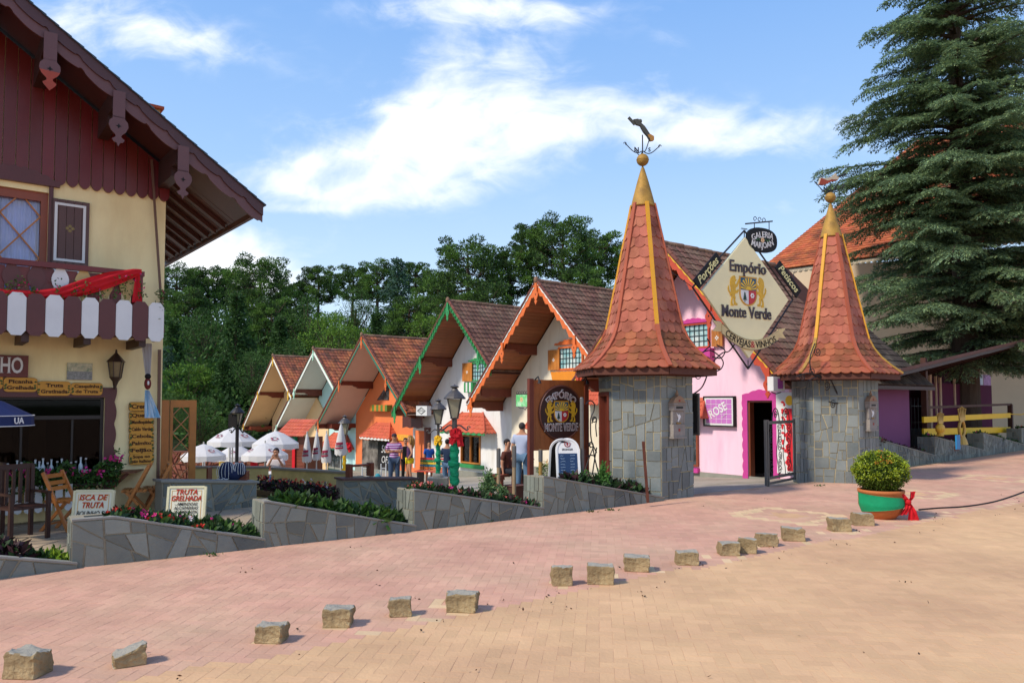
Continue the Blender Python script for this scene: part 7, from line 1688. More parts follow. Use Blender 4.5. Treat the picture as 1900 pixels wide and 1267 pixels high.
# blue umbrella of the restaurant at the left edge
p = W(-50, 748, 9.6); t = thing('blue_umbrella', 'dark blue patio umbrella with white piping cut by the left edge', 'umbrella', (p.x, p.y, 0), .25); mb = MB(); R_ = .66; zt_ = p.z+.0
zt_ = EYE; rows = [(0,.10),(.5,.0),(1.0,-.18)]; n = 16
for (r, z) in rows:
    for j in range(n): a = 2*pi*j/n; mb.v.append((R_*r*cos(a), R_*r*sin(a), zt_+z))
mb.f = [(i*n+j, i*n+(j+1) % n, (i+1)*n+(j+1) % n, (i+1)*n+j) for i in range(2) for j in range(n)]; k = len(mb.v)
for j in range(n): a = 2*pi*j/n; mb.v += [(R_*1.01*cos(a), R_*1.01*sin(a), zt_-.18), (R_*1.02*cos(a), R_*1.02*sin(a), zt_-.31)]
mb.f += [(k+2*j, k+2*((j+1) % n), k+2*((j+1) % n)+1, k+2*j+1) for j in range(n)]; mb.m = [0]*len(mb.f)
cn = mb.build('canopy', mat('navy_cloth', '#1d2a55', .7, .1, 3, .1), t); mb = MB(); mb.tube([(R_*1.02*cos(a), R_*1.02*sin(a), zt_-.18) for a in [i*pi/24 for i in range(49)]], .006, 4); mb.tube([(R_*1.025*cos(a), R_*1.025*sin(a), zt_-.31) for a in [i*pi/24 for i in range(49)]], .006, 4); mb.build('piping', WHITE, cn)
def um(a_, dz=0): return Matrix.Translation((R_*1.04*cos(a_), R_*1.04*sin(a_), zt_-.245+dz))@Matrix.Rotation(a_+pi/2, 4, 'Z')@Matrix.Rotation(pi/2, 4, 'X')
mb = MB(); text(mb, 'UA', .11, um(-.42), depth=.004, bold=.02); mb.build('lettering', WHITE, cn)
mb = MB()
for a_ in (-1.15, -2.2):
    M_ = um(a_); mb.tube([M_@Vector((.045*cos(t_), .05*sin(t_), 0)) for t_ in [i*pi/8 for i in range(17)]], .008, 5, 0); mb.tube([M_@Vector((.02*cos(t_), .03*sin(t_), 0)) for t_ in [i*pi/6 for i in range(13)]], .01, 5, 1)
mb.build('round_emblem', [WHITE, mat('emblem_red', '#b05a5a', .6)], cn)
mb = MB(); mb.tube([(0,0,0),(0,0,zt_+.15)], .025, 8); mb.build('pole', WHITE, t)
# ------------------------------------------------------------- restaurant terrace furniture
def folding_chair(loc, rz, label, m=HONEY, group='slatted folding chairs on the restaurant terrace', s=1.0):
    t = thing('folding_chair', label, 'chair', loc, rz, group); t.scale = (s, s, s)
    for sg in (-1, 1):
        mb = MB(); mb.bar((sg*.20, -.22, 0), (sg*.20, .20, .86), .032, .045); mb.build('long_leg', m, t)
        mb = MB(); mb.bar((sg*.165, .24, 0), (sg*.165, -.16, .45), .03, .042); mb.build('short_leg', m, t)
    mb = MB()
    for k in range(6): y = -.20+k*.065; mb.box(-.19, .19, y, y+.05, .44, .458)
    mb.box(-.18,-.15,-.2,.17,.415,.439); mb.box(.15,.18,-.2,.17,.415,.439); mb.build('seat', m, t)
    mb = MB()
    for z, y in ((.80,.165),(.70,.12),(.62,.08)): mb.box(-.184, .184, y, y+.018, z-.03, z+.03)
    mb.build('backrest', m, t); mb = MB(); mb.bar((-.165,.16,.10),(.165,.16,.10), .025); mb.bar((-.184,-.15,.14),(.184,-.15,.14), .025); mb.build('stretcher', m, t); return t
p = pg(118, 983, -.045); folding_chair(p, radians(85), 'honey wood folding chair left of the dark table, its back toward the shop window', s=1.0)
p = pg(252, 958, -.045); folding_chair(p, radians(-70), 'honey wood folding chair right of the table, nearer of the two beside the yellow wall', s=1.0)
p = pg(277, 955, -.045); folding_chair(p+Vector((.05,.15,0)), radians(-60), 'honey wood folding chair right of the table, farther right and turned away', s=1.0)
p = pg(200, 955, -.045); t = thing('folding_table', 'dark brown folding table between the honey wood chairs', 'table', (p.x, p.y, -.045), radians(12))
mb = MB()
for k in range(7): mb.box(-.50, .50, -.34+k*.098, -.34+k*.098+.09, .72, .745)
mb.build('top', mat('table_brown', '#6a3a22', .45, .2, 3, .2, island=.12), t)
for sg in (-1, 1):
    mb = MB(); mb.bar((-.36, sg*.24, 0), (.36, sg*.24, .71), .03, .05); mb.build('leg', BROWN, t); mb = MB(); mb.bar((.36, sg*.28, 0), (-.36, sg*.28, .71), .03, .05); mb.build('leg', BROWN, t)
p = pg(38, 1000, -.045); t = thing('dark_armchair', 'dark stained wooden chair in shadow at the far left of the terrace', 'chair', (p.x, p.y, -.045), radians(60))
for (x, y, h) in ((-.24,-.22,.62),(.24,-.22,.62),(-.24,.22,1.0),(.24,.22,1.0)): mb = MB(); mb.box(x-.025,x+.025,y-.025,y+.025,0,h); mb.build('leg', DARKWOOD, t)
mb = MB(); mb.box(-.26,.26,-.24,.24,.43,.46); mb.build('seat', DARKWOOD, t); mb = MB()
for k in range(5): x = -.18+k*.09; mb.box(x-.02,x+.02,.21,.235,.47,.95)
mb.box(-.25,.25,.205,.24,.951,1.02); mb.build('backrest', DARKWOOD, t); mb = MB(); mb.box(-.27,-.22,-.25,.2,.621,.65); mb.box(.22,.27,-.25,.2,.621,.65); mb.build('armrests', DARKWOOD, t)
p = pg(-40, 992, -.045); t2 = copy_tree(t); t2.location = (p.x, p.y, -.045); t2.rotation_euler = (0,0,radians(-40)); tag(t2, 'second dark stained wooden chair cut by the left edge of the picture')
# menu boards ------------------------------------------------------
def aboard(px0, px1, py0, py1, D, z0, label, lines, tilt=8, roll=0.0):
    a = W(px0, py0, D); b = W(px1, py0, D); w = (b-a).length; h = (py1-py0)/FPX*D+.32; c = (a+b)/2
    t = thing('menu_stand', label, 'sign', (c.x, c.y, c.z-h), radians(-12)); t.rotation_euler = (radians(-tilt), roll, radians(4))
    mb = MB(); mb.box(-w/2, w/2, 0, .02, 0, h); mb.build('panel', mat('panel_cream', '#dcd7c0', .6, .03, 2, 0), t)
    mb = MB(); f = .022
    for q in ((-w/2-.01,-w/2+f,0,h),(w/2-f,w/2+.01,0,h)): mb.box(q[0], q[1], -.012, .03, q[2], q[3])
    mb.box(-w/2+f, w/2-f, -.012, .03, h-f, h+.01); mb.build('frame', mat('pale_frame', '#cfc7a2', .6), t)
    mb = MB(); g = .055
    for q in ((-w/2+g,-w/2+g+.006,0,h-g),(w/2-g-.006,w/2-g,0,h-g),(-w/2+g,w/2-g,h-g-.006,h-g)): mb.box(q[0], q[1], -.003, -.0005, q[2], q[3])
    mb.build('yellow_line', YEL, t)
    mb = MB(); mb.bar((-w*.4, .03, h*.9), (-w*.4, .35, -.02), .025); mb.bar((w*.4, .03, h*.9), (w*.4, .35, -.02), .025); mb.build('back_legs', HONEY, t)
    mb = MB()
    for (s_, zz, sz, col, wd_) in lines:
        if col == 0: text(mb, s_, sz*h, TM(.004, -.004, h*(1-zz)-.008), 2, depth=.003, bold=.0, shear=.25, wid=w*wd_)
        text(mb, s_, sz*h, TM(0, -.007, h*(1-zz)), 0 if col == 0 else 1, depth=.003, bold=.008 if col == 0 else .002, shear=.25, wid=w*wd_)
    mb.build('painted_lettering', [mat('brush_red', '#b3182a', .6), mat('brush_black', '#1e1c20', .6), YEL], t); return t
aboard(133, 204, 910, 966, 10.2, 0, 'white menu board painted ISCA DE TRUTA in red, left of the two', [('ISCA DE', .135, .14, 0, .72), ('TRUTA', .275, .15, 0, .54), ('BOLINHO DE', .43, .13, 1, .80)])
aboard(308, 377, 903, 965, 10.6, 0, 'white menu board painted TRUTA GRELHADA in red, right of the two', [('TRUTA', .10, .13, 0, .56), ('GRELHADA', .21, .13, 0, .78), ('- AMENDOAS', .31, .075, 1, .60), ('ALCAPARRAS', .38, .075, 1, .64), ('CHAMPGNON', .45, .075, 1, .62), ('- PINHÃO', .52, .075, 1, .5)], roll=radians(0))
# blue striped bundle on a wooden box
p = W(440, 893, 13.6); p.z = EYE-(893-745)/FPX*13.5+.03; t = thing('wooden_crate', 'small red brown wooden crate standing on the grey stone wall', 'crate', p, .1)
mb = MB()
for k in range(3): mb.box(-.19,.19,-.11,-.09,k*.055,k*.055+.05); mb.box(-.19,.19,.09,.11,k*.055,k*.055+.05); mb.box(-.19,-.17,-.089,.089,k*.055,k*.055+.05); mb.box(.17,.19,-.089,.089,k*.055,k*.055+.05)
mb.build('slats', BROWN, t)
t2 = thing('striped_bundle', 'navy blue and white striped cloth bundle drooping over the crate', 'bundle', p+Vector((-.06,-.13,.14)), .1)
mb = MB(); mb.ball((-.07,0,.02), (.16,.12,.18), 16, 12); mb.ball((.05,-.02,-.02), (.13,.11,.13), 14, 10); mb.ball((.15,0,.05), (.11,.10,.13), 16, 12); mb.ball((-.10,-.02,-.12), (.12,.09,.14), 14, 10)
nb = mat('navy_bundle', '#1c2647', .8, .1, 5, .3); mb.build('cloth', nb, t2, smooth=True)
mb = MB()
for k in range(7):
    a = -1.1+k*.36
    mb.tube([(-.07+.175*sin(u)*sin(a), -.125*sin(u)*cos(a*.5)-.004, .02+.195*cos(u)) for u in [i*.22+.5+.08*(k%3) for i in range(8)]], .0040, 4)
for k in range(7):
    a = -1.2+k*.38; mb.tube([(.15+.125*sin(u)*sin(a), -.104*sin(u)*cos(a*.4)-.004, .06+.145*cos(u)) for u in [i*.28+.5 for i in range(7)]], .0045, 4)
mb.tube([(-.22+.03*i, -.115-.01*sin(i), -.10+.012*sin(i*2)) for i in range(8)], .008, 4); mb.tube([(-.20+.028*i, -.11, -.16+.012*sin(i*2+1)) for i in range(7)], .008, 4); mb.build('white_stripes', WHITE, t2)
# brown wooden frame on the slate wall
p = W(649, 890, 14.8); p.z = EYE-(890-745)/FPX*14.8+.045; q = W(694, 890, 15.2); t = thing('timber_frame', 'brown timber post and rail frame standing on the slate wall', 'frame', p, atan2(q.y-p.y, q.x-p.x)); w_ = (q-p).xy.length+.02
mb = MB(); mb.box(0,.07,0,.16,0,.27); mb.build('post', BROWN, t); mb = MB(); mb.box(w_-.10,w_-.02,0,.16,0,.27); mb.build('post', BROWN, t); mb = MB(); mb.box(.071,w_-.101,.03,.13,.21,.25); mb.build('rail', BROWN, t)
# striped rainbow bench, white garden seat
def bench_rainbow(p, rz):
    t = thing('rainbow_bench', 'slatted bench painted in red, green, yellow and orange stripes in front of the white shop', 'bench', p, rz)
    cols = ['#b8342c', '#2f7d44', '#d9b52c', '#2b7a8c', '#cf6a2a', '#c44a3a']
    for k in range(6): mb = MB(); z = .80-k*.075; mb.box(-.6,.6,.20-k*.01,.225-k*.01,z-.03,z+.03); mb.build('back_slat', mat('slat_%d' % k, cols[k], .5), t)
    for k in range(4): mb = MB(); mb.box(-.6,.6,-.22+k*.10,-.14+k*.10,.40,.43); mb.build('seat_slat', mat('slat_%d' % (5-k), cols[5-k], .5), t)
    for s_ in (-.5, .5): mb = MB(); mb.box(s_-.02,s_+.02,-.2,.18,0,.399); mb.box(s_-.02,s_+.02,.226,.25,.0,.83); mb.build('iron_leg', IRON, t)
p = W(805, 880, 24.5); bench_rainbow((p.x, p.y, gz(p.x, p.y)), radians(-20))
p = W(694, 884, 22.0); t = thing('garden_rocker', 'white metal garden seat with striped cushion and turquoise bag', 'chair', (p.x, p.y, gz(p.x, p.y)), radians(10)); t.scale = (.48, .48, .64)
mb = MB()
for x in (-.72,-.42,.42,.72): mb.tube([(x,0,0),(x,0,1.15)], .028, 8); mb.ball((x,0,1.17), .035, 8, 6)
for x0, x1 in ((-.72,-.42),(.42,.72)):
    for k in range(4): mb.tube([(x0+(x1-x0)*(k+.5)/4,0,.3),(x0+(x1-x0)*(k+.5)/4,0,1.0)], .01, 5)
    mb.tube([(x0,0,1.0),(x1,0,1.0)], .018, 6)
mb.box(-.75,.75,-.3,.3,.25,.33)
mb.build('frame', WHITE, t); mb = MB(); mb.box(-.48,-.05,-.1,.0,.34,.95); mb.build('striped_cushion', mat('cushion_stripe', '#4d5a55', .8, .4, 3, 0, col2='#c9c9bf', c2scale=5, c2lo=.48, c2hi=.52, stretch=(.1,.1,4)), t)
mb = MB(); mb.ball((.22,-.05,.55), (.2,.12,.22), 12, 8); mb.tube([(.10,-.05,.7),(.15,-.05,.9),(.3,-.05,.9),(.35,-.05,.7)], .012, 5); mb.build('turquoise_bag', mat('turquoise', '#3b93a0', .7), t)
# ------------------------------------------------------------- painted round sign, chalkboard, poles
a, b = W(984, 870, 14.9), W(1090, 870, 15.6); ang = atan2(b.y-a.y, b.x-a.x); w_ = (b-a).xy.length; z0 = EYE-(834-745)/FPX*15.2; z1 = EYE+(745-705)/FPX*15.2; H = z1-z0
E = thing('round_painted_sign', 'brown wooden sign board with a round crest panel lettered Empório Monte Verde', 'sign', ((a.x+b.x)/2, (a.y+b.y)/2, z0), ang)
mb = MB(); n = 12
for k in range(n): x = -w_/2+w_*k/n; mb.box(x+.002, x+w_/n-.002, 0, .035, 0, H)
mb.build('boards', mat('sign_boards', '#9c5526', .5, .2, 3, .15, 30, island=.12), E)
for s_ in (-1, 1): mb = MB(); x = s_*(w_/2-.02); mb.box(x-.05, x+.05, -.02, .07, -1.0, H+.02); mb.build('post', BEAM, E)
R_ = .535; cz = H*.53; cx = .02
mb = MB(); n = 48; mb.outline([(cx+R_*cos(2*pi*i/n), cz+R_*1.06*sin(2*pi*i/n)) for i in range(n)], -.04, -.001); dk = mb.build('disc', mat('disc_brown', '#3c1c16', .5, .1, 3, .05), E)
mb = MB(); mb.tube([(cx+(R_-.02)*cos(2*pi*i/n), -.045, cz+(R_-.02)*1.06*sin(2*pi*i/n)) for i in range(n+1)], .014, 6); mb.build('rim', mat('rim_brown', '#5b2f22', .5), dk)
crest(dk, cx, cz+.02, .44, -.04); mb = MB(); lion(mb, cx-.30, cz+.03, .42, False, -.052, -.0405); lion(mb, cx+.30, cz+.03, .42, True, -.052, -.0405); mb.build('rampant_lions', mat('lion_gold', 0), dk)
mb = MB(); text(mb, 'EMPÓRIO', .19, TM(cx, -.046, cz+.36), 0, depth=.006, bold=.03, wid=.76, arc=.46, serif=.05); text(mb, 'EMPÓRIO', .17, TM(cx, -.052, cz+.36), 1, depth=.004, bold=-.014, wid=.73, arc=.46)
text(mb, 'MONTE VERDE', .22, TM(cx, -.046, cz-.30), 0, depth=.006, bold=.03, wid=.82, serif=.05); text(mb, 'MONTE VERDE', .20, TM(cx, -.052, cz-.30), 1, depth=.004, bold=-.014, wid=.80); mb.build('lettering', [WHITE, mat('letter_mid', '#8b5a4c', .5)], dk)
mb = MB()
for s_ in (-1, 1): mb.tube([(s_*w_*.42, 0, H), (s_*w_*.42, -.12, H+.06), (s_*w_*.42, -.16, H-.02)], .014, 6); mb.lathe([(.02,.05),(.045,-.02)], 10, (s_*w_*.42, -.17, H-.06))
mb.build('spot_lamps', IRON, E)
# A-shaped chalkboard
p = W(1056, 893, 13.3); p.z = EYE-(893-745)/FPX*13.3-.05
t = thing('chalkboard_stand', 'white framed arched chalkboard stand in front of the round painted sign', 'sign', p, radians(8)); ww, hh = .44, .84
def arch(w, h, r=None): return [(-w/2, 0), (w/2, 0)]+[(w/2*cos(a), h-w/2+w/2*sin(a)) for a in [pi*i/12 for i in range(13)]]
for sg, tl in ((0, radians(-12)), (1, radians(14))):
    e = bpy.data.objects.new('panel', None); COL.objects.link(e); e.parent = t; e.rotation_euler = (tl, 0, 0 if sg == 0 else radians(0)); e.location = (0 if sg == 0 else -.10, 0 if sg == 0 else .34, 0)
    mb = MB(); o_ = arch(ww, hh); i_ = arch(ww-.07, hh-.035)
    i_ = [(x, max(.03, z)) for x, z in i_]
    mb.strip(list(zip(o_[1:]+[o_[0]], i_[1:]+[i_[0]])), -.015, .015); mb.strip([(o_[0], i_[0]), (o_[1], i_[1])], -.015, .015); mb.build('frame', WHITE, e)
    mb = MB()
    if sg == 0:
        mb.outline(arch(ww-.06, hh-.03), -.004, .004); mb.build('head', WHITE, e); mb = MB(); mb.box(-ww/2+.05, ww/2-.05, -.010, -.005, .04, .56); mb.build('slate_board', mat('chalk_blue', '#20395c', .6, .15, 3, .05), e)
        mb = MB(); rg = random.Random(3)
        for z in [.52-.052*i for i in range(10)]:
            for xa in (-.14, .04): mb.tube([(xa+.011*i+rg.uniform(-.003,.003), -.012, z+rg.uniform(-.011,.011)) for i in range(rg.choice((6,8,9)))], .0035, 4)
        mb.build('chalk_writing', mat('chalk', '#9db4c9', .8), e); mb = MB(); text(mb, 'ERDINGER', .05, TM(0, -.007, .63), 0, depth=.003, bold=.01, wid=.20)
        mb.tube([(.05*cos(a), -.008, .73+.05*sin(a)) for a in [i*pi/8 for i in range(17)]], .009, 5, 1); mb.ball((0,-.008,.73), (.02,.004,.03), 8, 6, 1); mb.build('head_mark', [mat('brush_black', 0), mat('mark_red', '#8c2a30', .5)], e)
    else: mb.outline(arch(ww-.06, hh-.03), -.004, .004); mb.build('slate_board', BLACK, e)
def pole(px, py0, py1, D, r, m, label, name='post', two=None):
    a = W(px, py1, D); h = (py1-py0)/FPX*D; t = thing(name, label, 'post', a); mb = MB(); mb.lathe([(r,-.2),(r,h-.02),(r*.7,h),(0,h)], 10); mb.build('shaft', m, t)
    if two: mb = MB(); mb.lathe([(r*1.12,h*.55),(r*1.12,h*.99)], 10); mb.build('sleeve', two, t)
WDG = mat('weathered_wood', '#9a8264', .8, .2, 3, .3, 20)
pole(925, 832, 910, 13.9, .035, WDG, 'short weathered wooden post with metal sleeve beside the rosemary', two=GREY_METAL)
pole(954, 827, 915, 13.4, .035, WDG, 'weathered wooden post with grey sleeve in front of the man in pale blue', two=GREY_METAL)
pole(1003, 834, 884, 13.6, .035, mat('brass_post', '#a07c3c', .5, .2, 4, .1), 'short brass coloured post in front of the round painted sign', two=GREY_METAL)
pole(1080, 738, 892, 13.6, .035, GREY_METAL, 'tall grey steel pole in front of the round painted sign', name='steel_pole')
t = thing('rusty_stake', 'thin leaning rusty stake beside the near tower door', 'post', W(1202, 916, 13.2)); mb = MB(); mb.bar((0,0,-.15), (-.07,.02,.92), .045); mb.build('shaft', mat('rust', '#5b3326', .8, .3, 5, .3), t)
# curly iron work between sign and door
p = W(1100, 880, 14.6); t = thing('curled_ironwork', 'tall curled black iron ornament between the round sign and the maroon door', 'ornament', p, radians(20)); mb = MB()
def pp(px, py): q_ = W(px, py, 14.6)-p; return (q_.x, 0, q_.z)
for pts in ([(1086,750),(1092,744),(1098,744),(1103,750),(1102,762),(1096,775),(1095,790),(1096,810),(1100,825),(1108,840)], [(1098,785),(1103,775),(1108,778),(1106,790),(1108,810)], [(1096,830),(1092,824),(1097,820),(1101,828),(1094,845),(1085,870),(1080,890)], [(1100,830),(1104,850),(1112,880)], [(1088,846),(1096,844),(1104,846)], [(1099,880),(1104,850),(1108,830)]): mb.tube(smooth([pp(*q_) for q_ in pts]), .013, 6)
mb.tube([(pp(1103,778)[0]+.05*cos(a), 0, pp(1103,778)[2]+.05*sin(a)) for a in [i*pi/8 for i in range(17)]], .010, 5); mb.tube([(pp(1097,826)[0]+.035*cos(a), 0, pp(1097,826)[2]+.035*sin(a)) for a in [i*pi/8 for i in range(17)]], .010, 5); mb.build('iron_curls', IRON, t)
# round leafy pot behind the sign, brown crate, far kiosk, rock wall
p = W(1014, 885, 14.2); mb = MB(); rg = random.Random(4); puff(mb, (0,0,.12), .17, 700, .035, rg, 0, .9, .3, 1)
for k in range(25): leafquad(mb, (rg.gauss(0,.08), -.05, .28+rg.gauss(0,.02)), .035, rg, 2 if k % 2 else 3, 1.0)
o = mb.raw('round_plant', [LEAF, mat('lime_leaf', 0), REDF, mat('yellow_petal', '#d99a20', .6)], None); o.location = p; tag(o, 'round lime green plant with red and yellow flowers under the painted sign', 'plant')
p = W(956, 912, 15.2); t = thing('brown_box', 'plain dark brown box at the feet of the man in pale blue', 'box', p, A_STREET); mb = MB(); mb.box(-.17,.17,-.15,.15,-.4,.12); mb.build('sides', mat('box_brown', '#5e3d33', .8, .1, 3, .1), t); mb = MB(); mb.box(-.19,.19,-.17,.17,.121,.14); mb.build('rim', mat('box_rim', '#6f4a3d', .8), t)
p = W(548, 800, 30.5); kf = Fr((p.x, p.y, 0), 0); g = gz(p.x, p.y); t = thing('wooden_kiosk', 'small brown slatted kiosk with orange tile roof and red ribbon behind the umbrellas', 'kiosk', (p.x, p.y, g), radians(-30))
mb = MB()
for k in range(14): mb.box(-.55,.55,-.02,.02,.1+k*.13,.1+k*.13+.12)
mb.box(-.55,-.5,.03,1,.1,1.9); mb.box(.5,.55,.03,1,.1,1.9); mb.build('slatted_walls', BROWN, t); mb = MB(); tile_field(mb, Vector((-.8,.5,2.6)), Vector((1,0,0)), Vector((0,-.78,-.62)), 1.6, 1.05, .16, .2, random.Random(3)); mb.build('tile_roof', AWN, t)
mb = MB(); mb.box(-.08,.08,-.09,-.06,.15,1.75); mb.build('red_ribbon', RED, t); mb = MB(); bow(mb, (0,-.08,1.8), .28); mb.build('green_bow', GREENC, t)
a, b = W(352, 845, 33.0), W(552, 845, 33.0); g = gz(a.x, a.y); t = thing('retaining_wall', 'reddish brown rock retaining wall beyond the umbrellas', 'wall', (a.x, a.y, g), atan2(b.y-a.y, b.x-a.x)); L_ = (b-a).length
mb = MB(); mb.box(-2, L_, 0, .4, -.5, 1.45); mb.build('core', mat('red_mortar', '#6b4030', .9, .2, 3, .4), t); mb = MB(); slabs(mb, [(-2,-.1),(L_,-.1),(L_,1.42),(-2,1.42)], .05, random.Random(6), planeM((0,0,0),(1,0,0),(0,0,1)), th=.05, gap=.05, dev=.7); mb.build('rocks', mat('red_rock', '#8a5440', .9, .2, 3, .5, 20, island=.3), t)
for px in (378, 425): p = W(px, 870, 26.0); q_ = pole(px, 828, 872, 26.0, .05, WHITE, 'slim white post among the umbrella tables, %s' % ('left' if px == 378 else 'right'))
for px, m_, lb in ((413, mat('bright_yellow', 0), 'short post wrapped in yellow cloth beside the rock wall'), (471, RED, 'short post wrapped in red cloth beside the rock wall')): pole(px, 845, 872, 27.0, .13, m_, lb, name='wrapped_post')
for k, (px, D) in enumerate(((378, 23.0), (438, 24.0), (505, 22.0))):
    p = W(px, 800, D); g = gz(p.x, p.y); t = thing('white_table', 'white round cafe table under the open umbrellas, %s' % ('nearest the lattice screen', 'by the black lamp', 'in front of the seated man')[k], 'table', (p.x+.3, p.y-.3, g)); mb = MB(); mb.lathe([(.42,.70),(.42,.73)], 20); mb.build('top', WHITE, t); mb = MB(); mb.lathe([(.22,0),(.22,.03),(.03,.05),(.03,.70)], 12); mb.build('pedestal', WHITE, t)
def simple_chair(p, rz, label, m):
    t = thing('cafe_chair', label, 'chair', p, rz)
    mb = MB(); mb.box(-.2,.2,-.2,.2,.43,.46); mb.build('seat', m, t); mb = MB(); mb.box(-.2,.2,.17,.2,.6,.9); mb.build('backrest', m, t)
    for x, y, h in ((-.18,-.18,.43),(.18,-.18,.43),(-.18,.185,.9),(.18,.185,.9)): mb = MB(); mb.bar((x,y,0),(x,y,h), .03); mb.build('leg', m, t)
p = W(405, 905, 15.8); simple_chair((p.x, p.y, gz(p.x, p.y)+.05), radians(100), 'brown cafe chair left of the blue bundle behind the grey wall', BROWN)
p = W(372, 905, 16.2); simple_chair((p.x, p.y, gz(p.x, p.y)+.05), radians(-60), 'brown cafe chair beside the lattice screen', BROWN)
# ------------------------------------------------------------- granite blocks along the kerb
GRAN = mat('granite_block', '#8c7857', .9, .2, 5, 1.0, 30, col2='#a8926c', c2scale=3); GT = mat('granite_top', '#999385', .9, .15, 5, .8, 30)
BL = [(35,1262,76,48,0,'block at the bottom left corner of the picture'),(228,1240,62,30,35,'tilted wedge like block, second from the left'),(497,1196,60,34,0,'block third from the left'),(622,1166,62,36,5,'wide block fourth from the left'),(740,1146,46,34,12,'small block fifth from the left'),
 (845,1120,42,20,0,'small flat block hidden behind its larger neighbour'),(857,1138,62,34,-2,'block of the touching pair left of the middle, front one'),(1043,1088,44,36,8,'tall block right of the touching pair'),(1117,1086,58,34,0,'wide block just right of the picture middle'),
 (1184,1062,54,28,-8,'rounded block between the wide one and the single one'),(1278,1050,46,26,0,'lone block below the pavement diamond'),(1356,1032,42,24,3,'left block of the huddled three'),(1392,1028,38,28,-15,'middle block of the huddled three'),(1427,1015,40,24,5,'right block of the huddled three'),
 (1477,1005,44,24,-5,'flat topped block between the three and the flower pot'),(1563,987,42,24,0,'block second from the flower pot'),(1606,976,40,24,0,'block touching the big flower pot')]
for i, (px, py, w, h, rz, lb) in enumerate(BL):
    p = pg(px, py); s_ = p.y/FPX; W_ = w*s_*.92; H_ = h*s_*.98; D_ = W_*.72; p = p+Vector((0, D_*.5, 0)); rg = random.Random(i+40)
    bm = bmesh.new(); bmesh.ops.create_cube(bm, size=1.0)
    for v in bm.verts: v.co = Vector((v.co.x*W_*rg.uniform(.86,1.02), v.co.y*D_*rg.uniform(.85,1.05), (v.co.z+.5)*H_*(rg.uniform(.90,1.03) if v.co.z > 0 else 1)))
    if i == 1:
        for v in bm.verts: v.co.z += (v.co.x*.35 if v.co.z > H_*.5 else 0)
    bmesh.ops.subdivide_edges(bm, edges=bm.edges[:], cuts=5, use_grid_fill=True, smooth=.0); bm.normal_update()
    for v in bm.verts:
        if v.co.z > .01:
            n_ = Vector((sin(v.co.x*31+i)*cos(v.co.z*37+i*3), sin(v.co.y*29+i*2)*cos(v.co.x*23), sin(v.co.x*27+v.co.y*31+i))); v.co += n_*.006+Vector((rg.uniform(-1,1), rg.uniform(-1,1), rg.uniform(-1,1)))*.0032
    be = [e for e in bm.edges if len(e.link_faces) == 2 and e.calc_face_angle(0) > 1.0]; bmesh.ops.bevel(bm, geom=be, offset=.008, segments=1, affect='EDGES')
    for f in bm.faces: f.material_index = 1 if f.normal.z > .75 else 0
    me = bpy.data.meshes.new('granite_block'); bm.to_mesh(me); bm.free(); me.materials.append(GRAN); me.materials.append(GT)
    o = bpy.data.objects.new('granite_block', me); COL.objects.link(o); o.location = (p.x, p.y, .002); o.rotation_euler = (0, 0, radians(rz-4)); tag(o, 'rough grey brown granite '+lb, 'stone block', 'granite blocks along the pavement edge')
# ------------------------------------------------------------- flower pot with clipped box
p = pg(1652, 966); s_ = p.y/FPX; p = p+Vector((0, .28, 0)); t = thing('terracotta_pot', 'big round terracotta pot wrapped in green cloth with a red bow on the pavement', 'flower pot', p); R_ = .33
mb = MB(); mb.lathe([(.20,0),(.22,.03),(.29,.10),(.335,.22),(.335,.34),(.325,.40),(.345,.415),(.345,.455),(.30,.455),(.29,.40),(.01,.39)], 36); mb.build('pot', mat('terracotta_pot', '#b56a3a', .75, .12, 2, .2, 30, col2='#a2582c', c2scale=2), t, smooth=True)
mb = MB(); n = 60
for i in range(n+1):
    a = radians(-185)+radians(165)*i/n; u = i/n; hi = .415-.08*u; lo = .10+.12*u
    for j in range(9): v = j/8; z = lo+(hi-lo)*v; r = interp(z, [(.06,.25),(.10,.29),(.22,.335),(.34,.335),(.42,.345)])+.012+.004*sin(v*26+u*3); mb.v.append((r*cos(a), r*sin(a), z))
mb.f = [(i*9+j, i*9+j+1, (i+1)*9+j+1, (i+1)*9+j) for i in range(n) for j in range(8)]; mb.m = [0]*len(mb.f); mb.build('green_cloth', GREENC, t, smooth=True)
mb = MB(); c = Vector((.30,-.22,.29))
def cloth(mb, pts, w0, w1, n=8):
    pts = [Vector(q) for q in pts]; k = len(mb.v)
    for i in range(n+1):
        u = i/n; x = u*(len(pts)-1); j = min(int(x), len(pts)-2); q = pts[j].lerp(pts[j+1], x-j); w = w0+(w1-w0)*u
        for m_ in range(7): v = m_/6-.5; mb.v.append((q.x+v*w, q.y-.02*sin(m_*2.3+u*3), q.z+.15*v*w*sin(u*2)))
    mb.f += [(k+i*7+j, k+i*7+j+1, k+(i+1)*7+j+1, k+(i+1)*7+j) for i in range(n) for j in range(6)]; mb.m += [0]*(n*6)
cloth(mb, [c, c+Vector((.05,-.04,-.15)), c+Vector((.08,-.03,-.30))], .06, .20); cloth(mb, [c, c+Vector((-.03,-.05,-.09)), c+Vector((-.09,-.05,-.20))], .06, .14); cloth(mb, [c+Vector((0,-.02,.0)), c+Vector((-.08,-.05,.05)), c+Vector((-.15,-.03,.11))], .06, .20); cloth(mb, [c+Vector((0,-.02,.0)), c+Vector((.05,-.05,.07)), c+Vector((.08,-.03,.16))], .05, .09)
mb.ball(tuple(c+Vector((0,-.03,0))), (.05,.04,.045), 12, 8); mb.build('red_bow', RED, t, smooth=True)
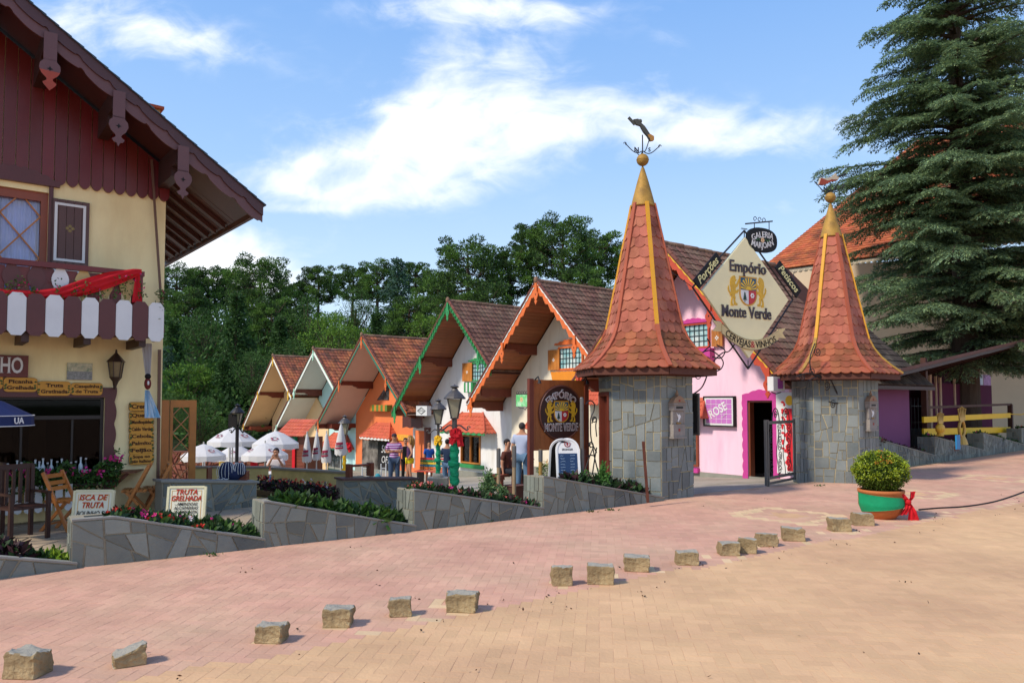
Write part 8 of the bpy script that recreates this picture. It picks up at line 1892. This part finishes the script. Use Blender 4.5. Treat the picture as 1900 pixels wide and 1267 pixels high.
mb = MB(); rg = random.Random(99); BX = [mat('box_leaf', '#8a9a1c', .5, .15, 2, 0, island=.35, trans=.25), mat('box_leaf_dark', '#4a5f14', .6, .15, 2, 0, island=.35, trans=.15), mat('box_leaf_orange', '#a8661c', .6, .15, 2, 0, island=.3)]
for k in range(15000):
    a = rg.uniform(0, 2*pi); z = rg.uniform(-1, 1); q = sqrt(1-z*z); lump = 1+.05*sin(a*7+z*5)+.05*sin(a*3-z*9)+.03*sin(z*23+a*11)
    rr = (rg.random()**.22)*lump; x, y, zz = q*cos(a)*rr*.415, q*sin(a)*rr*.415, z*rr*.325
    mi = 0 if (rr > .93 and z > -.35) else 1
    if z > .45 and -.6 < cos(a) < .2 and sin(a) < 0 and rr > .9 and rg.random() < .25: mi = 2
    leafquad(mb, (x, y, zz+.74), .026, rg, mi, 1.25)
mb.tube([(0,0,.35),(.02,0,.6)], .04, 8, 1); bx = mb.raw('boxwood_shrub', BX, None); bx.location = p; tag(bx, 'clipped round yellow green boxwood ball growing in the terracotta pot', 'shrub')
t = None
cb = MB(); pts = [pg(1705, 947), pg(1740, 944), pg(1790, 941), pg(1840, 933), pg(1880, 921), pg(1930, 902)]; sm = []
for i in range(41):
    u = i/40*(len(pts)-1); j = min(int(u), len(pts)-2); f_ = u-j; p0, p1, p2, p3 = pts[max(0,j-1)], pts[j], pts[j+1], pts[min(len(pts)-1,j+2)]
    sm.append((p1*2+(p2-p0)*f_+(p0*2-p1*5+p2*4-p3)*f_*f_+(p1*3-p0-p2*3+p3)*f_**3)*.5+Vector((0,0,.018)))
cb.tube(sm, .013, 6); tag(cb.build('black_cable', mat('rubber', '#1e1c1c', .7), None), 'black cable lying on the pavement right of the flower pot', 'cable')
# fallen leaves and grit
mb = MB(); rg = random.Random(8)
for k in range(150):
    y = rg.uniform(4, 16); x = edge_x(y)+rg.gauss(0, .5) if k < 90 else rg.uniform(-.6, .6)*y
    if y > wall_t(x)-.1: continue
    for j in range(rg.choice((1,1,2,3))): leafquad(mb, (x+rg.gauss(0,.03), y+rg.gauss(0,.03), .012+rg.random()*.006), rg.uniform(.012,.03), rg, rg.choice((0,1)), 1.4, 0)
o = mb.raw('leaf_litter', [mat('litter', '#5b3d28', .9, .3, 5, 0), mat('litter_dark', '#3a2f26', .9)], None); tag(o, 'scattered dry leaf crumbs and grit on the paving', 'litter', kind='stuff')
mb = MB()
for (px, py) in ((1100,950),(1130,947),(400,1031),(900,968),(1590,890),(1520,902),(1210,925)):
    q_ = pg(px, py)
    for k in range(22): leafquad(mb, (q_.x+rg.gauss(0,.06), q_.y+rg.gauss(0,.02)-.02, .01), .03, rg, 0, 1.5, .8)
o = mb.raw('weeds', [LEAF], None); tag(o, 'small green weeds growing along the foot of the slate walls', 'weeds', kind='stuff')
# ============================================================= people
def skin_obj(name, chains, m, parent, sub=2, root=0):
    """chains: list of [(pos, radius), ...]; equal positions join"""
    idx = {}; vs = []; rs = []; es = []
    for ch in chains:
        prev = None
        for p, r in ch:
            k = (round(p[0], 4), round(p[1], 4), round(p[2], 4))
            if k not in idx: idx[k] = len(vs); vs.append(p); rs.append(r)
            if prev is not None and prev != idx[k]: es.append((prev, idx[k]))
            prev = idx[k]
    me = bpy.data.meshes.new(name); me.from_pydata([tuple(v) for v in vs], es, []); o = bpy.data.objects.new(name, me); COL.objects.link(o); o.parent = parent
    md = o.modifiers.new('s', 'SKIN'); sv = me.skin_vertices[0].data
    for i, r in enumerate(rs): sv[i].radius = r if hasattr(r, '__len__') else (r, r); sv[i].use_root = (i == root)
    md.use_smooth_shade = True; sb = o.modifiers.new('b', 'SUBSURF'); sb.levels = sub; sb.render_levels = sub; me.materials.append(m); return o
def person(loc, rz, H, label, top, bottom, hair, arms='down', bottom_kind='long', top_kind='sleeve', long_hair=False, cap=None, shoe='#3a3230', build=1.0, seated=False, skin=SKIN, walk=0.0, group=None):
    t = thing('person', label, 'person', loc, rz, group); s = H/1.75; B = build*s
    hip = .93*s; sh = 1.43*s; nk = 1.50*s; hd = 1.64*s
    hy = 0.0; V_ = Vector
    pel = V_((0,0,hip)); sp = V_((0,.0,hip+.22*s)); ch = V_((0,.0,sh-.10*s)); ne = V_((0,.01,nk)); h0 = V_((0,-.005*s,hd-.05*s)); h1 = V_((0,-.01*s,hd+.03*s)); h2 = V_((0,0,hd+.07*s))
    chains = [[(pel,(.13*B,.10*B)),(sp,(.115*B,.09*B)),(ch,(.145*B,.10*B)),(ne,.052*s),(h0,(.066*s,.078*s)),(h1,(.075*s,.088*s)),(h2,(.055*s,.065*s))]]
    chains.append([(h0,(.066*s,.078*s)),(h0+V_((0,-.088*s,.012*s)),.014*s)])        # nose
    ja = {}
    for sg in (-1, 1):
        S = V_((sg*.17*B,0,sh-.04*s)); 
        k = arms if isinstance(arms, str) else arms[0 if sg < 0 else 1]
        if k == 'down': E, Wr = V_((sg*.22*B,.02,sh-.31*s)), V_((sg*.23*B,-.03,sh-.56*s)); hdr = V_((0,-.02,-1))
        elif k == 'hip': E, Wr = V_((sg*.33*B,.04,sh-.28*s)), V_((sg*.20*B,-.05,sh-.44*s)); hdr = V_((-sg*.6,-.3,-.5))
        elif k == 'chest': E, Wr = V_((sg*.23*B,.0,sh-.30*s)), V_((sg*.06*B,-.20,sh-.22*s)); hdr = V_((-sg*.6,-.3,.3))
        elif k == 'face': E, Wr = V_((sg*.24*B,-.06,sh-.24*s)), V_((sg*.09*B,-.22,sh+.04*s)); hdr = V_((-sg*.4,-.2,.7))
        elif k == 'cross': E, Wr = V_((sg*.24*B,.0,sh-.30*s)), V_((-sg*.05*B,-.17,sh-.24*s)); hdr = V_((-sg,-.1,.1))
        hdr.normalize(); Pm = Wr+hdr*.05*s; side = hdr.cross(V_((0,-1,.2))).normalized()
        chains.append([(ch,(.145*B,.10*B)),(S,.058*B),(E,.042*B),(Wr,.027*s),(Pm,(.034*s,.020*s))])
        for q, (off, L_) in enumerate(((-.028,.075),(-.010,.085),(.010,.080),(.027,.065))):
            b0 = Pm+hdr*.025*s+side*off*s; m_ = b0+hdr*L_*.5*s+V_((0,-.006,0))*s; e_ = b0+hdr*L_*s+V_((0,-.022,0))*s; chains.append([(Pm,(.034*s,.020*s)),(b0,.010*s),(m_,.009*s),(e_,.0075*s)])
        b0 = Pm-hdr*.02*s+side*(-sg)*.032*s; chains.append([(Pm,(.034*s,.020*s)),(b0,.012*s),(b0+(hdr*.04+side*(-sg)*.02)*s,.009*s)])
        ja[sg] = (S, E, Wr)
        if seated: Hj, K, An = V_((sg*.10*B,0,hip-.02*s)), V_((sg*.13*B,-.44*s,hip-.0*s)), V_((sg*.14*B,-.46*s,hip-.42*s))
        else: st_ = walk*sg; Hj, K, An = V_((sg*.095*B,0,hip-.05*s)), V_((sg*.10*B,-.03+st_*.10,.50*s)), V_((sg*.11*B,.02+st_*.18,.085*s))
        Tt = An+V_((0,-.14*s,-.055*s)); chains.append([(pel,(.13*B,.10*B)),(Hj,.088*B),(K,.058*B),(An,.038*s),(Tt,(.038*s,.022*s))]); ja[('l',sg)] = (Hj, K, An, Tt)
    skin_obj('body', chains, skin, t)
    g = 1.13; c2 = [[(pel+V_((0,0,-.05 if top_kind != 'none' else .02)),(.142*B*g,.12*B*g)),(pel+V_((0,0,.06)),(.14*B*g,.115*B*g)),(sp,(.128*B*g,.108*B*g)),(ch,(.152*B*g,.115*B*g)),(ch+V_((0,0,.095*s)),(.085*s,.07*s))]]
    if top_kind == 'sleeve':
        for sg in (-1, 1): S, E, Wr = ja[sg]; c2.append([(ch,(.152*B*g,.115*B*g)),(S,.075*B),(S.lerp(E,.72),.068*B)])
    elif top_kind == 'long':
        for sg in (-1, 1): S, E, Wr = ja[sg]; c2.append([(ch,(.152*B*g,.115*B*g)),(S,.075*B),(E,.055*B),(E.lerp(Wr,.9),.042*B)])
    skin_obj('shirt', c2, top, t)
    c3 = []; pe = pel+V_((0,0,.0))
    for sg in (-1, 1):
        Hj, K, An, Tt = ja[('l',sg)]; ch3 = [(pe,(.148*B,.122*B)),(Hj,.108*B)]
        if bottom_kind == 'long': ch3 += [(K,.078*B),(An+V_((0,0,.02*s)),.062*B)]
        elif bottom_kind == 'knee': ch3 += [(Hj.lerp(K,1.0),.085*B),(K.lerp(An,.12),.082*B)]
        else: ch3 += [(Hj.lerp(K,.42),.098*B)]
        c3.append(ch3)
    skin_obj('shorts' if bottom_kind != 'long' else 'trousers', c3, bottom, t)
    for sg in (-1, 1):
        Hj, K, An, Tt = ja[('l',sg)]; mb = MB(); c = An.lerp(Tt,.5)+V_((0,0,-.02*s)); mb.ball(c, (.052*s,.14*s,.05*s), 12, 8); mb.build('shoe', mat('shoe_'+shoe, shoe, .6), t, smooth=True)
    mb = MB(); rg = random.Random(int(H*1000)); mb.ball((0,.018*s,hd+.035*s), (.084*s,.098*s,.095*s), 16, 12)
    mb.v = [(x, y, z) if not (y < -.035*s and z < hd+.055*s) else (x*.9, -.03*s, max(z, hd+.03*s)) for x, y, z in mb.v]
    if long_hair:
        mb.tube([(0,.06*s,hd+.06*s),(0,.085*s,hd-.05*s),(0,.09*s,hd-.20*s),(.02,.10*s,hd-.34*s)], [.07*s,.09*s,.085*s,.03*s], 12)
        for sg in (-1, 1): mb.tube([(sg*.06*s,.02,hd+.05*s),(sg*.085*s,.02,hd-.08*s),(sg*.09*s,.01,hd-.24*s)], [.03*s,.04*s,.015*s], 8)
    mb.build('hair', hair, t, smooth=True)
    if cap: mb = MB(); mb.ball((0,.01*s,hd+.06*s), (.092*s,.10*s,.075*s), 16, 10); mb.ball((0,-.11*s,hd+.055*s), (.06*s,.06*s,.010*s), 12, 6); mb.build('cap', cap, t, smooth=True)
    mb = MB()
    for sg in (-1, 1): mb.ball((sg*.030*s, -.083*s, hd+.005*s), (.011*s,.006*s,.007*s), 8, 6, 0); mb.ball((sg*.030*s, -.088*s, hd+.026*s), (.016*s,.005*s,.004*s), 8, 4, 0)
    mb.ball((0,-.082*s,hd-.062*s), (.022*s,.008*s,.006*s), 8, 5, 1); mb.build('face_features', [BLACK, mat('lips', '#8c4a42', .6)], t)
    for sg in (-1, 1): mb = MB(); mb.ball((sg*.078*s, .005*s, hd-.005*s), (.012*s,.02*s,.028*s), 8, 6); mb.build('ear', skin, t, smooth=True)
    return t
def stripes(name, a, b, sc):
    m = bpy.data.materials.new(name); m.use_nodes = True; nt_ = m.node_tree; n = nt_.nodes.new; l = nt_.links.new; P = nt_.nodes['Principled BSDF']
    tc_ = n('ShaderNodeTexCoord'); sp_ = n('ShaderNodeSeparateXYZ'); l(tc_.outputs['Object'], sp_.inputs[0]); x = n('ShaderNodeMath'); x.operation = 'MULTIPLY'; l(sp_.outputs[2], x.inputs[0]); x.inputs[1].default_value = sc
    f = n('ShaderNodeMath'); f.operation = 'FRACT'; l(x.outputs[0], f.inputs[0]); g = n('ShaderNodeMath'); g.operation = 'GREATER_THAN'; l(f.outputs[0], g.inputs[0]); g.inputs[1].default_value = .62
    mx_ = n('ShaderNodeMix'); mx_.data_type = 'RGBA'; l(g.outputs[0], mx_.inputs[0]); mx_.inputs[6].default_value = (*lin(a), 1); mx_.inputs[7].default_value = (*lin(b), 1); l(mx_.outputs[2], P.inputs['Base Color']); P.inputs['Roughness'].default_value = .8; return m
HB = mat('hair_dark', '#241a16', .7, .2, 10, .4, 60); HBL = mat('hair_blond', '#9a6f35', .6, .25, 10, .4, 60); JEAN = mat('denim', '#3d4f68', .8, .15, 4, .3, 40); JEANL = mat('denim_light', '#56718a', .8, .15, 4, .3, 40)
def at(px, pyfoot, D): p = W(px, pyfoot, D); return (p.x, p.y, gz(p.x, p.y))
p = at(731, 884, 25.0); person(p, radians(15), 1.0*0+1.72, 'man in purple and white striped polo and grey jeans standing by the orange shop', stripes('polo_stripes', '#8d2a86', '#d9cfe0', 13), JEAN, HB, arms='cross', cap=mat('cap_dark', '#3a2b33', .8), build=1.12)
p = at(760, 884, 24.6); person(p, radians(-75), 1.62, 'blond woman in dark tank top and yellow shorts beside the striped shirt man', mat('tank_top', '#3a2f5a', .8, .3, 5, .1, col2='#6a3044', c2scale=5), mat('yellow_shorts', '#dfc81c', .75, .08, 5, .2), HBL, arms=('down','hip'), bottom_kind='short', top_kind='none', long_hair=True, build=.95, walk=.3)
p = at(752, 882, 26.2); person(p, radians(20), 1.60, 'dark haired person in black standing mostly behind the blond woman', BLACK, BLACK, HB, arms='down', build=.9)
p = at(796, 884, 25.2); person(p, radians(25), 1.42, 'boy in blue T-shirt behind the rainbow bench', mat('blue_shirt', '#1d4f9e', .8, .08, 4, .2), mat('dark_shorts', '#2c2c34', .8), HB, arms='down', bottom_kind='knee', build=.95)
p = at(830, 893, 20.0); person(p, radians(170), 1.36, 'boy in navy T-shirt and light denim shorts seen from behind by the lamps', mat('navy_shirt', '#1f2f48', .8, .08, 4, .2), JEANL, HB, arms='chest', bottom_kind='knee', build=1.0)
p = at(969, 900, 18.6); person(p, radians(158), 1.68, 'grey haired man in pale blue polo and jeans seen from behind near the painted sign', mat('pale_polo', '#a9b1c6', .8, .06, 4, .2), JEANL, mat('hair_grey', '#3b3532', .8, .2, 10, .4, 60), arms=('down','down'), build=1.18)
p = at(938, 893, 18.9); q = Vector(p)+Vector((.05,.2,0)); person((q.x, q.y, gz(q.x, q.y)-.42), radians(55), 1.70, 'seated person in dark trousers and white shoes partly behind the posts', mat('brown_shirt', '#5c2f22', .8), mat('black_trousers', '#22242c', .8), HB, arms='down', seated=True, shoe='#c9c4bd')
mb = MB(); t = thing('stone_bench', 'plain bench under the seated person in dark trousers', 'bench', (q.x, q.y+.05, gz(q.x, q.y)), radians(55)); mb.box(-.6,.6,-.2,.2,.36,.42); mb.build('seat', BROWN, t)
for s_ in (-.45,.45): mb = MB(); mb.box(s_-.05,s_+.05,-.16,.16,-.1,.359); mb.build('leg', BROWN, t)
p = at(512, 872, 21.0); person((p[0], p[1], p[2]-.36), radians(10), 1.72, 'man in white T-shirt seated under the front umbrella, hands at his face', mat('white_shirt', '#cfc6c4', .8), JEAN, HB, arms='face', seated=True)
t = thing('plastic_seat', 'white seat under the man below the front umbrella', 'chair', (p[0], p[1]+.05, p[2])); mb = MB(); mb.box(-.24,.24,-.22,.22,.40,.44); mb.build('seat', WHITE, t)
for x, y in ((-.2,-.18),(.2,-.18),(-.2,.18),(.2,.18)): mb = MB(); mb.bar((x,y,0),(x,y,.40), .03); mb.build('leg', WHITE, t)
